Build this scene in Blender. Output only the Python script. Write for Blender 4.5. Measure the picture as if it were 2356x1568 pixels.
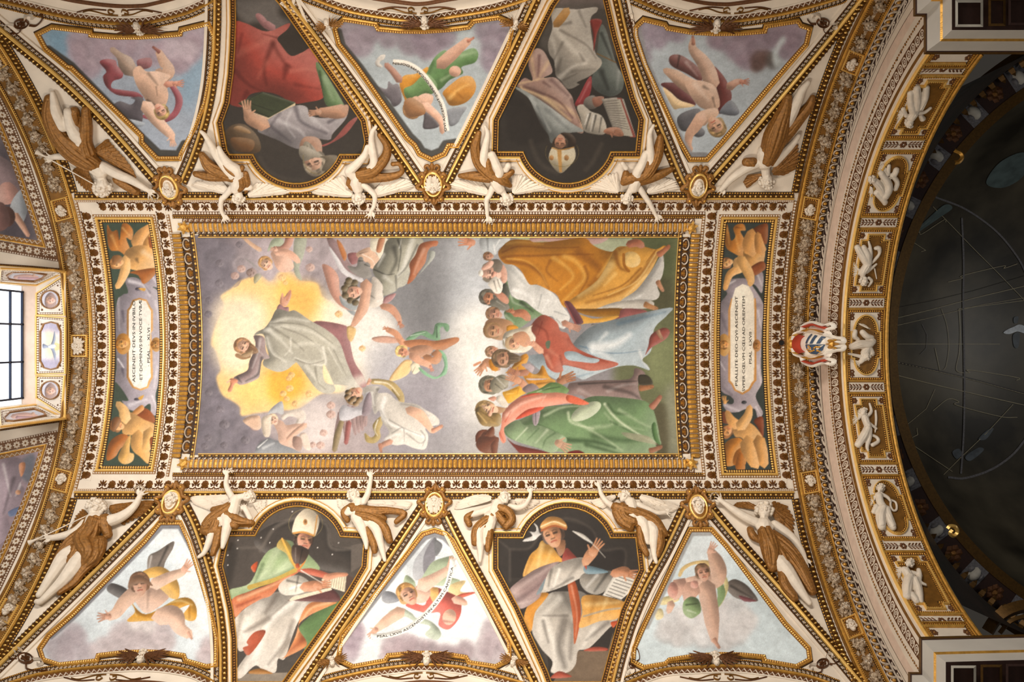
import bpy, bmesh, math, random
import numpy as np
from mathutils import Matrix, Vector
for _o in list(bpy.data.objects): bpy.data.objects.remove(_o)
S = bpy.context.scene
COL = S.collection
PI = math.pi
# ---------------- camera, world, lights, exposure ----------------
F = 1800.0            # focal length in photo pixels (frame 2356 x 1568)
CX, CY = 1178.0, 784.0
cam_d = bpy.data.cameras.new('camera'); cam = bpy.data.objects.new('camera', cam_d); COL.objects.link(cam)
cam_d.sensor_fit = 'HORIZONTAL'; cam_d.sensor_width = 36.0; cam_d.lens = 36.0*F/2356.0
cam.location = (0, 0, 0); cam.rotation_euler = (PI, 0, 0)     # looking straight up, photo right = +X, photo down = +Y
cam_d.clip_start = .1; cam_d.clip_end = 200
S.camera = cam
S.view_settings.view_transform = 'Standard'; S.view_settings.look = 'None'
S.view_settings.exposure = 0.0; S.view_settings.gamma = 1.0; S.view_settings.use_curve_mapping = False
W = bpy.data.worlds.new('nave_air'); S.world = W; W.use_nodes = True
W.node_tree.nodes['Background'].inputs[0].default_value = (1.0, .88, .74, 1)
W.node_tree.nodes['Background'].inputs[1].default_value = .035
def area(name, loc, to, sx, sy, power, col):
    d = bpy.data.lights.new(name, 'AREA'); d.shape = 'RECTANGLE'; d.size = sx; d.size_y = sy; d.energy = power; d.color = col; d.spread = 2.1
    o = bpy.data.objects.new(name, d); COL.objects.link(o); o.location = loc
    o.rotation_euler = (Vector(to)-Vector(loc)).to_track_quat('-Z', 'Y').to_euler()
    return o
# daylight of the nave's side windows (low, towards photo top) and of the facade windows, and light thrown back by the floor
area('side_daylight', (-1.5, -6.4, 7.0), (-1.5, 4.6, 14.5), 6, 1.6, 960, (1.0, .91, .80))
area('far_side_daylight', (-1.5, 6.4, 7.0), (-.5, -4.0, 15.5), 5, 1.6, 400, (1.0, .88, .74))
area('floor_bounce', (-1.0, 0, -1.0), (-1.0, 0, 18), 7, 3, 210, (1.0, .86, .70))
area('facade_daylight', (-11.3, 0, 9.0), (-4.0, 0.6, 18.0), 2.0, 3.0, 300, (1.0, .95, .88))
area('drum_fill', (22.5, 0, 19.6), (12.0, 0, 26.0), 2, 6, 70, (1.0, .95, .86))  # unseen fill light added inside the drum to lift the dark dome
area('crossing_fill', (16.5, 0, 1.0), (16.0, 0, 20.0), 4, 4, 110, (.92, .96, 1.0))  # added fill shining up the crossing to brighten the dome, no visible source
# ---------------- vault geometry: a surface of revolution about the axis y=YA, z=Z0 ----------------
H, Z0, RV, YA = 18.0, 11.34, 6.66, 0.085
XL, XR0, XR1, RS, XE = -10.21, 6.97, 7.02, 5.35, 8.02
OVR = [None]
def plane(p0, p1, p2):
    p0, p1, p2 = map(np.asarray, (p0, p1, p2)); n = np.cross(p1-p0, p2-p0); n = n/np.linalg.norm(n); n = -n if n @ p0 > 0 else n
    def f(dx, dy):
        d = np.stack([dx, dy, np.ones_like(dx)], 1); t = (p0 @ n)/(d @ n); return d*t[:,None], np.tile(n, (len(dx), 1))
    return f
def rX(X):
    X = np.asarray(X, float)
    ap = RV*np.sqrt(np.clip(1-((X-XL)/5.0)**2, .01, 1))
    r = np.where(X < XL, ap, RV)
    k = np.clip((X-XR0)/(XR1-XR0), 0, 1)
    return np.where(X > XR0, RV+(RS-RV)*k, r)
def at(P, h=0.0, full=False):
    """points of the vault seen at photo pixels P (n x 2), raised h metres towards the room"""
    P = np.atleast_2d(np.asarray(P, float)); dx = (P[:,0]-CX)/F; dy = (P[:,1]-CY)/F
    if OVR[0] is not None:          # some other surface of the building (window reveal, dome)
        pos, N = OVR[0](dx, dy); h = np.asarray(h, float); out = pos+N*(h[:,None] if h.ndim else h)
        return (out, N) if full else out
    # plain barrel
    a = 1+dy*dy; b = -2*(Z0+dy*YA); c = Z0*Z0+YA*YA-RV*RV
    z = (-b+np.sqrt(np.maximum(b*b-4*a*c, 0)))/(2*a)
    X = dx*z
    bad = np.nonzero((X < XL) | (X > XR0))[0]
    if len(bad):
        bx, by = dx[bad], dy[bad]
        ts = np.linspace(9.0, 18.6, 120)
        ff = lambda t: np.hypot(by*t-YA, t-Z0)-rX(bx*t)
        lo = np.full(len(bad), 9.0); hi = np.full(len(bad), 18.6); done = np.zeros(len(bad), bool)
        prev = ff(np.full(len(bad), ts[0]))
        for i in range(1, len(ts)):
            cur = ff(np.full(len(bad), ts[i])); hit = (~done) & (cur > 0) & (prev <= 0)
            lo[hit] = ts[i-1]; hi[hit] = ts[i]; done |= hit; prev = cur
        for _ in range(28):
            m = (lo+hi)/2; neg = ff(m) <= 0
            lo = np.where(neg, m, lo); hi = np.where(neg, hi, m)
        z[bad] = (lo+hi)/2
    pos = np.stack([dx*z, dy*z, z], 1)
    rho = np.hypot(pos[:,1]-YA, pos[:,2]-Z0)
    e = 1e-3; dr = (rX(pos[:,0]+e)-rX(pos[:,0]-e))/(2*e)
    N = np.stack([dr, -(pos[:,1]-YA)/rho, -(pos[:,2]-Z0)/rho], 1); N /= np.linalg.norm(N, axis=1)[:,None]
    h = np.asarray(h, float); out = pos+N*(h[:,None] if h.ndim else h)
    return (out, N) if full else out
U = 0.0095            # about one photo pixel on the vault, in metres
def raw(px, py, z):   # a point on the line of sight at height z
    return np.array([(px-CX)/F*z, (py-CY)/F*z, z])
def arcX(pc, y0, y1, n=70):
    """the ring of the vault at constant X that crosses photo (pc, 793); returned as photo pixels"""
    p = at([(pc, 793)])[0]; r = math.hypot(p[1]-YA, p[2]-Z0)
    th = np.linspace(-1.25, 1.25, 260); y = YA+r*np.sin(th); z = Z0+r*np.cos(th)
    px = CX+F*p[0]/z; py = CY+F*y/z
    g = np.linspace(y0, y1, n)
    return np.stack([np.interp(g, py, px), g], 1)
# ---------------- materials ----------------
MATS = {}
def hexc(s):
    v = [int(s[i:i+2], 16)/255 for i in (0, 2, 4)]
    return [x/12.92 if x <= .04045 else ((x+.055)/1.055)**2.4 for x in v]
def mat(name, col, rough=.6, metal=0.0, var=.25, vs=6.0, bump=.0, bs=40.0, col2=None):
    m = bpy.data.materials.new(name); m.use_nodes = True; nt = m.node_tree; nd = nt.nodes; b = nd['Principled BSDF']
    b.inputs['Roughness'].default_value = rough; b.inputs['Metallic'].default_value = metal
    c = hexc(col) if isinstance(col, str) else list(col)
    c2 = hexc(col2) if col2 else [x*(1-var) for x in c]
    tc = nd.new('ShaderNodeTexCoord'); n = nd.new('ShaderNodeTexNoise'); n.inputs['Scale'].default_value = vs; n.inputs['Detail'].default_value = 6
    g = nd.new('ShaderNodeNewGeometry')
    nt.links.new(g.outputs['Position'], n.inputs['Vector'])
    r = nd.new('ShaderNodeValToRGB'); r.color_ramp.elements[0].position = .35; r.color_ramp.elements[1].position = .65
    r.color_ramp.elements[0].color = (*c2, 1); r.color_ramp.elements[1].color = (*c, 1)
    nt.links.new(n.outputs['Fac'], r.inputs['Fac']); nt.links.new(r.outputs['Color'], b.inputs['Base Color'])
    if bump:
        n2 = nd.new('ShaderNodeTexNoise'); n2.inputs['Scale'].default_value = bs; n2.inputs['Detail'].default_value = 4
        nt.links.new(g.outputs['Position'], n2.inputs['Vector'])
        bp = nd.new('ShaderNodeBump'); bp.inputs['Strength'].default_value = bump; bp.inputs['Distance'].default_value = .02
        nt.links.new(n2.outputs['Fac'], bp.inputs['Height']); nt.links.new(bp.outputs['Normal'], b.inputs['Normal'])
    MATS[name] = m
    return m
mat('white', 'e2d6c6', .75, 0, .10, 3.0, .15, 30)
mat('stucco', 'dfd3c3', .6, 0, .12, 9.0, .12, 60)
mat('gold', 'd6a149', .38, .50, .30, 14, .25, 50)
mat('bright', 'f0c46e', .33, .40, .12, 8, .1, 40)
mat('gilt', '9a6a31', .48, .35, .40, 22, .3, 70)       # gilded relief, duller
mat('brown', '6c4220', .60, .25, .35, 30, .2, 60)       # brown gilding on white friezes
mat('dark', '3b230e', .65, .2, .40, 16, .2, 60)         # ground between ornaments
mat('ochre', '8c6127', .5, .30, .30, 10, .2, 40)
mat('pinkish', 'e0c9b8', .7, 0, .12, 6, .1, 40)
mat('night', '16110d', .8, 0, .5, 1.5)
mat('fruit', 'c9b79e', .65, 0, .45, 24, .3, 50, col2='6d5236')
mat('grey_stone', 'c8c4ba', .6, 0, .2, 5, .1, 40)
mat('maroon', '331a12', .7, 0, .3, 20)
# painted surface with the pigment stored on the mesh
def paint_mat():
    m = bpy.data.materials.new('fresco_pigment'); m.use_nodes = True; nt = m.node_tree; nd = nt.nodes; b = nd['Principled BSDF']
    b.inputs['Roughness'].default_value = .8
    a = nd.new('ShaderNodeAttribute'); a.attribute_name = 'pigment'
    g = nd.new('ShaderNodeNewGeometry'); n = nd.new('ShaderNodeTexNoise'); n.inputs['Scale'].default_value = 9; n.inputs['Detail'].default_value = 8
    n.inputs['Roughness'].default_value = .7
    nt.links.new(g.outputs['Position'], n.inputs['Vector'])
    r = nd.new('ShaderNodeMapRange'); r.inputs['From Min'].default_value = .3; r.inputs['From Max'].default_value = .7
    r.inputs['To Min'].default_value = .86; r.inputs['To Max'].default_value = 1.12
    nt.links.new(n.outputs['Fac'], r.inputs['Value'])
    mx = nd.new('ShaderNodeVectorMath'); mx.operation = 'SCALE'
    nt.links.new(a.outputs['Color'], mx.inputs[0]); nt.links.new(r.outputs['Result'], mx.inputs['Scale'])
    nt.links.new(mx.outputs['Vector'], b.inputs['Base Color'])
    n2 = nd.new('ShaderNodeTexNoise'); n2.inputs['Scale'].default_value = 60; nt.links.new(g.outputs['Position'], n2.inputs['Vector'])
    bp = nd.new('ShaderNodeBump'); bp.inputs['Strength'].default_value = .08; bp.inputs['Distance'].default_value = .01
    nt.links.new(n2.outputs['Fac'], bp.inputs['Height']); nt.links.new(bp.outputs['Normal'], b.inputs['Normal'])
    MATS['paint'] = m
paint_mat()
# ---------------- object helpers ----------------
def mesh_np(name, V, Fs, mats, mi=None, smooth=False):
    """V (n,3); Fs list of index tuples or an (m,4)/(m,3) array"""
    me = bpy.data.meshes.new(name)
    if isinstance(Fs, np.ndarray):
        n, k = Fs.shape
        me.vertices.add(len(V)); me.vertices.foreach_set('co', np.asarray(V, np.float32).ravel())
        me.loops.add(n*k); me.loops.foreach_set('vertex_index', Fs.astype(np.int32).ravel())
        me.polygons.add(n); me.polygons.foreach_set('loop_start', np.arange(0, n*k, k, dtype=np.int32))
        me.update(calc_edges=True)
    else:
        me.from_pydata([tuple(v) for v in V], [], [tuple(f) for f in Fs]); me.update()
    for m in mats: me.materials.append(MATS[m])
    if mi is not None: me.polygons.foreach_set('material_index', np.asarray(mi, np.int32))
    if smooth: me.polygons.foreach_set('use_smooth', np.ones(len(me.polygons), bool))
    return me
def link(name, me, parent=None, M=None):
    o = bpy.data.objects.new(name, me); COL.objects.link(o)
    if parent is not None: o.parent = parent
    if M is not None: o.matrix_basis = M
    return o
def tag(o, label=None, cat=None, group=None, kind=None):
    if label: o['label'] = label
    if cat: o['category'] = cat
    if group: o['group'] = group
    if kind: o['kind'] = kind
    return o
def empty(name, loc, label=None, cat=None, group=None, parent=None):
    o = bpy.data.objects.new(name, None); COL.objects.link(o); o.empty_display_size = .1
    if parent is not None: o.parent = parent; o.location = loc
    else: o.location = loc
    return tag(o, label, cat, group)
class MB:
    """collects polygons with material slots"""
    def __init__(s): s.V = []; s.F = []; s.M = []; s.mats = []
    def slot(s, m):
        if m not in s.mats: s.mats.append(m)
        return s.mats.index(m)
    def add(s, V, Fs, m):
        k = len(s.V); i = s.slot(m); s.V.extend([tuple(v) for v in V])
        for f in Fs: s.F.append(tuple(a+k for a in f)); s.M.append(i)
    def mesh(s, name, smooth=False): return mesh_np(name, s.V, s.F, s.mats, s.M, smooth)
    # unit relief shapes in a local frame: x along, y across, z out
    def dome(s, cx, cy, rx, ry, rz, m, n=8, k=2, z0=0):
        V = []; Fs = []
        for j in range(k):
            a = j*PI/2/k
            for i in range(n):
                t = 2*PI*i/n; V.append((cx+rx*math.cos(a)*math.cos(t), cy+ry*math.cos(a)*math.sin(t), z0+rz*math.sin(a)))
        V.append((cx, cy, z0+rz)); top = len(V)-1
        for j in range(k-1):
            for i in range(n): Fs.append((j*n+i, j*n+(i+1)%n, (j+1)*n+(i+1)%n, (j+1)*n+i))
        for i in range(n): Fs.append(((k-1)*n+i, (k-1)*n+(i+1)%n, top))
        s.add(V, Fs, m)
    def ridge(s, pts, w, h, m, z0=0, closed=False, sp=0):
        if sp: pts = spl(pts, closed, sp)
        pts = [Vector((p[0], p[1])) for p in pts]; n = len(pts); V = []; Fs = []
        for i, p in enumerate(pts):
            a = pts[i-1] if (i or closed) else p; b = pts[(i+1) % n] if (i < n-1 or closed) else p
            d = b-a; d = d.normalized() if d.length > 1e-9 else Vector((1, 0)); q = Vector((-d.y, d.x))
            V += [(p.x+q.x*w/2, p.y+q.y*w/2, z0), (p.x, p.y, z0+h), (p.x-q.x*w/2, p.y-q.y*w/2, z0)]
        for i in range(n if closed else n-1):
            a, b = 3*i, 3*((i+1) % n); Fs += [(a, a+1, b+1, b), (a+1, a+2, b+2, b+1)]
        s.add(V, Fs, m)
    def leaf(s, x0, y0, x1, y1, w, h, m, z0=0):
        d = Vector((x1-x0, y1-y0)); q = Vector((-d.y, d.x)).normalized()*w/2
        V = [(x0, y0, z0)]
        for t, k, hh in ((.28, .80, .8), (.62, 1.0, 1.0), (.90, .55, .6)):
            V += [(x0+d.x*t+q.x*k, y0+d.y*t+q.y*k, z0), (x0+d.x*t, y0+d.y*t, z0+h*hh), (x0+d.x*t-q.x*k, y0+d.y*t-q.y*k, z0)]
        V.append((x1, y1, z0))
        s.add(V, [(0, 2, 1), (0, 3, 2), (1, 2, 5, 4), (2, 3, 6, 5), (4, 5, 8, 7), (5, 6, 9, 8), (7, 8, 10), (8, 9, 10)], m)
def circ(cx, cy, rx, ry, a0=0, a1=2*PI, n=12):
    return [(cx+rx*math.cos(a0+(a1-a0)*i/n), cy+ry*math.sin(a0+(a1-a0)*i/n)) for i in range(n+1)]
# ---------------- photo-plane paths ----------------
def pts(s):
    if isinstance(s, str): return np.array([[float(a) for a in t.split(',')] for t in s.split()])
    return np.asarray(s, float)
def dens(P, step=8.0, closed=False):
    P = pts(P); out = []
    n = len(P)
    for i in range(n if closed else n-1):
        a, b = P[i], P[(i+1) % n]; k = max(1, int(np.linalg.norm(b-a)/step))
        for j in range(k): out.append(a+(b-a)*j/k)
    if not closed: out.append(P[-1])
    return np.array(out)
def spl(P, closed=False, k=8):
    P = pts(P); n = len(P); out = []
    if n < 3 and not closed: return P
    for i in range(n if closed else n-1):
        p1, p2 = P[i], P[(i+1) % n]
        p0 = P[i-1] if (i or closed) else 2*p1-p2
        p3 = P[(i+2) % n] if (i < n-2 or closed) else 2*p2-p1
        for j in range(k):
            t = j/k; out.append(.5*((2*p1)+(p2-p0)*t+(2*p0-5*p1+4*p2-p3)*t*t+(3*p1-p0-3*p2+p3)*t**3))
    if not closed: out.append(P[-1])
    return np.array(out)
def normals(P, closed=False):
    """photo-plane normals (to the right of the direction of travel), mitred"""
    if closed: d1 = P-np.roll(P, 1, 0); d2 = np.roll(P, -1, 0)-P
    else:
        d = np.diff(P, axis=0); d1 = np.vstack([d[:1], d]); d2 = np.vstack([d, d[-1:]])
    d1 = d1/np.maximum(np.linalg.norm(d1, axis=1), 1e-9)[:,None]; d2 = d2/np.maximum(np.linalg.norm(d2, axis=1), 1e-9)[:,None]
    n1 = np.stack([-d1[:,1], d1[:,0]], 1); n2 = np.stack([-d2[:,1], d2[:,0]], 1)
    n = n1+n2; L = np.maximum((n*n).sum(1), .35)
    return n*2/L[:,None]*1.0 if True else n
def sweep(mb, P, prof, m, closed=False):
    """a moulding of profile [(lateral px, height px)] along photo path P"""
    Nn = normals(P, closed); rows = []
    for lat, h in prof: rows.append(at(P+Nn*lat, h*U))
    n = len(P); V = np.concatenate(rows); Fs = []
    for j in range(len(prof)-1):
        for i in range(n if closed else n-1):
            k = (i+1) % n; Fs.append((j*n+i, j*n+k, (j+1)*n+k, (j+1)*n+i))
    mb.add(V, Fs, m)
def walk(P, pitch, closed=False, off=.5):
    """evenly spaced points and directions along P"""
    Q = np.vstack([P, P[:1]]) if closed else P
    s = np.concatenate([[0], np.cumsum(np.linalg.norm(np.diff(Q, axis=0), axis=1))])
    n = max(1, int(round(s[-1]/pitch))); q = (np.arange(n)+off)*s[-1]/n
    X = np.stack([np.interp(q, s, Q[:,0]), np.interp(q, s, Q[:,1])], 1)
    e = min(2.0, s[-1]/n/2)
    A = np.stack([np.interp(q-e, s, Q[:,0]), np.interp(q-e, s, Q[:,1])], 1); B = np.stack([np.interp(q+e, s, Q[:,0]), np.interp(q+e, s, Q[:,1])], 1)
    D = B-A; D /= np.maximum(np.linalg.norm(D, axis=1), 1e-9)[:,None]
    return X, D, s[-1]/n
def frames(X, D, h=0):
    """world matrices whose x runs along D, y to the left of it, z out of the vault; unit = one photo pixel"""
    p, N = at(X, h*U, True); R = np.stack([D[:,1], -D[:,0]], 1)   # left of the travel direction, in the photo
    T = (at(X+D*.5)-at(X-D*.5)); B = (at(X+R*.5)-at(X-R*.5))
    out = []
    for i in range(len(X)):
        t, b, n = T[i], B[i], N[i]; tn = t/np.linalg.norm(t); b = b-tn*(b @ tn)
        out.append(Matrix(((t[0], b[0], n[0]*U, p[i,0]), (t[1], b[1], n[1]*U, p[i,1]), (t[2], b[2], n[2]*U, p[i,2]), (0, 0, 0, 1))))
    return out
def frame1(x, y, ang=0, h=0):
    a = math.radians(ang); return frames(np.array([[x, y]], float), np.array([[math.cos(a), math.sin(a)]]), h)[0]
# ---------------- ornament pieces (unit = 1 along the moulding, 1 across it) ----------------
PIECE = {}
def piece(name):
    if name in PIECE: return PIECE[name]
    b = MB()
    if name == 'egg':
        b.dome(0, -.06, .23, .36, .42, 'bright', 8, 2)
        b.ridge(circ(0, 0, .37, .46, -PI*1.0, 0, 6), .13, .34, 'ochre')
        b.ridge([(-.37, 0), (-.40, .48)], .13, .34, 'ochre'); b.ridge([(.37, 0), (.40, .48)], .13, .34, 'ochre')
        b.leaf(.5, .45, .5, -.5, .16, .25, 'gilt')
    elif name == 'ringegg':
        b.dome(0, -.04, .24, .32, .40, 'gold', 8, 2)
        b.ridge(circ(0, -.02, .39, .44, -PI*1.1, .1*PI, 10), .13, .30, 'white')
        b.ridge([(-.37, .12), (-.5, .48)], .1, .24, 'white'); b.ridge([(.37, .12), (.5, .48)], .1, .24, 'white')
        b.dome(.5, -.3, .07, .12, .2, 'gold', 6, 1)
    elif name == 'gadroon':
        V = []; Fs = []
        ys = [-.5, -.40, -.15, .15, .40, .5]; rs = [.16, .40, .43, .43, .40, .16]; zs = [.55, .85, 1.0, 1.0, .85, .55]
        for j in range(6):
            for i in range(5):
                a = PI*i/4; V.append((rs[j]*math.cos(a), ys[j], zs[j]*(.25+.75*math.sin(a))*.55))
        for j in range(5):
            for i in range(4): Fs.append((j*5+i, j*5+i+1, j*5+i+6, j*5+i+5))
        b.add(V, Fs, 'gold')
        b.ridge([(.5, -.48), (.5, 0), (.5, .46)], .16, .66, 'stucco')
    elif name == 'shell':
        b.dome(0, .02, .40, .40, .16, 'brown', 10, 1)
        for i in range(7):
            a = PI*(-.12+1.24*i/6); b.leaf(0, -.34, .44*math.cos(a), -.02+.47*math.sin(a), .20, .34, 'gilt')
        b.dome(0, -.34, .13, .11, .28, 'gilt', 6, 1)
        for s in (-1, 1): b.ridge([(s*.12, -.42), (s*.34, -.34), (s*.5, -.46)], .10, .2, 'brown')
    elif name == 'palmette':
        b.leaf(0, -.30, 0, .5, .22, .3, 'brown')
        for s in (-1, 1):
            b.leaf(s*.06, -.05, s*.34, .42, .20, .26, 'gilt'); b.leaf(s*.08, -.15, s*.47, .10, .20, .26, 'brown'); b.dome(s*.30, -.16, .10, .10, .22, 'brown', 6, 1)
            b.ridge([(s*.03, -.34), (s*.22, -.48), (s*.5, -.40)], .12, .22, 'brown')
        b.dome(0, -.34, .14, .10, .26, 'gilt', 6, 1)
    elif name == 'waterleaf':
        b.leaf(-.32, -.42, .05, .42, .42, .35, 'stucco'); b.leaf(.34, -.42, .0, .3, .3, .3, 'gilt')
        b.ridge([(.1, -.3), (.32, .05), (.22, .38)], .13, .3, 'stucco')
    elif name == 'heartring':
        b.ridge(circ(0, .02, .38, .40, -PI*.32, PI*1.32, 14), .11, .26, 'white')
        for s in (-1, 1):
            b.dome(s*.13, .04, .13, .20, .22, 'gilt', 6, 1); b.leaf(s*.05, -.05, s*.18, -.36, .16, .2, 'gilt')
            b.leaf(s*.5, .42, s*.42, -.42, .10, .16, 'ochre')
        b.leaf(0, .28, 0, -.36, .14, .24, 'gold')
    elif name == 'bobbin':
        b.dome(-.12, 0, .24, .36, .40, 'bright', 6, 2); b.dome(.24, 0, .07, .36, .34, 'gold', 6, 1); b.dome(.40, 0, .07, .36, .34, 'gold', 6, 1)
    elif name == 'flower':
        for i in range(4):
            a = PI/4+i*PI/2; b.leaf(0, 0, .40*math.cos(a), .40*math.sin(a), .24, .26, 'stucco')
        b.dome(0, 0, .10, .10, .34, 'gold', 5, 1); b.dome(.5, 0, .09, .14, .22, 'bright', 5, 1)
    elif name == 'rosette':
        for i in range(8):
            a = i*PI/4; b.leaf(.08*math.cos(a), .08*math.sin(a), .46*math.cos(a), .46*math.sin(a), .24, .24, 'stucco')
        b.dome(0, 0, .11, .11, .28, 'gilt', 6, 1)
    elif name == 'spiral':      # curling leaf scroll, rosette band of the crossing arch
        b.ridge(circ(-.1, 0, .32, .34, 0, 1.7*PI, 10), .13, .2, 'stucco'); b.ridge(circ(-.08, 0, .13, .14, 0, 1.9*PI, 7), .11, .2, 'stucco')
        b.leaf(.2, -.45, .42, .1, .18, .22, 'stucco'); b.leaf(.2, .45, .42, -.1, .18, .22, 'stucco')
    elif name == 'wave':
        b.add([(-.5, -.5, .1), (.5, -.5, .1), (.5, -.22, .1), (-.5, -.22, .1)], [(0, 1, 2, 3)], 'stucco')
        b.leaf(-.5, -.26, .16, .40, .34, .10, 'stucco', .06); b.ridge([(.02, .34), (.2, .44), (.36, .30), (.34, .10), (.18, .06), (.12, .18), (.2, .24)], .15, .10, 'stucco', .06); b.leaf(.0, -.3, .5, -.2, .22, .06, 'stucco', .05)
    elif name == 'knob':        # small rosette in a panel corner
        for i in range(6):
            a = i*PI/3; b.dome(.27*math.cos(a), .27*math.sin(a), .2, .2, .22, 'brown', 5, 1)
        b.dome(0, 0, .17, .17, .32, 'gilt', 6, 1)
    elif name == 'drop':        # rosette with a hanging leaf
        for i in range(6):
            a = i*PI/3; b.dome(.2*math.cos(a), -.16+.16*math.sin(a), .16, .13, .2, 'brown', 5, 1)
        b.leaf(0, .0, 0, .5, .3, .25, 'brown'); b.leaf(-.1, .0, -.3, .34, .18, .2, 'brown'); b.leaf(.1, .0, .3, .34, .18, .2, 'brown')
    elif name == 'sprig':       # foliage sprig: rosette between leafy stems
        for i in range(6):
            a = i*PI/3; b.dome(.06*math.cos(a), .24*math.sin(a), .05, .2, .3, 'brown', 5, 1)
        for s in (-1, 1):
            b.ridge([(s*.12, 0), (s*.46, 0)], .10, .18, 'brown')
            for i in range(4):
                x = s*(.15+.09*i)
                b.leaf(x, .03, x+s*.07, .40, .07, .2, 'brown'); b.leaf(x, -.03, x+s*.07, -.40, .07, .2, 'brown')
            b.dome(s*.47, 0, .03, .14, .2, 'brown', 5, 1)
    elif name == 'tongue':      # small upright tongue
        b.dome(0, -.05, .34, .42, .35, 'gold', 6, 2)
    PIECE[name] = b.mesh('piece_'+name)
    return PIECE[name]
TRIMS = [0]
def moulding(bands, P, parent=None, name=None, closed=False, label=None, root=None):
    """bands: (kind, lat0, lat1, options) side by side along photo path P. The plain runs are the mesh of the moulding,
    the ornament pieces are its children."""
    P = np.asarray(P, float); mb = MB(); todo = []
    for bd in bands:
        kind, a, b = bd[:3]; op = bd[3] if len(bd) > 3 else {}
        w = b-a; mid = (a+b)/2; z = op.get('z', 2)
        m = op.get('m')
        if kind == 'flat': sweep(mb, P, [(a, 0), (a, z), (b, z), (b, 0)], m or 'white', closed)
        elif kind == 'bar':
            k = op.get('h', w*.7); sweep(mb, P, [(a, 0), (a+w*.05, z+k*.55), (mid-w*.18, z+k), (mid+w*.18, z+k), (b-w*.05, z+k*.55), (b, 0)], m or 'bright', closed)
        elif kind == 'cove':
            k = op.get('h', w*.7); sweep(mb, P, [(a, 0), (a, z), (a+w*.35, z+k*.2), (a+w*.75, z+k*.6), (b, z+k), (b, 0)], m or 'gold', closed)
        else:
            base = op.get('base', 'dark'); sweep(mb, P, [(a, 0), (a, z), (b, z), (b, 0)], base, closed)
            if op.get('core'): sweep(mb, P, [(a+1, z), (a+w*.25, z+w*.38), (mid, z+w*.5), (b-w*.25, z+w*.38), (b-1, z)], op['core'], closed)
            todo.append((kind, mid, w, z, op))
    nm = name
    if nm is None: TRIMS[0] += 1; nm = 'trim_%d' % TRIMS[0]
    me = mb.mesh(nm)
    o = link(nm, me, parent)
    if name is None:
        tag(o, kind='structure')
        if label: o['label'] = label
    Minv = Matrix.Identity(4)
    if root is not None: me.transform(Matrix.Translation(-root)); Minv = Matrix.Translation(-root)
    for kind, mid, w, z, op in todo:
        Nn = normals(P, closed); L = P+Nn*mid
        if kind == 'beads':       # runs of beads too small to tell apart
            X, D, p = walk(L, op.get('p', w), closed); fr = frames(X, D, z); g = MB()
            r = op.get('r', .42)*p; ry = op.get('ry', .42)*w
            unit = []
            for rr, zz in ((1, 0), (.75, .6)):
                for i in range(6): unit.append((r*rr*math.cos(i*PI/3), ry*rr*math.sin(i*PI/3), zz*min(r, ry)*1.2))
            unit.append((0, 0, min(r, ry)*1.2)); Un = np.array([u+(1,) for u in unit])
            FF = [(i, (i+1) % 6, 6+(i+1) % 6, 6+i) for i in range(6)]+[(6+i, 6+(i+1) % 6, 12) for i in range(6)]
            Fa = []; Va = []
            for k, M in enumerate(fr):
                Va.append((Un @ np.array(M).T)[:,:3]); Fa += [tuple(a+13*k for a in f) for f in FF]
            g.add(np.concatenate(Va), Fa, op.get('m', 'gold'))
            me = g.mesh('bead_run')
            if root is not None: me.transform(Minv)
            c = link('bead_run', me, o); c['kind'] = 'stuff'
        elif kind == 'zigzag':
            X, D, p = walk(L, op.get('p', 6), closed); R = np.stack([-D[:,1], D[:,0]], 1)
            Z = X+R*(w*.36*np.where(np.arange(len(X)) % 2, 1, -1))[:,None]
            g = MB(); sweep(g, Z, [(-1.0, z), (0, z+2), (1.0, z)], 'stucco', closed)
            me = g.mesh('zigzag_line')
            if root is not None: me.transform(Minv)
            link('zigzag_line', me, o)
        else:
            seq = {'frieze': ('shell', 'palmette')}.get(kind, (kind,))
            X, D, p = walk(L, op.get('p', w), closed, op.get('off', .5))
            if op.get('flip'): D = -D
            fr = frames(X, D, z)
            sx = op.get('sx', 1.0)
            for i, M in enumerate(fr):
                nmz = seq[i % len(seq)]
                hgt = op.get('hz', min(p, w))
                link(nmz, piece(nmz), o, Minv @ M @ Matrix.Diagonal((p*sx, w, hgt, 1)))
    return o
# ---------------- the vault ----------------
def grid_vault():
    Xs = np.concatenate([np.linspace(-15.15, XL, 24), np.linspace(XL, XR0, 60)[1:], [XR1], np.linspace(XR1, XE, 6)[1:]])
    th = np.linspace(-1.35, 1.35, 96); r = rX(Xs)
    V = np.array([[x, YA+rr*math.sin(t), Z0+rr*math.cos(t)] for x, rr in zip(Xs, r) for t in th]); nt = len(th)
    # the outer shell gives the vault its thickness and closes the arch at the crossing
    V2 = np.array([[x, YA+(rr+.35)*math.sin(t), Z0+(rr+.35)*math.cos(t)] for x, rr in ((XE, RS), (XE, RV+1.2), (XL, RV+1.2)) for t in th])
    n = len(Xs); Fs = []
    hole = lambda i, j: False
    for i in range(n-1):
        for j in range(nt-1):
            c = (V[i*nt+j]+V[(i+1)*nt+j+1])/2
            px, py = CX+F*c[0]/c[2], CY+F*c[1]/c[2]
            if px < 146 and 628 < py < 955: continue            # the window opening
            Fs.append((i*nt+j, i*nt+j+1, (i+1)*nt+j+1, (i+1)*nt+j))
    V = np.vstack([V, V2]); b = n*nt; prev = (n-1)*nt
    for s in range(3):
        for j in range(nt-1): Fs.append((prev+j, prev+j+1, b+s*nt+j+1, b+s*nt+j))
        prev = b+s*nt
    me = mesh_np('ceiling', V, Fs, ['white'], smooth=False)
    return tag(link('ceiling', me), 'painted and gilded barrel vault of white stucco', kind='structure')
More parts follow.
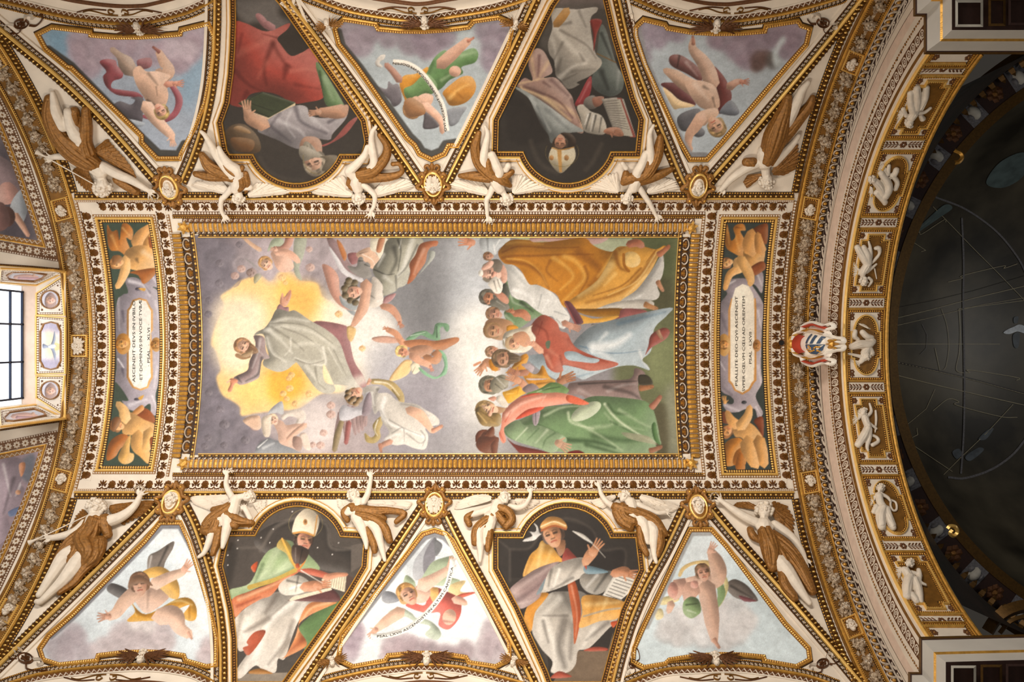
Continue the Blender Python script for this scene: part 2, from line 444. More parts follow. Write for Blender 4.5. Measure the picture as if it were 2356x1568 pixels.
vault = grid_vault()
# ground colours of the vault fields (thin plaster coats)
def patch(name, outline, m, h=.6, step=10, parent=None):
    """a field of plaster following the vault inside a photo outline"""
    V, Fs = fill_grid(pts(outline), step)
    return link(name, mesh_np(name, at(V, h*U), Fs, [m]), parent)
def inside(P, poly):
    x, y = P[:,0], P[:,1]; c = np.zeros(len(P), bool); n = len(poly)
    for i in range(n):
        x1, y1 = poly[i]; x2, y2 = poly[(i+1) % n]
        if y1 == y2: continue
        k = ((y1 > y) != (y2 > y)) & (x < (x2-x1)*(y-y1)/(y2-y1)+x1); c ^= k
    return c
def fill_grid(poly, step, org=(0, 0)):
    x0, y0 = poly.min(0)-step; x1, y1 = poly.max(0)+step
    x0 = org[0]+math.floor((x0-org[0])/step)*step; y0 = org[1]+math.floor((y0-org[1])/step)*step
    gx = np.arange(x0, x1+step, step); gy = np.arange(y0, y1+step, step)
    XX, YY = np.meshgrid(gx, gy); P = np.stack([XX.ravel(), YY.ravel()], 1); w = len(gx)
    ok = np.zeros((len(gy)-1, w-1), bool)
    for ox, oy in ((0, 0), (1, 0), (0, 1), (1, 1), (.5, .5)):
        C = np.stack([(XX[:-1,:-1]+step*ox).ravel(), (YY[:-1,:-1]+step*oy).ravel()], 1); ok |= inside(C, poly).reshape(ok.shape)
    jj, ii = np.nonzero(ok); q = np.stack([jj*w+ii, jj*w+ii+1, (jj+1)*w+ii+1, (jj+1)*w+ii], 1)
    used = np.unique(q); m = np.zeros(len(P), int); m[used] = np.arange(len(used))
    return P[used], m[q][:, ::-1]
# ---------------- outlines of the painted fields (photo pixels) ----------------
YT, YB = 542, 1045
OUT = {}
def rect_between(xl, xr, y0, y1):
    a = arcX(xl, y0, y1, 40); b = arcX(xr, y0, y1, 40)
    return np.vstack([a, b[::-1]])
OUT['main'] = rect_between(467, 1552, YT, YB)
OUT['putL'] = rect_between(266, 369, 511, 1072)
OUT['putR'] = rect_between(1655, 1755, 511, 1081)
def arc3(x0, y0, x1, y1, sag, n=16):
    """arc from one point to another through the given sagitta (positive = towards photo bottom)"""
    c = math.hypot(x1-x0, y1-y0); R = (c*c/4+sag*sag)/(2*abs(sag)); a = math.asin(min(1, c/2/R))
    if abs(sag) > c/2: a = PI-a
    mx, my = (x0+x1)/2, (y0+y1)/2; s = 1 if sag > 0 else -1
    cy = my+s*(abs(sag)-R)
    return [(mx+R*math.sin(t), cy+s*R*math.cos(t)) for t in np.linspace(-a, a, n)]
OUT['S1'] = np.array([(600, -10), (541, -10), (542, 50), (540, 110), (536, 170), (527, 235), (511, 281), (522, 344), (528, 355), (582, 355)]+arc3(582, 355, 782, 355, 67)[1:]+[(832, 355), (841, 326), (832, 277), (810, 245), (644, 6), (630, -10)])
OUT['S2'] = np.array([(1290, -10), (1275, 12), (1146, 275), (1144, 349), (1203, 349)]+arc3(1203, 349, 1406, 349, 73)[1:]+[(1463, 349), (1471, 275), (1450, 225), (1409, 84), (1387, -10)])
OUT['S3'] = np.array([(545, 1572), (544, 1470), (536, 1405), (524, 1350), (512, 1303), (527, 1232), (587, 1232)]+arc3(587, 1232, 784, 1236, -70)[1:]+[(839, 1237), (834, 1304), (800, 1362), (650, 1572)])
OUT['S4'] = np.array([(1268, 1572), (1259, 1547), (1193, 1400), (1145, 1309), (1145, 1237), (1203, 1237)]+arc3(1203, 1237, 1405, 1237, -70)[1:]+[(1463, 1237), (1472, 1312), (1430, 1404), (1399, 1516), (1384, 1572)])
OUT['T1'] = pts('92,78 120,64 205,74 206,82 262,87 320,87 370,84 418,80 420,70 478,56 489,80 489,115 484,155 468,235 446,290 424,332 414,352 412,360 364,360 330,325 330,310 165,150 158,150 108,108')
OUT['T2'] = pts('774,64 792,46 862,57 868,68 920,73 975,74 1030,70 1080,64 1092,50 1146,42 1176,56 1166,104 1072,290 1050,330 1030,330 1020,350 993,362 968,350 957,330 940,315 822,146 783,98')
OUT['T3'] = pts('1466,62 1482,47 1528,58 1533,66 1590,76 1645,79 1705,78 1762,73 1765,61 1834,50 1840,60 1859,66 1851,99 1806,150 1658,324 1624,362 1589,362 1568,324 1487,145 1466,80')
OUT['T4'] = pts('370,1206 414,1206 433,1248 462,1340 486,1425 495,1469 494,1528 476,1531 430,1518 426,1506 380,1499 336,1497 280,1499 224,1506 220,1518 137,1527 103,1516 96,1494 115,1466 171,1416 250,1335 336,1248')
OUT['T5'] = pts('962,1248 975,1232 1000,1224 1025,1232 1040,1248 1065,1295 1134,1419 1168,1481 1168,1516 1140,1531 1081,1522 1074,1510 1030,1503 984,1500 940,1501 891,1506 884,1518 813,1531 782,1516 791,1466 832,1416 928,1292')
OUT['T6'] = pts('1590,1222 1635,1222 1669,1260 1803,1438 1856,1494 1859,1516 1831,1531 1762,1519 1759,1509 1705,1504 1653,1503 1595,1507 1538,1516 1529,1525 1482,1533 1460,1522 1462,1494 1485,1441 1569,1264')
# ---------------- mouldings round the middle fields ----------------
def hl(y, x0, x1): return dens([(x0, y), (x1, y)], 9)
# long bands above and below the Ascension, from the outside in (lat + = towards the middle)
for side in (0, 1):
    sx = (172, 1826)
    f = (lambda y, a, b: hl(y, a, b)) if side == 0 else (lambda y, a, b: hl(1589-y, b, a))
    where = 'above' if side == 0 else 'below'
    moulding([('beads', 441, 446, dict(p=6, m='gold')), ('egg', 446, 454, dict(p=11.8, flip=0)), ('bar', 454, 458.5, dict(h=4)), ('beads', 458.5, 464, dict(p=4.6, base='gilt', m='white'))],
             f(0, *sx), label='long egg and dart moulding with a bright gilt fillet %s the middle fresco, beside the angels' % where)
    moulding([('frieze', 464, 486, dict(p=21.5, base='white', z=1, hz=16, flip=1))], f(0, 226, 1810), label='long white frieze of brown shells and palmettes %s the middle fresco' % where)
    moulding([('beads', 486, 493, dict(p=6.5, m='stucco', base='brown')), ('bar', 493, 497, dict(m='ochre')), ('beads', 497, 502, dict(p=5, m='gold'))], f(0, 398, 1622), label='long beaded moulding running %s the middle fresco frame' % where)
# upright bands (paths run towards the photo top, so lat + = towards the crossing)
def vb(pc, y0=464, y1=1126, n=80): return arcX(pc, y0, y1, n)[::-1]
A0, A1 = -20, 1590
def vertical(pc, y0, y1, bands, lab): return moulding([(k[0], k[1]-pc, k[2]-pc)+tuple(k[3:]) for k in bands], vb(pc, y0, y1, max(20, int((y1-y0)/9))), label=lab)
FZ = dict(p=21.5, base='white', z=1, hz=16)
vertical(235, 486, 1103, [('frieze', 223, 247, dict(FZ, flip=1))], 'white shell frieze between garlands and left putti panel')
vertical(400, 486, 1103, [('frieze', 389, 411, dict(FZ, flip=1))], 'white shell frieze between left putti panel and middle fresco')
vertical(1621, 486, 1103, [('frieze', 1608, 1633, FZ)], 'white shell frieze between middle fresco and right putti panel')
vertical(1786, 486, 1103, [('frieze', 1774, 1798, FZ)], 'white shell frieze between right putti panel and garlands')
vertical(416, 493, 1096, [('beads', 412, 418, dict(p=6.5, m='stucco', base='gilt'))], 'upright run of white beads left of the middle fresco frame')
vertical(1603, 493, 1096, [('beads', 1600, 1607, dict(p=6.5, m='stucco', base='gilt'))], 'upright run of white beads right of the middle fresco frame')
vertical(219, 462, 1128, [('beads', 216, 222, dict(p=6.5, m='stucco', base='gilt'))], 'upright run of white beads beside the window end garlands')
vertical(1802, 462, 1128, [('beads', 1798, 1805, dict(p=7, m='stucco', base='gilt'))], 'upright run of white beads beside the crossing end garlands')
vertical(182, A0, A1, [('bar', 152, 158, dict(m='ochre')), ('bar', 158, 161, dict(m='bright')), ('beads', 161, 165, dict(p=5)), ('flat', 165, 202, dict(m='ochre', z=1)), ('beads', 202, 206, dict(p=5)), ('bar', 206.5, 210, dict(m='bright')), ('bar', 210.5, 214, dict(m='gold'))],
         'arched gilt ground of the fruit garlands at the window end')
for y0, y1, w in ((A0, 442, 'upper'), (1147, A1, 'lower')):
    vertical(222, y0, y1, [('egg', 214, 225, dict(p=12)), ('beads', 225, 229, dict(p=7))], 'egg moulding along the %s trumpet angel field, window end' % w)
    vertical(1798, y0, y1, [('beads', 1788, 1792, dict(p=7)), ('egg', 1792, 1804, dict(p=12, flip=1))], 'egg moulding along the %s angel field, crossing end' % w)
vertical(1835, A0, A1, [('bar', 1804, 1808, dict(m='ochre')), ('bar', 1808, 1815, dict(m='gold', h=5)), ('beads', 1815, 1819, dict(p=5)), ('flat', 1819, 1850, dict(m='ochre', z=1)), ('beads', 1850, 1854, dict(p=5)), ('bar', 1854, 1859, dict(m='gold', h=4))],
         'arched gilt ground of the fruit garlands beside the crossing arch')
vertical(1867, A0, A1, [('ringegg', 1859, 1874.5, dict(p=17.2, hz=12, flip=1))], 'large egg and ring moulding of the crossing arch')
# the face of the crossing arch
vertical(1880, A0, A1, [('wave', 1876, 1886, dict(p=27, base='maroon', z=.5, hz=2.5))], 'running wave scroll on the face of the crossing arch')
vertical(1895, A0, A1, [('flat', 1886.5, 1887.5, dict(m='brown', z=.1)), ('flat', 1888, 1903, dict(m='pinkish', z=.1))], 'plain pale band on the face of the crossing arch')
vertical(1907, A0, A1, [('beads', 1903.5, 1909, dict(p=7, m='gilt', z=0, ry=.3))], 'bead line on the face of the crossing arch')
vertical(1918, A0, A1, [('spiral', 1909, 1928, dict(p=19, base='brown', z=.1, hz=1.5, flip=1))], 'band of curling leaf scrolls on the face of the crossing arch')
vertical(1931, A0, A1, [('flat', 1928, 1934, dict(m='ochre', z=.3))], 'gilt edge of the face of the crossing arch')
# ---------------- soffit of the crossing arch ----------------
XSa, XSb = 7.06, 8.0
def sof(u, th):     # u: 0 at the nave edge .. 1 at the crossing edge, th: angle about the vault axis -> photo pixels
    X = XSa+(XSb-XSa)*np.asarray(u, float); y = YA+RS*np.sin(th); z = Z0+RS*np.cos(th)
    return np.stack([CX+F*X/z, CY+F*y/z], -1)
_th = np.linspace(-1.3, 1.3, 600); _py = sof(np.zeros(600), _th)[:,1]
def th_of(py): return float(np.interp(py, _py, _th))
BARS = [th_of(y) for y in (158, 332, 511, 696, 890, 1080, 1256, 1428)]
def sofrect(u0, u1, t0, t1, n=8):
    t = np.linspace(t0, t1, n); a = sof(np.full(n, u0), t); b = sof(np.full(n, u1), t[::-1]); return np.vstack([a, b])
tt = np.linspace(-1.2, 1.2, 190)
e = sof(np.full(190, .02), tt)[::-1]
moulding([('bar', -3, 3, dict(m='bright', h=4)), ('beads', 3, 8, dict(p=5, m='gold'))], e, label='gilt nave side edge of the arch soffit')
e = sof(np.full(190, .96), tt)[::-1]
moulding([('beads', -7, -3, dict(p=5, m='gold')), ('bar', -3, 6, dict(m='gold', h=5))], e, label='gilt crossing side edge of the arch soffit')
HB = .0155
def soffit_bar(t, w):
    q = sof(np.linspace(.08, .90, 8), np.full(8, t))
    o = moulding([('bar', -17, -11, dict(m='gold', h=4)), ('flat', -11, 11, dict(m='white', z=1)), ('bar', 11, 17, dict(m='gold', h=4))], q, label='soffit crossbar with a brown foliage sprig, '+w)
    m = q.mean(0); d = q[-1]-q[0]; L = np.linalg.norm(d)
    link('sprig', piece('sprig'), o, frames(m[None], (d/L)[None], 1)[0] @ Matrix.Diagonal((L*.92, 19, 8, 1)))
ORD = ['topmost', 'second from the top', 'third from the top', 'fourth from the top', 'fifth from the top', 'sixth from the top', 'seventh from the top', 'bottom one']
for k, t in enumerate(BARS): soffit_bar(t, ORD[k])
# ---------------- ribs of the lunette vaults ----------------
RIB = {
 'T1L': '-30,36 0,62 60,112 153,190 255,292 371,424', 'T1R': '417,418 442,358 465,288 482,212 490,140 494,60 495,-12',
 'T2L': '660,-12 667,0 760,125 860,264 955,402 975,430', 'T2R': '1020,430 1036,398 1085,300 1135,198 1190,82 1228,0 1233,-12',
 'T3L': '1421,-12 1425,0 1440,66 1454,120 1495,230 1558,384 1580,430', 'T3R': '1622,428 1650,394 1740,290 1830,182 1912,82 1975,2 1985,-12',
 'T4L': '-30,1560 0,1531 100,1432 200,1334 300,1234 372,1160', 'T4R': '424,1164 448,1214 473,1288 492,1360 503,1430 508,1500 508,1580',
 'T5L': '976,1166 920,1250 840,1372 760,1490 700,1580', 'T5R': '1022,1180 1060,1256 1120,1366 1180,1484 1228,1580',
 'T6L': '1578,1166 1530,1266 1485,1350 1450,1432 1425,1512 1408,1580', 'T6R': '1634,1172 1700,1250 1800,1362 1900,1478 1985,1580'}
# side: lat sign of the triangle side, seen along the listed direction
SIDE = {'T1L': -1, 'T1R': -1, 'T2L': -1, 'T2R': -1, 'T3L': -1, 'T3R': -1, 'T4L': 1, 'T4R': 1, 'T5L': -1, 'T5R': 1, 'T6L': -1, 'T6R': 1}
SIDE['T4L'] = 1; SIDE['T5L'] = -1; SIDE['T4R'] = 1
WHO = {'T1': 'upper left', 'T2': 'upper middle', 'T3': 'upper right', 'T4': 'lower left', 'T5': 'lower middle', 'T6': 'lower right'}
for k, s in RIB.items():
    P = dens(spl(s), 7)
    c = OUT[k[:2]].mean(0); m = P[len(P)//2]; d = P[len(P)//2+1]-P[len(P)//2-1]
    sg = 1 if (-d[1]*(c[0]-m[0])+d[0]*(c[1]-m[1])) > 0 else -1   # +1: the painted triangle lies to the right of travel
    if sg < 0: P = P[::-1]
    moulding([('egg', -15, -4, dict(p=11.8)), ('bar', -3.5, 3.5, dict(m='bright', h=6)), ('flower', 4, 13, dict(p=11.5)), ('beads', 13, 16, dict(p=3.6, m='gilt')), ('flat', 16.5, 23, dict(m='white', z=4))],
             P, label='gilt rib on the %s side of the %s painted triangle' % ('left' if k[2] == 'L' else 'right', WHO[k[:2]]))
# ---------------- the painter: draws each fresco in photo pixels, two pixels to a brush cell ----------------
def box(a, r):
    r = int(round(r))
    if r < 1: return a
    for ax in (0, 1):
        for _ in range(2):
            p = np.pad(a, [(r+1, r) if i == ax else (0, 0) for i in range(a.ndim)], mode='edge'); c = np.cumsum(p, axis=ax)
            n = a.shape[ax]
            a = (np.take(c, np.arange(2*r+1, 2*r+1+n), axis=ax)-np.take(c, np.arange(0, n), axis=ax))/(2*r+1)
    return a
def rgb(s): return np.array([int(s[i:i+2], 16)/255 for i in (0, 2, 4)])
class Paint:
    def __init__(s, x0, y0, x1, y1, bg, light=(-.5, -.8), cell=1.75, seed=1):
        s.x0, s.y0, s.c = x0, y0, cell; s.w = int((x1-x0)/cell)+2; s.h = int((y1-y0)/cell)+2
        s.im = np.ones((s.h, s.w, 3))*rgb(bg); s.lt = np.array(light)/np.hypot(*light); s.rng = np.random.RandomState(seed)
        s.last = None; s.T = None; s.k = 1.0
    def crop(s, ox=None, oy=None, k=1.0):
        s.T = None if ox is None else (1/k, 0, ox, 0, 1/k, oy); s.k = 1.0 if ox is None else 1/k
        return s
    def xy(s, P):
        P = pts(P)
        if s.T is not None:
            P = P.copy(); x = s.T[0]*P[:,0]+s.T[1]*P[:,1]+s.T[2]; y = s.T[3]*P[:,0]+s.T[4]*P[:,1]+s.T[5]; P[:,0] = x; P[:,1] = y
        P = P.copy(); P[:,0] = (P[:,0]-s.x0)/s.c; P[:,1] = (P[:,1]-s.y0)/s.c
        return P
    def noise(s, scale, seed=0):
        r = np.random.RandomState(seed+7); out = np.zeros((s.h, s.w)); amp = 1; tot = 0
        for k in range(4):
            g = max(2, int(scale/s.c/2**k)); nh, nw = s.h//g+3, s.w//g+3; a = r.rand(nh, nw)
            yy = np.arange(s.h)/g; xx = np.arange(s.w)/g; yi = yy.astype(int); xi = xx.astype(int)
            fy = (yy-yi)[:,None]; fx = (xx-xi)[None]; fy = fy*fy*(3-2*fy); fx = fx*fx*(3-2*fx)
            v = (a[yi][:,xi]*(1-fy)+a[yi+1][:,xi]*fy)*(1-fx)+(a[yi][:,xi+1]*(1-fy)+a[yi+1][:,xi+1]*fy)*fx
            out += amp*v; tot += amp; amp *= .55
        return out/tot
    def put(s, m, col, sl, a=1.0):
        m = (m*a)[..., None]; s.im[sl] = s.im[sl]*(1-m)+col*m
    def mask(s, Q, soft=0):
        x0, y0 = np.floor(Q.min(0)-2-soft*2).astype(int); x1, y1 = np.ceil(Q.max(0)+3+soft*2).astype(int)
        x0, y0 = max(0, x0), max(0, y0); x1, y1 = min(s.w, x1), min(s.h, y1)
        if x1 <= x0 or y1 <= y0: return None, None
        ss = 3; gx = x0+(np.arange((x1-x0)*ss)+.5)/ss-.5; gy = y0+(np.arange((y1-y0)*ss)+.5)/ss-.5
        M = np.zeros((len(gy), len(gx)), bool); n = len(Q)
        for i in range(n):
            ax, ay = Q[i]; bx, by = Q[(i+1) % n]
            if ay == by: continue
            if ay > by: ax, ay, bx, by = bx, by, ax, ay
            rws = np.nonzero((gy >= ay) & (gy < by))[0]
            if len(rws) == 0: continue
            xc = ax+(gy[rws]-ay)*(bx-ax)/(by-ay)
            M[rws] ^= gx[None] > xc[:,None]
        m = M.reshape(y1-y0, ss, x1-x0, ss).mean((1, 3))
        if soft: m = box(m, soft)
        return m, (slice(y0, y1), slice(x0, x1))
    def P(s, P, col, r=0, k=.22, soft=0, sm=1, a=1.0):
        """filled shape; r rounds it like a body of that radius (px)"""
        Q = s.xy(P)
        if sm: Q = spl(Q, True, 5)
        m, sl = s.mask(Q, soft/s.c)
        if m is None: return s
        c = np.ones(m.shape+(3,))*rgb(col) if isinstance(col, str) else col
        if r:
            rr = max(1, r*s.k/s.c*.5); b = box(np.pad(m, 6+int(rr)*2), rr); q = rr*1.1; dx, dy = s.lt*q; o = 6+int(rr)*2
            h, w = m.shape
            def sh(x, y): return b[o+int(round(y)):o+int(round(y))+h, o+int(round(x)):o+int(round(x))+w]
            g = sh(-dx, -dy)-sh(dx, dy)     # >0 on the side turned from the light
            c = np.where(g[...,None] > 0, c*(1-k*1.85*np.clip(g, 0, 1)[...,None]), c+(1-c)*k*1.1*np.clip(-g, 0, 1)[...,None])
        s.put(m, c, sl, a); s.last = (m, sl)
        return s
    def L(s, P, w, col, a=1.0, soft=1.0, clip=0, sm=1, w1=None):
        """brush stroke of width w tapering to w1"""
        Q = s.xy(P)
        if sm and len(Q) > 2: Q = spl(Q, False, 5)
        w *= s.k/s.c; w1 = w if w1 is None else w1*s.k/s.c; pad = max(w, w1)+soft+2
        x0, y0 = np.floor(Q.min(0)-pad).astype(int); x1, y1 = np.ceil(Q.max(0)+pad).astype(int)
        x0, y0 = max(0, x0), max(0, y0); x1, y1 = min(s.w, x1), min(s.h, y1)
        if x1 <= x0 or y1 <= y0: return s
        X, Y = np.meshgrid(np.arange(x0, x1), np.arange(y0, y1)); best = np.full(X.shape, -1e9); n = len(Q)
        for i in range(n-1):
            ax, ay = Q[i]; dx, dy = Q[i+1]-Q[i]; L2 = dx*dx+dy*dy+1e-9
            t = np.clip(((X-ax)*dx+(Y-ay)*dy)/L2, 0, 1); d = np.hypot(X-ax-t*dx, Y-ay-t*dy)
            best = np.maximum(best, (w+(w1-w)*(i+t)/(n-1))/2-d)
        m = np.clip(best/max(soft, .7)+.5, 0, 1)*a; sl = (slice(y0, y1), slice(x0, x1))
        if clip and s.last is not None:
            full = np.zeros((s.h, s.w)); full[s.last[1]] = s.last[0]; m = m*full[sl]
        c = rgb(col) if isinstance(col, str) else col
        s.put(m, c, sl)
        return s
    def F(s, folds, dark='000000', lite='ffffff'):
        """folds inside the last shape: (points, width, strength); negative = dark"""
        for f in folds:
            P, w, d = f
            s.L(P, w, dark if d < 0 else lite, min(1, abs(d)*1.3), soft=w*s.k/s.c*.55+.6, clip=1, w1=w*.35)
        return s
    def limb(s, P, col, k=.25):
        """tapering limb: 'x,y,w x,y,w ...'"""
        A = pts(P); C = spl(A, False, 6) if len(A) > 2 else A; n = len(C)
        T = np.gradient(C[:,:2], axis=0); T /= np.maximum(np.linalg.norm(T, axis=1), 1e-9)[:,None]; Nn = np.stack([-T[:,1], T[:,0]], 1); hw = C[:,2:3]/2
        cap1 = [C[-1,:2]+T[-1]*hw[-1]*.9]; cap0 = [C[0,:2]-T[0]*hw[0]*.9]
        Q = np.vstack([C[:,:2]+Nn*hw, cap1, (C[:,:2]-Nn*hw)[::-1], cap0])
        return s.P(Q, col, r=float(A[:,2].mean())*.9, k=k, sm=0)
    def E(s, x, y, rx, ry, col, rot=0, r=None, k=.22, a=1.0, soft=0):
        t = np.linspace(0, 2*PI, 25)[:-1]; c, n = math.cos(math.radians(rot)), math.sin(math.radians(rot))
        return s.P(np.stack([x+rx*np.cos(t)*c-ry*np.sin(t)*n, y+rx*np.cos(t)*n+ry*np.sin(t)*c], 1), col, r=(min(rx, ry)*1.2 if r is None else r), k=k, sm=0, a=a, soft=soft)
    def head(s, x, y, R, up, skin='d9ab8c', hair='6b4a2c', turn=0, beard=None, bald=0, curls=1):
        """head of half-height R; up = direction of the crown in degrees (photo, clockwise from +x); turn -1..1 to its side"""
        a = math.radians(up); ux, uy = math.cos(a), math.sin(a); rx_, ry_ = -uy, ux
        G = lambda p, q: (x+R*(rx_*p+ux*q), y+R*(ry_*p+uy*q))
        S_ = lambda L_: [G(*p) for p in L_]
        sk = rgb(skin); hx = rgb(hair)
        if not bald: s.P(S_([(-.82, .1), (-.75, .75), (-.2, 1.12), (.45, 1.05), (.88, .5), (.84, -.25), (.5, -.6), (-.5, -.6), (-.84, -.3)]), hair, r=R*.8)
        s.P(S_([(-.62+turn*.18, .35), (-.3+turn*.2, .80), (.3+turn*.2, .80), (.62+turn*.18, .35), (.60+turn*.2, -.25), (.32+turn*.28, -.82), (0+turn*.3, -.98), (-.32+turn*.28, -.82), (-.60+turn*.2, -.25)]), skin, r=R*.8, k=.28)
        if bald: s.L(S_([(-.66, -.2), (-.75, .3), (-.6, .6)]), R*.35, hair, .9); s.L(S_([(.7, -.2), (.75, .3), (.6, .6)]), R*.35, hair, .9)
        t = turn*.34; dk = sk*.45
        for e in (-1, 1):
            w = 1-.35*max(0, e*turn)
            s.L(S_([(t+e*.14, .26), (t+e*.30*w, .32), (t+e*.47*w, .22)]), R*.10, dk, .55)
            s.L(S_([(t+e*.17, .08), (t+e*.42*w, .08)]), R*.15, dk*.6, .75)
            s.L(S_([(t+e*.50*w, -.15), (t+e*.42*w, -.3)]), R*.22, 'd98a70', .22, soft=2)
        s.L(S_([(t+.04, .22), (t+.10*(1+turn), -.10), (t+.12*turn, -.22)]), R*.10, np.minimum(sk*1.16, 1), .8)
        s.L(S_([(t-.12, -.26), (t+.14, -.26)]), R*.10, dk, .6)
        s.L(S_([(t-.2, -.48), (t, -.45), (t+.2, -.48)]), R*.12, rgb('9a4a3c'), .7)
        if not bald:
            s.P(S_([(-.80, -.1), (-.72, .75), (-.2, 1.12), (.45, 1.05), (.84, .5), (.82, -.1), (.66+turn*.2, .35), (.2+turn*.2, .62), (-.3+turn*.2, .62), (-.64+turn*.2, .32)]), hair, r=R*.5)
            if curls:
                for i in range(12):
                    b = s.rng.uniform(-.3, PI+.3); d = s.rng.uniform(.72, 1.0); s.L(S_([(math.cos(b)*d*.85, math.sin(b)*d*1.05), (math.cos(b+.3)*d*.78, math.sin(b+.3)*d)]), R*.16, hx*s.rng.choice([.6, 1.35]), .55)
        if beard:
            s.P(S_([(-.56+t, -.30), (-.2+t, -.42), (.2+t, -.42), (.56+t, -.30), (.5+t, -.85), (.15+t*1.1, -1.55), (-.2+t*1.1, -1.5), (-.5+t, -.85)]), beard, r=R*.5)
            for i in range(8):
                p = s.rng.uniform(-.35, .35); s.L(S_([(p+t, -.6), (p*.8+t, -1.3)]), R*.1, rgb(beard)*s.rng.choice([.65, 1.3]), .5)
        return s
    def hand(s, x, y, ang, L_, col='d9a488', spread=13, n=4, thumb=1, curl=0):
        a = math.radians(ang); c, q = math.cos(a), math.sin(a)
        s.P([(x-L_*.1*c-L_*.20*q, y-L_*.1*q+L_*.20*c), (x+L_*.48*c-L_*.24*q, y+L_*.48*q+L_*.24*c), (x+L_*.52*c+L_*.22*q, y+L_*.52*q-L_*.22*c), (x-L_*.1*c+L_*.18*q, y-L_*.1*q-L_*.18*c)], col, r=L_*.3)
        for i in range(n):
            o = (i-(n-1)/2)/(n-1)*2; b = a+math.radians(spread*o+curl); px, py = x+L_*.46*c-o*L_*.18*q, y+L_*.46*q+o*L_*.18*c
            l = L_*(.56-.08*abs(o+.2)); s.L([(px, py), (px+l*math.cos(b), py+l*math.sin(b))], L_*.15, rgb(col)*.72, .9, w1=L_*.10); s.L([(px, py), (px+l*math.cos(b), py+l*math.sin(b))], L_*.11, col, 1, w1=L_*.07)
        b = a+thumb*math.radians(58); px, py = x+L_*.1*c-thumb*L_*.2*q, y+L_*.1*q+thumb*L_*.2*c
        s.L([(px, py), (px+L_*.36*math.cos(b), py+L_*.36*math.sin(b))], L_*.14, col, 1, w1=L_*.09)
        return s
    def foot(s, x, y, ang, L_, col='d9a488'):
        a = math.radians(ang); c, q = math.cos(a), math.sin(a)
        s.P([(x-L_*.2*q, y+L_*.2*c), (x+L_*.6*c-L_*.2*q, y+L_*.6*q+L_*.2*c), (x+L_*1.0*c-L_*.12*q, y+L_*q+L_*.12*c), (x+L_*1.0*c+L_*.1*q, y+L_*q-L_*.1*c), (x+L_*.4*c+L_*.16*q, y+L_*.4*q-L_*.16*c), (x+L_*.2*q, y-L_*.2*c)], col, r=L_*.3)
        for i in range(4): s.L([(x+L_*.82*c-(i-1.5)*L_*.08*q, y+L_*.82*q+(i-1.5)*L_*.08*c), (x+L_*1.02*c-(i-1.5)*L_*.08*q, y+L_*1.02*q+(i-1.5)*L_*.08*c)], L_*.03+.6, rgb(col)*.65, .6)
        return s
    def cloud(s, blobs, col, k=.2, a=.82, soft=5):
        """billows: 'x,y,r ...'"""
        for x, y, r in np.array(blobs.replace(',', ' ').split(), float).reshape(-1, 3):
            n = 14; t = np.linspace(0, 2*PI, n+1)[:-1]; rr = r*(1+s.rng.uniform(-.09, .09, n))
            s.P(np.stack([x+rr*np.cos(t), y+rr*np.sin(t)], 1), rgb(col)*s.rng.uniform(.95, 1.05), r=r*1.3, k=k*.75, soft=soft, a=a)
            g = math.atan2(-s.lt[1], -s.lt[0]); A_ = np.linspace(g-.9, g+.9, 8); s.L(np.stack([x+r*.93*np.cos(A_), y+r*.93*np.sin(A_)], 1), r*.22, rgb(col)*.70, .30, soft=r*.12/s.c+1)
            A_ = np.linspace(g+PI-.8, g+PI+.8, 8); s.L(np.stack([x+r*.82*np.cos(A_), y+r*.82*np.sin(A_)], 1), r*.3, np.minimum(rgb(col)*1.25, 1), .28, soft=r*.14/s.c+1)
        return s
    def wash(s, P, col, a, soft):
        Q = s.xy(P); Q = spl(Q, True, 5); m, sl = s.mask(Q, soft/s.c)
        if m is not None: s.put(m, rgb(col), sl, a)
        return s
    def wing(s, root, tips, col, w, edge=None, k=.3):
        """feathers from points along the root line to the tips"""
        R_ = pts(root); T_ = pts(tips); n = len(T_); q = np.linspace(0, 1, n)
        u = np.linspace(0, 1, len(R_)); X = np.interp(q, u, R_[:,0]); Y = np.interp(q, u, R_[:,1])
        for i in range(n):
            s.limb([(X[i], Y[i], w*.9), ((X[i]*.45+T_[i,0]*.55), (Y[i]*.45+T_[i,1]*.55), w), (T_[i,0], T_[i,1], w*.5)], col, k=k)
            s.L([(X[i], Y[i]), tuple(T_[i])], 1.2, rgb(col)*.6, .5)
        return s
    def done(s, gain=1.0, mottle=.10, seed=3):
        n = s.noise(60, seed); f = s.rng.rand(s.h, s.w); im = s.im*(1+mottle*(n-.5)*2)[...,None]*(1+.07*(f-.5))[...,None]
        im = np.clip(im, 0.002, 1); lin = np.where(im <= .04045, im/12.92, ((im+.055)/1.055)**2.4)
        s.lin = np.clip(lin*gain, .001, .93)
        return s
def lay_fresco(name, outline, pt, parent=None, h=1.2):
    """the painted plaster itself: a fine skin on the vault carrying the pigment"""
    V, Fs = fill_grid(np.asarray(outline, float), pt.c, (pt.x0, pt.y0))
    ix = np.clip(np.round((V[:,0]-pt.x0)/pt.c).astype(int), 0, pt.w-1); iy = np.clip(np.round((V[:,1]-pt.y0)/pt.c).astype(int), 0, pt.h-1)
    me = mesh_np(name, at(V, h*U), Fs, ['paint'])
    at_ = me.attributes.new('pigment', 'FLOAT_COLOR', 'POINT')
    c = np.ones((len(V), 4), np.float32); c[:,:3] = pt.lin[iy, ix]; at_.data.foreach_set('color', c.ravel())
    return link(name, me, parent)
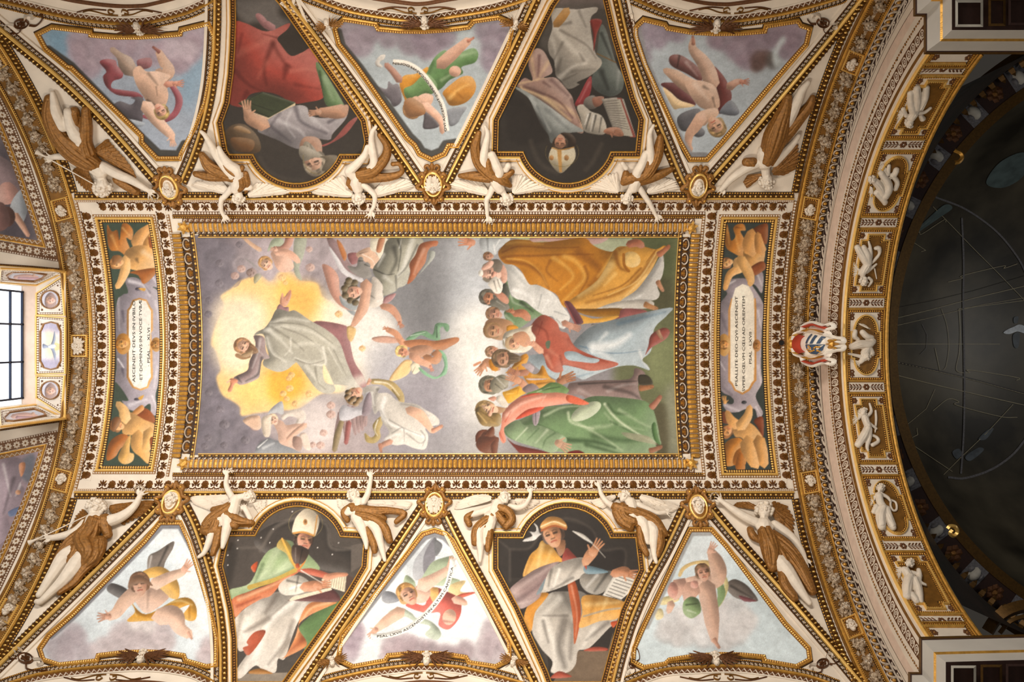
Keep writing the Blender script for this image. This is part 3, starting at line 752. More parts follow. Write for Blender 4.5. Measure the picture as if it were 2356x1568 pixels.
# ---------------- the middle fresco ----------------
def paint_main():
    p = Paint(440, 530, 1575, 1060, '8d898d', light=(-.75, -.6), seed=5)
    # sky: dark grey above, pale below
    p.wash('830,520 1130,520 1110,680 1080,800 960,800 860,700', '75777b', .75, 36)
    p.wash('1040,560 1140,560 1150,760 1140,1060 1030,1060 1040,820', 'bcc0c6', .9, 26)
    p.wash('1030,760 1150,720 1150,1060 1060,1060', 'e6e4e0', .95, 24)
    p.wash('860,860 1040,850 1050,1060 850,1060', '9b97a1', .6, 30)
    p.wash('980,985 1150,985 1150,1060 960,1060', '9c999c', .6, 18)
    # ground
    p.wash('1430,530 1580,530 1580,1060 1430,1060', '6c7050', 1, 8)
    p.wash('1470,530 1540,530 1550,620 1500,690', '4f5638', .8, 10)
    p.wash('1490,790 1580,780 1580,900 1500,880', '8a9268', .8, 12)
    p.wash('1530,900 1580,900 1580,1060 1530,1060', '9a9a86', .8, 8)
    p.wash('1500,650 1540,640 1550,700 1500,730', '494530', .7, 8)
    p.wash('1490,950 1530,930 1535,1050 1490,1050', '57503a', .8, 6)
    # grey billows on the left, warm glory in the middle
    p.wash('440,530 720,530 620,640 520,700 500,800 520,900 600,1000 720,1060 440,1060', '736b73', 1, 24)
    p.wash('560,530 850,530 830,640 740,660 640,640 560,640', 'a2969b', .9, 16)
    p.wash('520,950 740,920 860,960 860,1060 600,1060', 'b3a6a8', .9, 26)
    p.cloud('470,570 40 500,600 46 520,640 34 470,650 46 490,690 36 470,730 40 488,705 28 475,765 24 470,800 24 480,850 32 465,890 36 490,905 26 515,925 30 530,950 28 500,960 44 540,985 34 575,1010 34 500,1020 46 470,1000 40 610,1030 30 560,1040 40', '7d7680', .20)
    p.cloud('560,610 26 580,640 18 600,590 30 640,560 40 700,560 46 760,590 40 730,640 24 620,640 16', 'a4999e', .2)
    glow = '508,681 533,663 556,644 599,633 622,646 642,625 675,623 689,644 730,651 740,680 770,700 815,735 850,770 840,830 815,860 790,900 738,906 689,939 640,944 589,950 556,956 552,935 533,921 511,907 498,870 508,848 497,807 486,790 496,748 516,704'
    p.P(glow, 'f4cc8a', r=0, soft=1)
    p.wash('500,690 600,690 610,780 560,860 500,840 492,790', 'fbe8cc', .95, 16)
    p.wash('640,640 730,660 740,720 660,720', 'f5be5e', .8, 12)
    p.wash('620,850 690,845 700,900 640,930 610,900', 'f0ac3e', .9, 10)
    p.wash('540,880 610,870 600,930 560,930', 'f5c878', .8, 10)
    p.wash('740,690 850,720 850,860 760,900', 'f6e8d4', .95, 18)
    # pale vapour where the angels kneel
    p.wash('800,690 905,720 900,800 830,850 790,760', 'e6e2dd', .95, 14)
    p.wash('690,930 760,930 790,1000 700,1040', 'dcd2d0', .9, 16)
    p.wash('850,800 930,780 940,870 850,880', 'b8b7bd', .7, 14)
    # faint faces in the clouds and in the glory
    def faint(x, y, R, up, c, d):
        p.E(x, y, R, R*.85, c, r=R, k=.2, a=.8)
        a = math.radians(up); ux, uy = math.cos(a), math.sin(a)
        for e in (-1, 1): p.L([(x-uy*e*R*.35+ux*R*.1, y+ux*e*R*.35+uy*R*.1), (x-uy*e*R*.5+ux*R*.12, y+ux*e*R*.5+uy*R*.12)], R*.22, d, .6)
        p.L([(x-ux*R*.4-uy*R*.15, y-uy*R*.4+ux*R*.15), (x-ux*R*.4+uy*R*.15, y-uy*R*.4-ux*R*.15)], R*.2, d, .5)
        p.L([(x-uy*R*.95, y+ux*R*.95), (x+ux*R, y+uy*R), (x+uy*R*.95, y-ux*R*.95)], R*.22, d, .35)
    for x, y, R, u in ((506, 605, 10, 200), (505, 651, 10, 180), (552, 562, 9, 170), (482, 690, 9, 190), (480, 722, 9, 170), (481, 903, 9, 160), (508, 941, 10, 150), (517, 976, 12, 170), (479, 1007, 9, 190), (516, 1024, 9, 180), (565, 1012, 11, 175), (472, 1026, 9, 190)): faint(x, y, R, u, '7f777f', '5a525a')
    for x, y, R, u in ((556, 618, 10, 200), (541, 634, 10, 210), (714, 615, 11, 190), (712, 573, 8, 180), (762, 932, 10, 180), (762, 953, 11, 180), (745, 995, 9, 160), (738, 1024, 10, 180), (720, 1023, 8, 180), (588, 980, 12, 150)): faint(x, y, R, u, 'd2b0a4', '8d6e66')
    faint(579, 627, 12, 190, 'a98f86', '5a4640')
    for x, y, R, u in ((650, 638, 9, 190), (657, 650, 6, 180), (671, 862, 8, 150), (665, 870, 7, 140), (667, 893, 9, 120), (652, 905, 8, 140), (680, 928, 8, 160), (660, 917, 7, 170), (780, 722, 9, 180), (834, 801, 8, 180), (712, 905, 9, 130)): faint(x, y, R, u, 'f3c98f', 'bf7f42')
    p.crop(440, 530, 6.03)
    p.P('870,720 880,620 960,590 975,640 900,730', '9a9c84', r=40, a=.8); p.P('740,380 900,480 960,560 880,500', '8b8a86', r=30, a=.7); p.P('590,790 690,690 660,760', '9c8b86', a=.7)
    # pink putto with folded arms (upper left of the glory)
    p.wash('890,270 1100,120 1500,90 1560,350 1550,700 1430,600 1200,540 1200,700 1060,700 930,540', 'bdb0b6', .9, 8)
    p.P('1440,100 1600,100 1560,350 1500,520 1540,690 1450,620 1420,470', '9fa792', r=60, a=.8)
    p.P('1060,290 1120,130 1230,100 1290,150 1260,230 1140,240', 'a9b59b', r=60, a=.9)
    p.limb('730,100,40 850,200,55 960,270,60', 'd3ae92'); p.limb('1370,80,120 1340,190,110 1250,260,90 1150,250,70', 'b98878')
    p.P('1110,300 1290,260 1400,420 1420,520 1310,580 1200,540 1140,420', 'e3b9a4', r=160); p.limb('1180,300,90 1330,310,105 1430,370,95 1490,430,70', 'e0b19a')
    p.hand(1190, 270, 190, 90, 'dcae98', 10); p.head(1045, 460, 105, 215, 'e8bfa6', 'c89a66', turn=-.3)
    # Christ's rear wing-like rose veil and the wings at the right of the glory
    p.P('1830,470 1960,520 2050,660 2060,900 2130,1000 2040,960 1920,820 1860,640', 'bb8e7d', r=70); p.P('2050,900 2200,1080 2300,1140 2260,1180 2140,1080', '9aa0a4', r=40)
    # Christ, head to the left, arms spread
    p.P('1690,1270 2120,1310 2180,1420 2260,1800 2400,2030 2430,2180 2330,2150 2150,1900 1900,1600', '976a6c', r=120)
    p.P('1370,830 1390,900 1330,1040 1270,1050 1230,1000 1260,880 1290,920', 'd29c82', r=40); p.L('1265,880 1270,1000', 26, 'cf9a80'); p.L('1375,840 1330,960', 34, 'c48a70')
    p.P('1190,1100 1225,1020 1290,1060 1350,1060 1350,1130 1290,1140', '9d777b', r=30)
    p.P('1190,1090 1350,1120 1450,1110 1660,1250 1900,1390 2060,1550 2150,1800 2230,2000 2280,2140 2080,2140 1860,2100 1840,1850 1990,2160 1990,2230 1900,2260 1740,2200 1490,1860 1430,1850 1330,1930 1190,1960 1010,1880 1010,1790 1080,1760 1040,1600 1000,1440 880,1450 920,1400 1020,1350 1110,1230', 'b4b0a2', r=170, k=.3)
    p.F([('1100,1290 1350,1220 1640,1260', 60, .35), ('1030,1380 1300,1330 1700,1420 2000,1640', 70, .30), ('1080,1290 1300,1280 1620,1330 1960,1560', 26, -.30), ('1080,1380 1250,1520 1400,1700', 60, .35), ('1120,1340 1400,1520 1560,1660', 34, -.28), ('1250,1340 1600,1480 1900,1720', 24, -.25), ('1040,1500 1130,1700 1310,1820', 70, .4), ('1020,1420 1100,1700 1240,1800', 22, -.3), ('1380,1500 1380,1640 1300,1730', 30, .35), ('1830,1620 1860,1850 1640,1840 1440,1760', 34, .45), ('1460,1600 1600,1560 1760,1600 1830,1760 1760,1820 1560,1800', 60, .22), ('1450,1790 1650,1850 1850,1800', 20, -.3), ('1100,1960 1000,1900', 24, -.2), ('1600,1880 1780,2120', 60, .35), ('1720,1900 1760,2100 1860,2200', 30, -.3), ('1840,1900 1940,2080', 40, -.18), ('1500,1880 1700,2160', 20, -.25), ('1900,1620 2100,1980', 26, .3), ('1980,1660 2160,2020', 20, -.22)], '5b574c', 'fbf8ee')
    p.crop(440, 790, 6.03)
    p.P('870,-110 1010,-90 1040,100 1090,200 990,230 960,360 930,480 720,570 640,550 590,480 640,440 780,370 810,240 880,90 890,-20', '9a8585', r=110, k=.3)
    p.F([('960,-60 930,120 850,340', 40, .28), ('980,200 930,420 760,520', 40, -.3), ('640,470 700,540', 26, -.3), ('900,60 1000,160', 30, .2)])
    p.P('510,640 545,560 530,500 580,480 650,510 630,550 600,560 560,660 520,670', 'd08a6a', r=30); p.L('500,540 540,510', 20, 'e9b79a')
    p.crop(440, 530, 6.03)
    p.head(735, 1615, 130, 205, 'dcb096', '9a7352', turn=.35, beard='8d6a4d'); p.L('640,1730 720,1760 800,1740', 60, '93704f', .9)
    p.crop(440, 790, 6.03)
    p.P('690,160 850,90 840,150 760,190', 'a98c6a', r=20)
    # putti on the vapour, lower left
    p.P('1070,980 1110,900 1230,805 1275,830 1280,980 1180,960', 'b6b7ba', r=60); p.P('720,1080 800,1010 940,1000 970,1090 960,1180 880,1190', 'd6b49c', r=50)
    p.P('890,1500 930,1400 1070,1310 1160,1340 1250,1360 1460,1480 1460,1520 890,1520', '8f9298', r=60); p.F([('930,1440 1060,1330', 20, .6), ('1000,1450 1150,1380', 40, .3)])
    p.P('1250,1000 1400,920 1560,930 1590,1040 1500,1130 1440,1130 1470,1040 1360,1010 1280,1060', 'e2d6cc', r=40); p.P('1500,1270 1600,1250 1660,1470 1560,1440', 'e3cfc2', r=30)
    p.P('1130,1060 1260,1070 1320,1130 1460,1110 1580,1120 1560,1190 1440,1260 1520,1440 1490,1490 1400,1450 1230,1380 1200,1240', 'deb9a6', r=110); p.limb('1580,1130,80 1440,1240,80 1340,1330,60', 'dfb6a0'); p.P('1420,1290 1520,1310 1540,1440 1490,1490 1410,1420', 'a88a7e', r=60)
    p.head(1140, 1060, 80, 240, 'e2bda6', 'cbb59a', turn=.4); p.P('980,1040 1110,990 1110,1060 1100,1250 1060,1300 1000,1260', 'd8c9b8', r=40)
    # upper angel, grey robe, wings open
    p.crop(720, 530, 6.03)
    p.P('130,470 240,510 350,640 370,820 420,930 600,1060 560,1110 440,1080 330,1000 240,860 170,640', 'c08f7e', r=90); p.P('370,900 480,980 620,1040 600,1100 520,1100 400,1020', '9fa5a8', r=40)
    p.P('190,100 330,150 470,400 620,560 800,640 700,660 520,640 420,560 330,430', '8b7476', r=80); p.P('330,130 400,180 470,340 440,420 390,330', 'b0672f', r=20, a=.8)
    p.limb('230,230,20 330,400,60 430,560,70 560,640,60 680,690,60', 'cfccd0'); p.P('480,330 610,310 640,420 540,470', '8d5d5e', r=40)
    p.P('610,310 790,230 900,350 940,380 900,480 820,530 720,430 630,380', 'd0ad95', r=70); p.F([('690,330 820,400 870,500', 14, .4), ('650,320 760,290', 12, -.3)])
    p.P('800,130 860,90 1000,90 1060,160 1090,230 960,340 930,400 880,310 800,260', 'd9d2c0', r=60); p.P('920,110 1000,100 980,200 940,300 880,290 890,200', 'b27a5a', r=40)
    p.P('620,430 640,370 690,370 710,440 760,440 800,480 790,540 820,640 700,660 560,590 480,490 600,500', '87837f', r=60); p.F([('640,420 700,420', 14, -.4), ('720,470 790,500', 14, -.4)])
    p.P('1060,110 1450,90 1540,170 1500,230 1400,430 1350,560 1300,740 1180,800 1150,840 960,900 900,700 830,540 960,350', '9b998b', r=190, k=.3)
    p.F([('1130,240 1160,420 1080,590', 70, -.3), ('980,330 900,500', 50, .3), ('1180,130 1220,280 1180,560', 26, -.35), ('1200,240 1230,120', 20, .3), ('1380,130 1260,500 1170,640', 70, .28), ('1450,200 1300,500 1190,620', 30, -.25), ('850,540 1020,610 1130,600', 16, -.4), ('1150,630 1160,840', 30, -.25), ('1000,640 1100,720', 70, .25), ('940,720 970,860', 26, -.4)])
    p.P('1500,180 1720,140 1720,210 1640,230 1590,300 1560,440 1480,560 1400,680 1310,740 1350,580 1340,460 1420,340', 'a25f3e', r=90); p.F([('1540,260 1450,460 1400,600', 50, .2), ('1500,560 1440,620', 30, -.25)])
    p.P('1690,290 1680,380 1560,520 1400,690 1350,740 1480,600 1600,400 1610,290', '9da09a', r=40)
    p.P('830,640 960,740 970,870 980,990 890,1060 790,1050 800,860', 'd8cfc5', r=100); p.F([('800,900 860,940', 20, -.25), ('900,980 960,960', 30, .3)]); p.P('1000,920 1150,870 1090,970 980,1020', 'a97f80', r=30)
    p.limb('740,740,170 730,900,140 700,1060,150 640,1180,120 560,1310,70', 'd3a48b'); p.hand(540, 1320, 110, 85, 'd6a68c', 12)
    p.limb('960,1050,80 1080,1080,110 1170,1180,90 1210,1270,60', 'c49178'); p.hand(1200, 1270, 60, 90, 'b97e63', 22)
    p.head(560, 850, 130, 165, 'dcab92', '5f5340', turn=-.3)
    for x, y in ((480, 740), (580, 720), (440, 800), (450, 900), (520, 970), (590, 1000), (500, 690)): p.E(x, y, 50, 44, '66583f', k=.5)
    # small putto with the green veil
    p.P('1290,1510 1410,1420 1560,1390 1660,1440 1700,1300 1780,1280 1880,1300 1890,1380 1850,1400 1800,1330 1760,1380 1760,1520 1620,1500 1500,1450 1400,1510', '6f9574', r=40); p.F([('1350,1460 1560,1410', 12, .4), ('1720,1480 1720,1330', 14, -.4)])
    p.P('480,1330 600,1370 540,1540 480,1480', 'd9b67e', r=30); p.P('820,1490 1000,1460 1180,1500 1160,1560 900,1550', 'c39a88', r=30)
    p.limb('1030,1370,70 1150,1430,90 1230,1540,90 1300,1590,90', 'c68f70'); p.hand(1040, 1370, 200, 70, 'b98265', 22)
    p.crop(720, 790, 6.03)
    p.P('1260,-30 1500,-60 1700,-40 1990,-90 2020,-30 1890,50 1800,90 1650,80 1500,60 1350,60', 'b67a55', r=110)
    p.P('1060,500 1130,380 1270,230 1380,250 1340,400 1250,470 1110,520', 'e6c08a', r=30); p.P('1350,300 1440,250 1490,340 1460,400 1390,420', 'e3d8c0', r=30); p.F([('1380,400 1420,320', 8, -.3)])
    p.P('1480,330 1640,440 1740,450 1820,330 1800,200 1720,100 1790,100 1860,200 1860,400 1780,460 1680,490 1560,440 1480,370', '86b391', r=40)
    p.P('1330,80 1480,20 1640,40 1660,110 1560,190 1400,160', 'b78a70', r=80); p.limb('1720,140,150 1700,230,120 1560,190,90', 'bd8663'); p.limb('1370,160,110 1480,240,100 1620,300,80', 'd2a085'); p.hand(1630, 310, 70, 80, 'd6967e', 14)
    p.head(1250, 110, 95, 190, 'c98f72', 'd3b878', turn=-.4)
    # lower angel in white
    p.wash('440,560 560,470 720,440 760,520 640,600 540,760', 'd6d2c8', .8, 6)
    p.P('1000,500 1130,540 1250,680 1270,810 1210,820 1130,700 980,580 820,560 820,490', 'b09a68', r=50); p.F([('860,530 1050,560 1200,720', 22, .45), ('1100,640 1200,780', 16, -.35)]); p.P('830,1130 940,1010 970,1100 930,1200 940,1300 860,1380 740,1360 720,1240 800,1300 860,1260', 'b39d66', r=40); p.F([('900,1060 860,1200 900,1280', 18, .5)])
    p.P('690,640 760,590 930,600 900,680 1050,690 1190,800 1430,840 1560,920 1640,960 1740,1040 1750,1120 1680,1140 1560,1180 1600,1280 1560,1460 1400,1450 1280,1400 1140,1410 990,1340 1060,1230 960,1080 920,930 860,980 820,880 760,800', 'd6d0c8', r=190, k=.28)
    p.F([('930,620 860,740 860,930', 60, -.3), ('820,680 850,860', 30, .3), ('1000,760 960,920 1050,1100 1300,1200 1560,1300', 60, .45), ('940,930 1080,1180', 26, -.2), ('1060,1060 1280,1180 1500,1270', 18, -.35), ('1100,1240 1250,1170 1270,1360', 20, -.35), ('1300,1250 1480,1380 1560,1340', 24, -.3), ('1020,1320 1150,1260 1220,1260', 40, .3), ('1230,840 1450,880 1600,1000', 34, -.2), ('900,640 1000,670', 40, -.55), ('1500,1210 1560,1300 1520,1420', 20, -.35)], '5f5d5a')
    p.limb('1330,920,120 1480,990,150 1580,1110,110 1660,1220,70', 'e4b89e'); p.foot(1655, 1215, -28, 160, 'd9a085'); p.limb('1080,1360,80 980,1400,70 950,1440,50', 'c0907a'); p.foot(930, 1390, 80, 120, 'b8836c')
    p.head(590, 720, 130, 140, 'd8a98e', '8f7350', turn=.5)
    for x, y in ((490, 680), (480, 740), (530, 800), (600, 830), (640, 780), (560, 770)): p.E(x, y, 46, 42, '8a6c48', k=.5)
    p.hand(760, 560, -60, 80, 'cf9c84', 10)
    p.wing('380,960 420,880 520,870 640,930 720,980', '290,1500 340,1330 470,1390 500,1330 590,1260 640,1230 690,1200 730,1140', 'a98f8e', 74); p.limb('400,1080,70 340,1280,90 300,1480,70', '8e7c5c'); p.limb('500,1100,80 460,1380,60', '9c5d5a')
    p.P('380,1060 370,930 430,850 560,890 700,860 720,700 800,680 810,850 780,980 640,1000 500,1060', 'c3c1c8', r=60); p.P('740,720 800,680 820,860 790,980 690,1000 690,880', '93848c', r=50)
    # apostles on the right ------------------------------------------------------------
    p.crop(1050, 530, 6.03)
    p.P('740,80 1020,80 1220,120 1340,160 1700,80 2100,80 2420,90 2380,260 2160,300 1700,200 1500,260', 'a2a88c', r=60); p.P('1010,130 1060,80 1220,80 1760,80 2110,80 1990,180 1740,190 1240,150 1080,160', 'a98984', r=60)
    p.hand(230, 170, 190, 200, 'bf8468', 18, thumb=-1)
    p.P('320,150 380,80 740,100 660,200 590,250 540,340 440,310 350,270', 'b9bec2', r=90); p.F([('430,110 440,270', 30, -.2), ('520,200 540,320', 20, .5), ('600,130 540,230', 20, .4)])
    p.head(450, 360, 70, 190, 'b98a70', '7a5a40', turn=.6)
    # green apostle and the faces below
    p.P('640,760 720,700 760,900 940,980 1100,1100 1220,1160 1060,1230 860,1360 740,1300 660,1160 700,1040 620,860', '66805a', r=110); p.F([('760,900 800,1000 1000,1060', 40, .2), ('900,1000 1060,1120', 50, -.3), ('680,1180 800,1280', 40, .2)])
    p.P('590,860 680,720 740,860 700,960 600,900', '44463c', r=40); p.limb('1000,1220,100 920,1150,120 800,1150,90', 'b27457'); p.hand(790, 1130, 200, 100, 'a86a4e', 10)
    p.head(460, 930, 130, 190, 'b07a5c', '57534a', turn=-.55, beard='6d6a60'); p.P('480,960 640,940 740,1060 680,1110 560,1090 480,1050', '6d6a60', r=60); p.F([('560,980 680,1060', 14, .2)])
    p.P('520,850 640,860 730,960 700,1020 600,960', 'b5806a', r=60)
    p.head(530, 1160, 110, 190, 'b58670', '7a5c44', turn=0); p.P('420,1250 560,1210 760,1260 800,1380 640,1520 420,1460 390,1360', 'a9805f', r=120); p.head(520, 1390, 130, 185, 'b68a68', '8a6a48', turn=0, curls=0); p.P('700,1330 800,1310 860,1360 720,1420', 'c98b2c', r=20)
    # the old man in the ochre cloak
    p.P('650,460 740,440 860,540 960,640 1010,740 1140,760 1290,830 1400,930 1500,1080 1570,1180 1560,1260 1500,1360 1420,1330 1340,1200 1230,1180 1100,1100 960,980 840,950 760,880 720,760 690,600', 'd3d2cf', r=150, k=.25)
    p.F([('760,520 900,680 980,760', 60, -.16), ('1180,890 1130,1090', 20, -.3), ('1270,970 1190,1120', 40, .3), ('1360,1120 1540,1180', 20, -.3), ('1390,1230 1480,1330', 20, -.3), ('800,820 1000,900 1100,1040', 60, .35)], '66696a')
    p.P('580,330 620,240 760,130 1000,130 1080,160 1330,150 1760,100 1880,190 2010,260 2160,290 2240,230 2400,220 2560,210 2760,260 2870,210 2900,230 2820,330 2700,560 2500,830 2250,1000 1900,1090 1650,1090 1480,1050 1400,900 1290,830 1120,750 1010,740 900,560 800,480 660,450', 'b8781f', r=240, k=.3)
    p.F([('640,300 860,220 1300,240 1700,230', 26, -.4), ('640,380 800,350 1100,350 1500,330 1900,330', 40, -.35), ('700,420 1000,480 1180,620 1280,800', 60, -.32), ('700,390 960,420 1150,560 1260,760', 26, .22), ('1300,420 1250,560 1400,700', 40, -.25), ('1350,380 1500,480 1620,640 1440,820', 60, .25), ('1500,360 1660,430 1780,640 1640,820 1480,980', 70, .25), ('1780,500 1820,660 1700,880', 40, -.3), ('1700,300 2000,560 1850,760', 130, -.3), ('1860,900 1560,1000', 40, .3), ('1980,700 1700,960', 40, -.25), ('700,180 900,160 1200,190', 50, .14), ('2180,340 1960,640', 60, .30)], '5c2f06', 'ffd98a')
    p.P('2220,240 2400,220 2560,220 2760,260 2880,220 2800,360 2650,640 2480,860 2250,1010 1900,1090 1640,1080 1480,1040 1700,880 1950,690 2100,450', 'd39a43', r=120, k=.25)
    p.F([('2140,480 1960,720 1700,900', 120, .35), ('2560,520 2300,760 1900,900', 30, -.4), ('2760,330 2560,600 2260,860 1800,1000', 70, -.38), ('2780,300 2500,700 2100,900', 26, .4), ('2200,300 2260,500 2360,560', 60, -.45), ('2260,260 2330,230', 40, -.3), ('2640,620 2300,960', 36, .35), ('2200,600 2050,760', 60, .25), ('2780,250 2640,430', 20, -.35)], '6b3a08', 'ffe3a4')
    p.E(2430, 400, 125, 110, 'e2bc76', 20, r=60); p.L('2320,330 2330,480 2390,560', 40, '8a520f', .8)
    p.P('2850,330 2880,470 2870,560 2850,640 2790,780 2820,880 2760,960 2540,980 2280,980 2500,820 2700,560', 'c9c6c1', r=100); p.F([('2830,420 2700,640', 40, -.16), ('2560,900 2440,970', 30, .3), ('2480,960 2700,960', 16, -.3)], '5a5c60'); p.P('2000,1060 2260,980 2600,960 2740,1000 2640,1080 2000,1090', 'c9c3ba', r=60)
    p.P('1650,1090 1900,1085 2300,1080 2330,1180 2200,1200 1980,1200 1760,1160', '8d5d14', r=50); p.P('2300,1085 2560,1090 2650,1140 2500,1210 2100,1270 2250,1180', '9a5a58', r=60); p.P('1680,1160 1900,1220 2140,1190 2260,1190 2100,1260 1800,1290 1720,1290', 'd79f3f', r=40)
    p.foot(2800, 340, -40, 200, 'b3704f'); p.foot(2790, 700, 60, 160, 'c08a68'); p.foot(2610, 1020, 20, 190, 'b98558'); p.limb('2390,190,100 2500,170,110 2580,210,90', 'a8674c')
    p.P('1500,1010 1560,980 1640,1060 1760,1260 1700,1300 1640,1260', '5d3138', r=40); p.P('1500,1000 1520,1010 1680,1320 1650,1310', '8a4a48'); p.hand(1560, 1310, 20, 170, 'c4907a', 6); p.limb('1490,1280,90 1600,1330,80', 'c4907a')
    p.limb('1880,1310,34 2180,1320,34', '8d8a86'); p.limb('1880,1350,20 2220,1350,22', 'c8a25a'); p.P('2140,1310 2240,1290 2290,1340 2250,1360 2160,1370', '6d4a1c')
    # old man's head
    p.P('580,560 640,470 700,560 700,700 640,720', 'c99a86', r=40); p.head(480, 580, 150, 180, 'd9ac98', '6e6558', turn=-.75, bald=1, curls=0)
    p.P('360,500 480,410 590,400 640,480 600,580 520,560 500,510 380,540', '6e6459', r=60); p.P('350,520 460,420 520,440 480,510 380,550', 'd8ab98', r=40); p.E(520, 610, 36, 44, 'd39a84', k=.5)
    p.P('440,740 500,660 560,640 640,740 620,860 540,870 470,790', 'ddd6cc', r=60); p.F([('520,700 560,840', 20, -.3), ('570,680 610,800', 18, -.3)]); p.E(340, 590, 34, 46, 'ded9d0')
    # blue and red figure with the white veil
    p.crop(1050, 790, 6.03)
    p.P('1000,170 1500,100 1700,-100 1900,-250 2300,-360 2960,-500 2930,-400 2780,-260 2730,-150 2700,100 2580,220 2650,300 2680,370 2560,330 2420,300 2200,330 1900,440 1760,500 1640,460 1420,500 1280,440 1100,320', 'adbcc5', r=240, k=.28)
    p.F([('2250,-280 2900,-440', 60, -.25), ('1700,30 2040,120 2300,130 2600,90', 20, -.35), ('1900,60 2200,10 2400,-120', 140, .5), ('2000,120 2200,260', 90, .3), ('1800,40 1880,180', 18, -.25), ('1450,200 1700,250 1950,230', 70, .4), ('1640,470 1900,400', 40, -.2), ('2540,100 2600,260 2670,350', 40, .4), ('2080,-140 1980,-40', 60, .3), ('1500,120 1720,160 1900,170', 60, -.18)], '40607c')
    p.P('2700,-120 2870,-220 2960,-170 2900,-60 2700,60 2620,160 2660,40', '9a5148', r=50); p.foot(2790, -180, 60, 140, 'a98468')
    p.P('1040,-260 1200,-400 1390,-300 1440,-180 1540,-140 1600,-20 1700,80 1980,200 2240,270 2160,330 1880,380 1660,330 1480,300 1480,380 1370,400 1260,320 1200,150 1060,40 1000,-100', 'b25c48', r=160, k=.3)
    p.F([('1100,-260 1250,-160 1280,40', 40, -.3), ('1190,-300 1130,-120', 20, -.35), ('1250,180 1330,330', 60, .35), ('1440,180 1480,330', 40, -.3), ('1700,140 2100,260', 40, -.25), ('1300,100 1430,190', 60, .2), ('1500,300 1800,350', 30, -.2), ('1560,-60 1700,60 1900,170', 60, -.2)], '5a1c12', 'f2b59a')
    p.P('1500,120 1640,110 1800,180 1980,220 1920,270 1700,250 1540,220', 'a9bac4', r=60); p.P('1240,-20 1300,-40 1290,60 1250,60', '5d6a55')
    p.P('640,0 660,-130 760,-190 1020,-240 1060,-280 1040,-180 1100,-90 1070,20 1000,100 900,130 740,120 680,60', 'd6cdba', r=70, k=.3); p.F([('660,-60 740,90 900,110', 20, .5), ('700,-80 770,60', 16, -.4), ('1040,-220 1090,-100', 16, -.3)])
    p.head(800, -10, 110, 170, 'd3a080', 'b59a78', turn=-.3, curls=0); p.P('780,-110 930,-170 1020,-80 1010,20 920,40', 'c79474', r=60); p.limb('1180,110,90 1120,60,90 1060,-10,70', 'd9a286'); p.hand(1080, 20, 200, 110, 'd8a287', 8)
    # ochre apostles in the middle
    p.limb('570,340,110 460,270,120 400,260,110', 'bf8a6a'); p.P('450,240 520,220 580,340 560,380 480,360', 'c98426', r=40); p.hand(390, 290, 130, 170, 'c48d6c', 14, thumb=-1); p.L('330,260 250,300', 34, 'c28a6a'); p.head(500, 110, 90, 170, 'c08f74', '8d6e55', turn=.5)
    p.P('680,410 760,340 860,200 960,140 1000,180 980,260 940,320 1060,420 1140,400 1200,300 1290,460 1380,520 1300,570 1140,620 1000,560 900,420 780,400', 'c8882b', r=90, k=.3); p.F([('820,300 980,180', 24, -.3), ('760,380 900,260', 30, .25), ('1060,440 1290,480', 50, .3), ('1120,560 1330,530', 30, -.35)], '5c3206', 'ffdc90'); p.P('900,290 1000,280 1080,330 1050,400 980,350', 'b3a2a6', r=40); p.P('980,480 1280,490 1040,510', 'bfb0b0')
    p.head(660, 210, 150, 180, 'b98b6e', '6b5640', turn=.1, beard='6a5844')
    p.P('640,680 720,650 860,590 920,580 910,640 970,680 900,720 830,770 730,830 680,770', 'dfa636', r=60); p.F([('780,640 860,620 840,700', 16, -.3), ('700,700 800,690', 20, .3)], '7a4a08', 'ffe7a8')
    p.head(480, 580, 150, 185, 'bb8868', '6b6656', turn=.25, beard='8d8674'); p.P('480,520 620,430 720,470 720,560 620,660 560,690 480,640', '908a78', r=70); p.F([('560,480 680,600', 20, .3), ('600,460 700,500', 14, -.3), ('540,560 640,640', 16, -.3)])
    p.limb('950,590,100 880,520,100', 'c08a6c'); p.hand(870, 520, 205, 190, 'c28d6e', 12, thumb=-1); p.limb('980,400,90 880,410,90', 'a8745c'); p.hand(860, 420, 200, 150, 'a8745c', 10)
    p.P('920,620 1040,550 1140,610 1080,670 960,680', '857577', r=40); p.hand(1430, 520, -20, 230, 'ad7656', 8, thumb=-1)
    p.P('1560,560 1620,540 1920,510 2400,490 2480,340 2620,420 2520,560 2560,760 2600,790 2200,790 1880,830 1740,720 1540,700', '8d7672', r=130, k=.25); p.F([('1700,560 2100,540 2500,520', 26, -.3), ('2100,660 2300,580 2480,560', 50, .18), ('2060,600 2400,680 2540,760', 60, -.25), ('1700,640 1900,740', 60, .14), ('2400,360 2300,470', 50, -.2)])
    p.P('2530,440 2650,440 2720,520 2700,580 2540,570', '3f3a2c', r=20); p.foot(2540, 620, -8, 190, 'a8704a'); p.P('980,690 1120,640 1200,600 1300,540 1420,550 1560,640 1500,700 1340,690 1100,700 1000,720', '6a8a52', r=60); p.F([('1200,640 1440,600', 20, -.3), ('1120,670 1300,600', 16, .25)])
    # young man in green with the red mantle
    p.P('690,1140 820,1080 940,1030 1200,880 1600,840 1850,740 2060,730 2400,760 2620,800 2720,900 2780,1080 2820,1300 2840,1400 2760,1380 2700,1540 1650,1540 1450,1500 1300,1500 1100,1440 850,1360 720,1300 660,1220', '759367', r=260, k=.3)
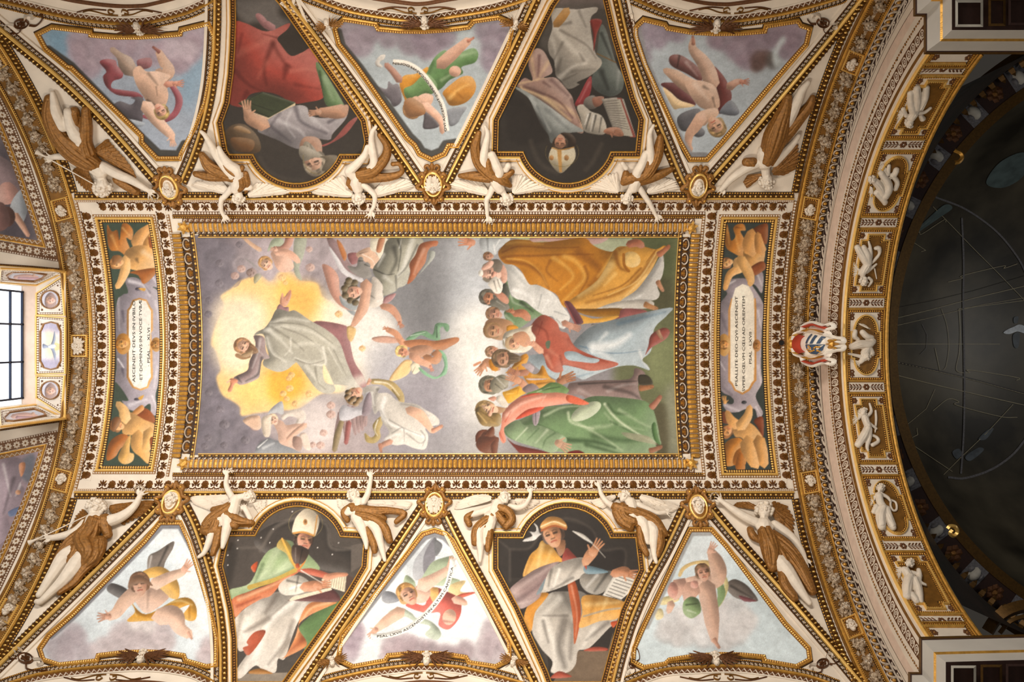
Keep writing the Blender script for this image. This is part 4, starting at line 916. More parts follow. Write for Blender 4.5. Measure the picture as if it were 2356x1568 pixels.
    p.F([('900,1080 1200,900 1500,880', 80, .12), ('1220,1000 1500,880 1900,870', 40, .3), ('1080,1110 1300,1200 1560,1330', 40, -.4), ('1560,1340 1900,1360 2200,1440', 70, -.45), ('1900,1280 2300,1340 2640,1330', 90, -.3), ('2060,840 2240,1060 2600,1300 2780,1370', 40, .55), ('2100,860 2200,960 2360,980', 60, -.35), ('2260,920 2560,1100 2700,1160', 50, .22), ('1550,960 1600,1100 1900,1180', 40, .4), ('1600,1060 2000,1280 2300,1480', 46, .3), ('1860,1170 2160,1120 2060,960', 60, .22), ('2140,1080 2500,1260', 30, -.25), ('2260,1130 2600,1200', 40, .16), ('1800,1400 2300,1540', 60, -.4)], '22381c', 'e9efd4')
    p.E(1800, 940, 230, 100, 'c6cfb4', -28, r=90, a=.92); p.P('2640,1280 2740,1360 2780,1400 2700,1390 2400,1320 2300,1230', 'a9a58c', r=40, a=.8)
    p.P('2710,1130 2760,1100 2800,1300 2830,1400 2760,1360 2720,1260', '557a48', r=40)
    p.P('660,1180 720,1110 860,1060 940,1130 1090,1120 1260,1170 1360,1220 1500,1280 1530,1360 1440,1420 1380,1500 1260,1520 1180,1460 900,1380 760,1310', '8aa27c', r=130, k=.3); p.F([('980,1170 820,1340', 26, .4), ('1140,1180 980,1340', 26, -.25), ('1260,1200 1100,1380', 40, .3), ('1370,1240 1240,1330 1200,1440', 26, -.3), ('1470,1300 1400,1360', 30, .25)], '2f4a28', 'eef2dc')
    p.P('1060,950 1160,930 1140,1080 1100,1140 1060,1090', 'a3949c', r=30); p.F([('1100,960 1100,1120', 12, -.4)])
    p.P('700,1310 800,1390 980,1440 1170,1480 1300,1530 940,1540 820,1460', '75332c', r=50); p.P('1560,1500 1700,1480 1780,1540 1550,1540', '6a1f1c')
    p.P('620,1160 640,960 700,880 880,740 1030,700 1200,690 1420,680 1600,720 1760,790 1840,830 1740,850 1560,830 1400,850 1220,880 1080,950 840,1050 720,1120 660,1190 690,1340 640,1380 590,1260', 'e3937b', r=120, k=.25)
    p.F([('700,1000 900,840 1200,740', 60, .4), ('1060,900 860,1020', 50, -.0), ('680,1080 760,940', 20, -.3), ('1240,720 1180,820', 20, .3), ('600,1240 660,1360', 24, -.3)], 'a03020', 'ffd8c8')
    p.P('820,1050 960,930 1080,890 1220,880 1160,930 1000,1000', 'd8553c', r=40); p.P('880,750 1040,690 1200,690 1000,740', 'b8523e', r=20); p.P('1530,720 1640,730 1840,830 1700,850 1540,800', 'd9694a', r=40)
    p.P('530,870 660,890 690,900 640,960 560,960', 'b08a66', r=40); p.head(430, 930, 150, 195, 'e6bd9c', '9a7f52', turn=.7)
    p.P('260,930 340,870 430,960 560,960 620,1000 600,1140 430,1150 330,1110', '8f7548', r=70, k=.35); p.L('300,960 420,1100', 22, 'c0a26c', .8); p.L('340,940 500,1040', 18, '6a5330', .7); p.L('480,1080 570,1120', 24, 'b3955e', .7); p.E(465, 965, 32, 46, 'd8a285', k=.5)
    p.P('540,760 620,720 720,840 690,890 600,840', 'd9cfc2', r=40); p.P('440,760 520,730 560,760 520,800 480,790', 'c9927c', r=20)
    p.hand(1400, 1370, 30, 200, 'caa287', 18, thumb=-1)
    p.head(420, 1330, 140, 200, '7c4a36', '6a3a28', turn=.8, curls=0); p.P('270,1400 330,1290 470,1290 590,1310 550,1440 480,1530 340,1500', '6f4130', r=110); p.P('420,1220 500,1150 530,1190 520,1280 440,1290', '74432f', r=50); p.P('480,1400 580,1320 560,1540 500,1540', '7a4a38', r=40)
    p.foot(2700, 890, -50, 210, 'b87a62'); p.foot(2680, 1490, -20, 180, 'a87458')
    p.crop()
    return p
# ---------------- the four seated saints ----------------
def paint_S1():
    p = Paint(495, -20, 850, 430, '3a342f', light=(-.6, .6), seed=11)
    p.wash('530,-20 660,-20 640,30 690,60 640,80 600,50 560,50', '6c6764', 1, 6)
    p.crop(450, 0, 3.92)
    p.wash('880,200 1000,240 1120,520 1000,480 760,400 740,300', '37302a', .9, 4)
    p.P('350,210 450,205 640,280 840,205 830,260 740,340 770,400 860,500 960,470 1050,430 1110,560 1130,760 1150,880 1000,920 880,930 760,860 660,830 560,830 480,860 430,950 380,960 300,910 340,700 350,500', 'a8473c', r=260, k=.26)
    p.F([('700,380 620,600 640,760', 50, -.3), ('360,640 480,760 620,830', 40, -.25), ('820,600 800,700', 60, -.35), ('700,400 800,560 860,600', 40, -.25), ('900,480 1100,470', 30, .12), ('640,560 560,700', 50, .12), ('380,480 560,400 700,330', 70, .12), ('860,640 1000,620 1110,640', 40, .12), ('420,300 380,480', 30, -.2), ('900,760 1120,800', 36, -.18), ('460,840 420,930', 50, -.3), ('740,340 600,300', 20, -.3)], '3d0d0a', 'ffb49c')
    p.P('540,140 570,115 620,150 660,200 720,230 690,270 640,260 590,220', 'a9787a', r=50); p.limb('700,250,60 640,210,60', 'a9787a')
    p.P('1085,585 1130,590 1340,940 1330,980 1200,960 1160,900 1130,760', '6d8a5e', r=60); p.F([('1160,700 1240,900', 50, .15), ('1120,640 1150,860', 20, -.2)])
    p.P('380,930 600,825 900,920 900,940 660,1060 520,1000', '3d4430', sm=0, r=20); p.P('380,935 520,1010 660,1060 900,925 900,950 660,1078 500,1010', 'd9c6a4', sm=0); p.L('600,830 480,910 700,1000', 6, '20241a', .8)
    p.P('560,1170 660,1070 760,1010 900,950 1000,960 1040,1040 1180,1060 1340,1000 1370,950 1360,1060 1240,1200 1200,1260 1000,1230 950,1290 940,1340 860,1320 740,1260 640,1220', 'a29b9f', r=170, k=.28)
    p.F([('740,1080 920,1160 990,1230', 40, .3), ('680,1140 860,1280', 34, -.3), ('900,960 960,1100 1180,1200', 40, -.35), ('1040,1060 1200,1180', 40, .3), ('760,1020 640,1180', 30, -.25), ('1200,1100 1320,1040', 30, -.35), ('860,1000 820,1120 900,1240', 26, .25)], '3a343c', 'e9e6ea')
    p.P('1220,1000 1360,940 1380,990 1340,1060 1200,1060', 'b98f77', r=50); p.limb('1330,990,110 1200,1010,100 1120,1010,80', 'c3957a'); p.hand(1120, 1010, 175, 100, 'c3957a', 9)
    p.limb('620,1120,130 520,1080,120 470,1040,100', 'c99c80'); p.hand(470, 1040, 265, 140, 'c99c80', 12)
    p.P('1240,1260 1380,1100 1460,1050 1440,1100 1340,1220 1180,1310 1130,1310', '9a5550', r=30)
    p.P('940,1300 990,1230 1100,1240 1140,1310 1120,1420 960,1400', 'a98470', r=60)
    p.crop(420, 250, 3.92)
    p.P('380,230 440,150 560,140 680,250 700,380 560,400 400,340', '53402c', r=110); p.P('460,170 520,150 600,190 610,220 500,210', '9a7a58', r=30); p.E(520, 290, 26, 16, '2a1c10'); p.E(600, 300, 22, 14, '2a1c10'); p.P('440,260 640,280 620,380 480,370', '6b4a2c', r=50)
    p.head(1190, 470, 120, 72, 'c9a088', '8d8272', turn=.5, beard='8a8274'); p.P('1050,400 1080,330 1240,400 1260,440 1180,440 1100,470', '9a9284', r=50); p.P('1240,430 1390,420 1380,520 1260,560 1290,460', '6d6354', r=40)
    t = np.linspace(.2, 3.3, 30); p.L(np.stack([1240+150*np.cos(t), 440+150*np.sin(t)], 1), 4, '8a7438', .7)
    p.wash('640,470 800,600 1100,670 1380,560 1430,440 1500,420 1700,340 1640,560 1200,720 760,660', '241f1b', .0, 4)
    p.L('700,440 780,560 940,630 1080,640', 30, '4b443d', .5, soft=4); p.crop()
    return p
def paint_S2():
    p = Paint(1135, -20, 1480, 430, '2f2a26', light=(-.3, .7), seed=12)
    p.crop(950, 0, 3.92)
    p.P('1240,-60 1780,-60 1740,80 1240,80', '7d706e', sm=0); p.wash('1240,60 1760,60 1840,500 1500,500 1150,420', '55504b', .8, 6)
    p.P('1690,240 1740,260 1830,560 1900,700 1880,820 1780,870 1660,820 1610,740 1640,600 1660,480', '626a66', r=130); p.F([('1700,300 1800,540', 30, -.3), ('1700,640 1760,800', 50, -.3), ('1860,640 1840,800', 40, .15)]); p.L('1660,480 1830,560', 10, '7a5c38')
    p.P('1260,80 1480,80 1650,60 1660,100 1600,180 1640,460 1700,540 1690,600 1600,680 1480,740 1500,760 1400,800 1330,720 1290,680 1280,600 1270,540 1230,480 1220,380 1260,240', 'b3aca2', r=200, k=.28)
    p.F([('1280,250 1420,420 1560,540 1540,560', 60, .3), ('1330,270 1560,400 1650,520', 26, -.3), ('1240,300 1290,480 1280,600', 40, .2), ('1350,380 1270,540', 26, -.3), ('1300,640 1340,520', 40, -.35), ('1320,700 1440,600 1560,570', 40, .3), ('1540,540 1500,480', 30, -.3), ('1440,640 1640,620', 30, -.2), ('1500,100 1560,240', 30, -.25), ('1420,200 1300,230', 30, -.3), ('1360,720 1480,660', 20, -.35), ('1620,260 1640,460', 30, -.25)], '4a443e', 'f4efe6')
    p.limb('1390,90,70 1340,160,80 1290,220,70', 'b98a4e'); p.P('1600,180 1705,180 1660,300 1630,460 1625,300', '8e3a34', r=20); p.P('1570,720 1610,690 1600,840 1520,950 1460,940 1510,840', '95373b', r=40); p.F([('1590,740 1500,920', 20, .15)])
    p.P('1100,440 1180,460 1250,600 1250,660 1180,700 1290,700 1400,820 1440,880 1460,960 1540,1180 1460,1180 1300,1060 1160,960 980,800 940,780 960,740 1010,700 1080,720 1040,560', 'a28378', r=140, k=.28)
    p.F([('1060,480 1100,700', 40, .35), ('1140,500 1130,690', 30, -.35), ('1220,560 1120,720', 40, .3), ('980,790 1180,880 1420,1080', 40, .5), ('1200,880 1480,1040 1530,1170', 50, .35), ('1000,780 1300,900 1440,1060', 26, -.4), ('1250,720 1400,860', 40, -.3), ('1180,740 1240,780', 26, -.3), ('960,750 1200,700', 22, .4), ('1430,900 1500,1100', 30, -.3)], '45282a', 'e6c99a')
    p.P('920,790 980,800 1180,920 1420,1100 1540,1180 1400,1200 1280,1280 1240,1280 1220,1210 1150,1120 1100,1000 1040,880', '8f9492', r=120, k=.28); p.F([('1060,880 1240,1180', 40, .25), ('1200,980 1400,1160', 40, -.2), ('1120,960 1200,1140', 24, -.25)], '30363a', 'e6eaea')
    p.P('1480,960 1540,940 1600,1000 1700,1040 1745,1140 1720,1210 1600,1200 1540,1170 1510,1060', 'b9b1a4', r=70); p.F([('1600,1020 1560,1160', 16, -.4), ('1650,1040 1620,1180', 16, -.4), ('1700,1060 1680,1190', 16, -.35), ('1580,1030 1550,1120', 14, .4), ('1630,1040 1600,1180', 14, .35)])
    p.P('1560,880 1640,860 1660,960 1590,980 1540,940', '77706a', r=40); p.P('1620,880 1720,870 1700,940 1640,960', '9a6a58', r=30)
    p.P('1700,890 1830,875 1900,890 2010,1230 1960,1230 1800,1150', 'a09a90', sm=0, r=20); p.P('1840,880 1880,880 2010,1235 1960,1235', '8e4a40', sm=0); p.P('1835,890 1870,890 1985,1230 1900,1220', 'b3ada0', sm=0)
    for i in range(12): p.L([(1725+i*8, 915+i*20), (1850+i*9, 900+i*24)], 5, '4d4640', .7, sm=0)
    p.P('1720,1190 1760,1150 1860,1150 1900,1220 1820,1225', 'a8765e', r=40); p.hand(1780, 1185, 10, 90, 'a8765e', 9)
    p.head(1330, 1285, 78, 95, 'b07f64', '3b2c20', turn=.1); p.P('1330,1200 1420,1200 1470,1260 1450,1330 1400,1340 1400,1260', '33261d', r=40)
    p.P('1255,1330 1320,1350 1400,1345 1450,1325 1465,1420 1400,1510 1330,1560 1260,1500 1225,1420', 'c9bda2', r=90, k=.25); p.P('1300,1350 1340,1350 1345,1550 1320,1550', 'b98d50', sm=0); p.E(1250, 1420, 20, 24, 'a87a48'); p.E(1385, 1420, 22, 26, 'a87a48'); p.L('1255,1330 1330,1350 1450,1325', 10, 'b98d50')
    t = np.linspace(-.5, 3.6, 30); p.L(np.stack([1345+150*np.cos(t), 1370+130*np.sin(t)], 1), 4, '7c6a38', .7)
    p.wash('860,840 1090,1000 1200,1260 880,1270', '26211e', .9, 3); p.L('1060,1270 1140,1460 1300,1560', 40, '4c443c', .5, soft=4); p.L('1700,1300 1620,1460 1560,1530', 40, '4c443c', .5, soft=4); p.crop()
    return p
def paint_S3():
    p = Paint(500, 1155, 850, 1580, '4a433e', light=(.5, -.8), seed=13)
    p.crop(400, 1080, 3.2125)
    p.P('600,500 740,400 980,360 1140,400 1170,560 1330,600 1300,760 1200,760 900,700 640,600', '3a3430', r=60); p.L('640,600 760,420 980,350 1130,410 1170,580 1400,575', 26, '6a625b', .6, soft=3); p.L('460,580 640,575', 20, '6a625b', .5, soft=3); p.wash('400,560 470,580 420,860 380,800', '2f2a26', .8, 4); p.P('1310,560 1410,540 1400,700 1310,760', '5c544e', sm=0)
    p.wash('460,1320 640,1300 800,1400 900,1330 1000,1300 800,1560 460,1560', '4a4541', .9, 4); p.P('450,1510 840,1500 820,1600 440,1600', '8a8074', sm=0)
    p.P('1380,880 1230,1000 1000,1290 960,1320 920,1180 1050,1050 1200,960', '5c7a4c', r=60)
    # white alb
    p.P('460,1090 700,920 980,900 1160,960 1040,1000 930,1110 870,1250 820,1400 770,1400 750,1500 660,1480 600,1450 500,1540 460,1530 470,1470 560,1330 480,1340 460,1200', 'd2cac0', r=230, k=.28)
    p.F([('900,960 700,1140 600,1440', 60, .5), ('960,1000 860,1180 700,1460', 60, .35), ('640,1010 520,1180 560,1300', 60, .3), ('700,1100 560,1180 520,1200', 40, -.35), ('880,1120 820,1280 700,1440', 40, -.35), ('760,930 680,1060', 40, -.35), ('880,940 720,1080', 26, -.3), ('560,1330 480,1480', 34, -.25), ('860,1260 780,1380', 40, -.3), ('500,1060 470,1240', 40, -.25), ('640,1300 520,1500', 40, .4)], '5a5048', 'fdfaf4')
    p.P('560,1490 640,1470 720,1500 720,1510 570,1510', 'a8743c', r=20)
    p.P('600,1200 540,1270 550,1300 510,1320 560,1370 680,1200', 'b4593e', r=30)
    # cope: green, orange lining
    p.P('780,560 700,600 640,680 560,840 410,890 430,960 560,900 900,750 1080,740 990,620 940,570 840,520', '94a87e', r=170, k=.26)
    p.F([('760,600 640,800 440,900', 60, .2), ('840,700 700,820', 60, .2), ('900,730 660,830 560,880', 30, -.2), ('660,700 590,860', 30, -.25)], '34482a', 'f0f6dc')
    p.P('800,510 860,560 890,660 910,740 860,680 830,620 760,570', 'a98f46', r=30); p.L('800,510 850,620 910,740', 12, 'e0a84e'); p.L('900,745 760,810 560,870', 34, 'b59a4c'); p.L('985,620 960,690 915,745', 14, 'c9803a')
    p.P('430,960 560,900 700,850 900,760 920,760 800,840 720,930 640,960 520,1030 450,1090', 'cf7a52', r=70); p.F([('480,960 700,870 860,790', 30, .35), ('470,1010 640,940', 24, -.3)], '6b1f10', 'ffd9b0')
    p.P('910,745 1020,730 1150,770 1190,790 1100,800 980,770', 'b9604a', r=30); p.P('570,720 620,680 600,760', 'b9502c', r=10)
    p.P('1200,980 1020,980 940,1080 900,1230 830,1370 800,1400 960,1320 980,1270 920,1160 1000,1080 1150,1010', 'd48a58', r=60); p.F([('1160,980 1000,1040 900,1240', 24, .35), ('960,1250 860,1340', 50, -.25)], '6b1f10', 'ffe2b8')
    # sleeves, book, hand with the quill
    p.P('780,850 840,800 920,780 1000,830 980,900 840,930 780,900', 'd6cec2', r=60); p.F([('840,820 980,850', 16, -.3), ('860,880 960,840', 16, .5), ('920,790 900,900', 14, -.25)])
    p.P('860,960 1140,880 1230,950 1180,980 900,970', '5d3838', r=20); p.P('850,965 880,940 1160,870 1170,890 870,972', 'ddd2bc', sm=0); p.P('1090,810 1280,775 1265,905 1120,860', 'd9cdb4', sm=0, r=10); p.P('1280,775 1330,800 1260,930 1265,905', '4b3a34', sm=0)
    for i in range(9): p.L([(1118+i*18, 815-i*3), (1112+i*17, 850+i*5)], 4, '7d7264', .8, sm=0)
    p.limb('960,870,70 1040,860,80 1110,850,50', 'c48a6a'); p.hand(1050, 860, -10, 110, 'c48a6a', 7); p.limb('1120,800,50 1200,780,40 1280,775,24', 'c4896c'); p.L('940,745 1100,840', 8, 'e4dfd6', w1=3)
    # head, beard, mitre
    p.head(955, 520, 85, -80, 'b9826a', '33251d', turn=.75); p.P('880,560 930,560 960,570 1000,600 980,660 940,700 890,690 870,620', '3f3029', r=60); p.F([('900,580 900,680', 10, .15), ('950,590 930,690', 10, -.3)])
    p.P('880,470 885,400 920,330 990,285 1060,330 1075,390 1050,480 1030,490 960,465', 'd9cbb4', r=80, k=.22); p.L('885,470 960,462 1035,488', 14, 'c08a48'); p.L('1060,340 1040,480', 10, 'b98a4e'); p.E(972, 388, 16, 22, 'a97a44'); p.E(972, 388, 7, 10, '7a5030')
    t = np.linspace(0, 6.28, 40); p.L(np.stack([975+125*np.cos(t), 400+108*np.sin(t)], 1), 4, '9a8a5a', .6)
    p.E(915, 712, 16, 20, 'a34a2a')
    for x, y in ((876, 310), (735, 440), (645, 503), (475, 522), (470, 583), (710, 540), (1218, 541), (1063, 577), (1172, 627), (400, 632), (400, 706)): p.E(x, y, 4.5, 5, 'ece6e0', r=0)
    p.crop()
    return p
def paint_S4():
    p = Paint(1135, 1155, 1485, 1580, '2f2a27', light=(.3, -.8), seed=14)
    p.crop(1100, 1080, 3.2125)
    p.P('240,590 380,590 480,480 640,380 860,430 920,590 1090,590 1080,800 240,800', '272220', sm=0); p.L('150,520 235,590 235,820', 16, '4b443f', .7, soft=3, sm=0); p.L('235,590 380,580 470,470 640,360 840,440 910,590 1080,590 1080,760', 20, '453e39', .7, soft=3)
    p.P('560,1560 720,1340 960,1340 1000,1200 950,1600 560,1600', '71604f', sm=0)
    p.P('360,1020 400,1000 500,1200 520,1480 540,1560 400,1300', '3f3a36', sm=0)
    # alb
    p.P('520,920 660,900 760,900 900,980 1060,960 1030,1110 960,1180 820,1320 740,1340 720,1440 660,1500 540,1500 550,1420 480,1340 440,1280 400,1200 400,1080', 'b9b2a9', r=220, k=.28)
    p.F([('600,950 470,1100 460,1260', 60, .35), ('500,1110 560,1300 560,1480', 50, .4), ('640,1120 600,1300 640,1460', 70, -.4), ('700,1150 680,1400', 50, -.3), ('480,1120 520,1280', 26, -.3), ('860,1170 760,1330', 40, .4), ('960,1130 800,1260', 34, -.3), ('620,900 700,1040', 50, -.25), ('660,1080 480,1080', 20, -.3), ('540,930 420,1060', 40, .25)], '45403c', 'f6f2ea')
    p.P('660,830 700,800 740,900 760,1060 740,1200 710,1290 700,1100', 'a9502a', r=40); p.F([('690,860 730,1060 720,1240', 16, .2)])
    p.P('770,940 900,930 1060,970 1080,1000 1030,1100 900,1120 750,1170 770,1060', 'd9a050', r=100, k=.24); p.F([('800,1000 1040,980', 40, .25), ('780,1080 960,1040 1070,1020', 12, -.0), ('860,960 820,1120', 40, -.2), ('950,960 900,1100', 30, .2)], '7a4a10', 'fff0c0'); p.L('780,1085 940,1040 1050,1025', 14, 'a39a8c', .8)
    p.P('340,1120 360,1020 440,920 520,915 480,980 420,1060 390,1200', 'd08f3a', r=50); p.P('980,1130 1030,1120 1000,1170', 'b9502c', r=10)
    p.P('540,1530 600,1490 680,1520 680,1535 550,1545', 'a34a38', r=20); p.P('780,1340 860,1310 950,1320 940,1340', 'a34a38', r=20)
    # mozzetta ochre, mauve cloak
    p.P('470,525 540,560 600,640 640,680 560,690 420,740 330,790 380,640 440,580', 'cf9a4a', r=110, k=.26); p.F([('470,560 440,720', 40, .22), ('540,600 500,700', 30, .15), ('400,640 350,770', 30, -.25)], '7a4a10', 'fff0c0'); p.P('620,680 650,580 700,620 740,670 700,690', '8a3c34', r=40)
    p.P('230,890 330,800 460,720 600,680 540,740 480,880 440,960 310,1030 260,940', '9d8684', r=90, k=.26); p.F([('260,900 440,780 560,700', 40, .22), ('300,960 440,860 500,780', 40, -.25), ('290,1000 420,960', 26, .15)], '3e2c30', 'efdcd6'); p.P('430,920 500,800 470,900', '7d8c94', r=20)
    # sleeves
    p.P('480,880 520,760 600,690 780,650 800,760 700,830 560,890 470,910', 'beb7ae', r=110, k=.26); p.F([('540,740 520,860', 26, -.35), ('600,740 560,860', 26, .4), ('760,680 620,860', 40, -.2), ('700,800 540,890', 20, -.3)], '3a3632', 'fbf8f0')
    p.P('750,820 800,760 990,750 1000,830 900,920 800,900', '8d8880', r=70); p.F([('960,760 860,900', 26, -.3), ('880,780 800,870', 26, .3)]); p.P('790,710 900,730 960,760 800,770', '6d8794', r=20)
    p.P('770,660 800,700 800,740 780,700', 'a3402e', r=10); p.P('985,750 1020,780 1000,810', 'a3402e', r=10)
    p.limb('790,690,60 830,630,80 860,600,70', 'b98462'); p.hand(840, 620, -55, 120, 'b98462', 12, thumb=-1); p.L('700,455 840,545 940,650', 6, 'd8d4cc', w1=3); p.P('700,455 780,480 850,545 790,520', 'c9c5be', r=10)
    p.P('1010,770 1170,760 1130,900 1060,960 920,930', 'd6d2ca', sm=0, r=10)
    for i in range(7): p.L([(1030-i*14, 790+i*22), (1150-i*16, 830+i*22)], 6, '4b4742', .8, sm=0)
    p.limb('1000,770,60 1080,750,70 1120,770,40', 'b9805e'); p.hand(1070, 760, 10, 110, 'b9805e', 14)
    # dove
    p.P('330,530 350,510 400,490 380,460 355,455 420,460 430,430 410,395 440,420 455,470 480,470 450,490 420,520 370,530', 'cfccc8', r=20)
    # head with tiara
    p.P('570,540 640,520 640,600 600,640', '8d6449', r=40); p.head(555, 480, 100, -110, 'b5825f', '43332a', turn=-.35, curls=0)
    p.P('470,440 465,400 520,350 600,355 650,400 650,440 560,415', 'bb8748', r=50); p.L('470,450 560,415 648,440', 16, '9c5a34'); p.L('468,420 560,385 645,415', 12, 'd9c49a'); p.crop()
    return p
# ---------------- the six flying angels on the lunette vaults ----------------
def paint_T1():
    p = Paint(80, 40, 500, 375, '8f98a6', light=(-.4, .6), seed=21)
    p.crop(0, 0, 3.92); p.wash('380,260 640,280 640,500 480,480', '6f8fa6', .9, 10); p.wash('1750,500 1900,560 1700,1000 1600,700', '8099ae', .8, 12)
    p.cloud('720,360 120 820,480 150 960,420 130 1100,400 130 800,600 110 1250,440 130 700,460 90 1400,480 120 1560,450 150 1720,440 130 1650,530 110 1780,320 110 1600,580 90', '9d8c98', .16); p.cloud('1560,430 90 1700,450 90', 'b5a8b3', .12)
    p.P('1060,590 1110,640 1100,700 1020,730 1010,790 1120,810 1240,830 1290,880 1180,870 1050,850 960,780 930,690 960,640 900,560 950,530 1040,540', '84434a', r=60, k=.3); p.P('1500,730 1540,740 1620,820 1650,920 1600,1040 1500,1100 1400,1090 1290,1060 1290,1030 1460,1060 1560,1000 1580,880', '92505a', r=60, k=.3)
    p.P('1010,960 1080,910 1180,940 1220,900 1180,880 1290,880 1290,1020 1270,1110 1150,1060 1060,1000', '4d484e', r=50); p.P('1130,1070 1220,1080 1310,1110 1260,1140 1180,1110', '9aa2ac', r=20)
    p.limb('1010,440,50 1080,500,70 1130,560,140 1180,640,130', 'a08a7c'); p.limb('1430,460,60 1470,540,90 1520,640,120 1440,690,150', 'bd9c88'); p.foot(1440, 470, 220, 80, '8d5a52'); p.P('1240,540 1360,520 1360,600 1260,620', '8d5f64', r=40)
    p.P('1200,640 1260,590 1320,640 1420,640 1540,680 1500,740 1520,860 1480,960 1360,960 1290,860 1230,760', 'd0ab94', r=190, k=.25); p.F([('1340,660 1420,760', 30, -.22), ('1410,780 1420,860', 16, -.2), ('1330,900 1400,940', 20, -.3)])
    p.limb('1320,950,120 1380,1040,110 1450,1120,100 1530,1200,80 1560,1230,60', 'd2ad97'); p.hand(1550, 1230, 80, 90, 'cfa48c', 14); p.limb('1500,760,60 1560,750,50', 'c98e7a'); p.hand(1570, 750, 0, 90, 'c78c78', 20)
    p.head(1455, 995, 75, 60, 'cf9c86', 'a38a58', turn=.3); p.crop(); p.L('112,112 165,150 330,318 366,352 410,354 424,330', 17, '35332f', .95, soft=2, sm=0); return p
def paint_T2():
    p = Paint(765, 35, 1185, 370, '9aa3a9', light=(-.3, .6), seed=22)
    p.crop(450, 0, 3.92); p.cloud('1380,280 110 1480,380 130 1400,430 90 1560,300 110 1750,330 100 1950,370 130 2120,400 110 2080,460 80 2200,330 90 1650,250 80', '847984', .18)
    p.crop(950, 0, 3.92); p.cloud('130,370 130 280,330 110 60,300 90 640,280 90 780,260 100 720,400 110 680,520 90 760,500 60 700,600 60 820,330 70', '807582', .18); p.wash('420,260 560,300 600,600 500,480 440,400', 'a9b3b8', .7, 8)
    p.P('130,620 200,510 280,450 330,470 400,480 540,430 590,480 560,560 440,600 450,660 330,720 250,800 120,860 0,890 0,740', '587a4c', r=110, k=.28); p.F([('440,500 560,470', 30, .15), ('180,560 130,700', 40, -.25), ('260,720 420,620', 30, .2), ('20,760 200,780', 40, -.2)], '1f3318', 'e4efd0')
    p.limb('250,580,110 340,500,110 420,430,90 500,360,70', 'bc9480'); p.foot(490, 370, -30, 70, 'b37a66'); p.E(380, 640, 55, 50, 'c49b86'); p.P('270,830 340,760 440,690 530,690 570,770 540,860 460,930 340,950 290,880', 'b97f36', r=80, k=.26); p.F([('330,880 420,800 500,760', 40, .25), ('400,840 450,880', 30, -.25)], '6a3c08', 'ffe2a0')
    p.P('310,990 480,960 440,1040 400,1110 330,1130', '7b7f86', r=30)
    p.crop(450, 0, 3.92)
    p.P('1840,760 1880,680 1990,660 2090,600 2080,660 1940,790 1900,900 1880,880', 'b9802e', r=40); p.P('1880,800 1960,760 2080,660 2180,760 2140,840 2050,850 1960,890 1900,880', '5f8050', r=60); p.P('1600,760 1720,800 1740,730 1780,760 1830,760 1860,900 1790,960 1740,890', '5f5a60', r=40)
    p.limb('1840,720,70 1780,640,60 1720,580,50', '9c7466'); p.P('1620,560 1660,500 1710,490 1700,530 1660,560 1690,600 1640,600', 'bdb9b4', r=20)
    p.P('1980,900 2060,840 2140,860 2130,930 2060,980', 'c9a38d', r=60); p.limb('2060,960,110 2150,1030,90 2220,1110,70 2225,1190,44', 'caa08a'); p.P('2070,1000 2200,1130 2060,1160 2060,1060', '4f4a4e', r=20)
    p.head(1970, 960, 100, 120, 'b48a70', '8d6a48', turn=.4); p.P('1890,900 1960,880 2060,960 2060,1030 1920,1050 1880,960', '8b6444', r=60)
    A = spl('1780,555 1900,570 2010,630 2110,740 2190,870 2240,1000 2265,1180', False, 8); N_ = np.gradient(A, axis=0); N_ /= np.linalg.norm(N_, axis=1)[:,None]; Q = np.stack([-N_[:,1], N_[:,0]], 1)
    p.P(np.vstack([A+Q*22, (A-Q*24)[::-1]]), 'dcd6cc', sm=0, r=30)
    p.crop(); p.lettering = [('QVI·ASCENDIT·SVPER·OCCASVM·DOMIN', [(450+x/3.92, y/3.92) for x, y in (A-Q*-1)[::-1]], 7.2)]
    p.L('779,72 788,104 826,150 944,312 962,330 972,346 993,354 1014,346 1024,330 1048,326', 16, '3b3a37', .95, soft=2, sm=0); return p
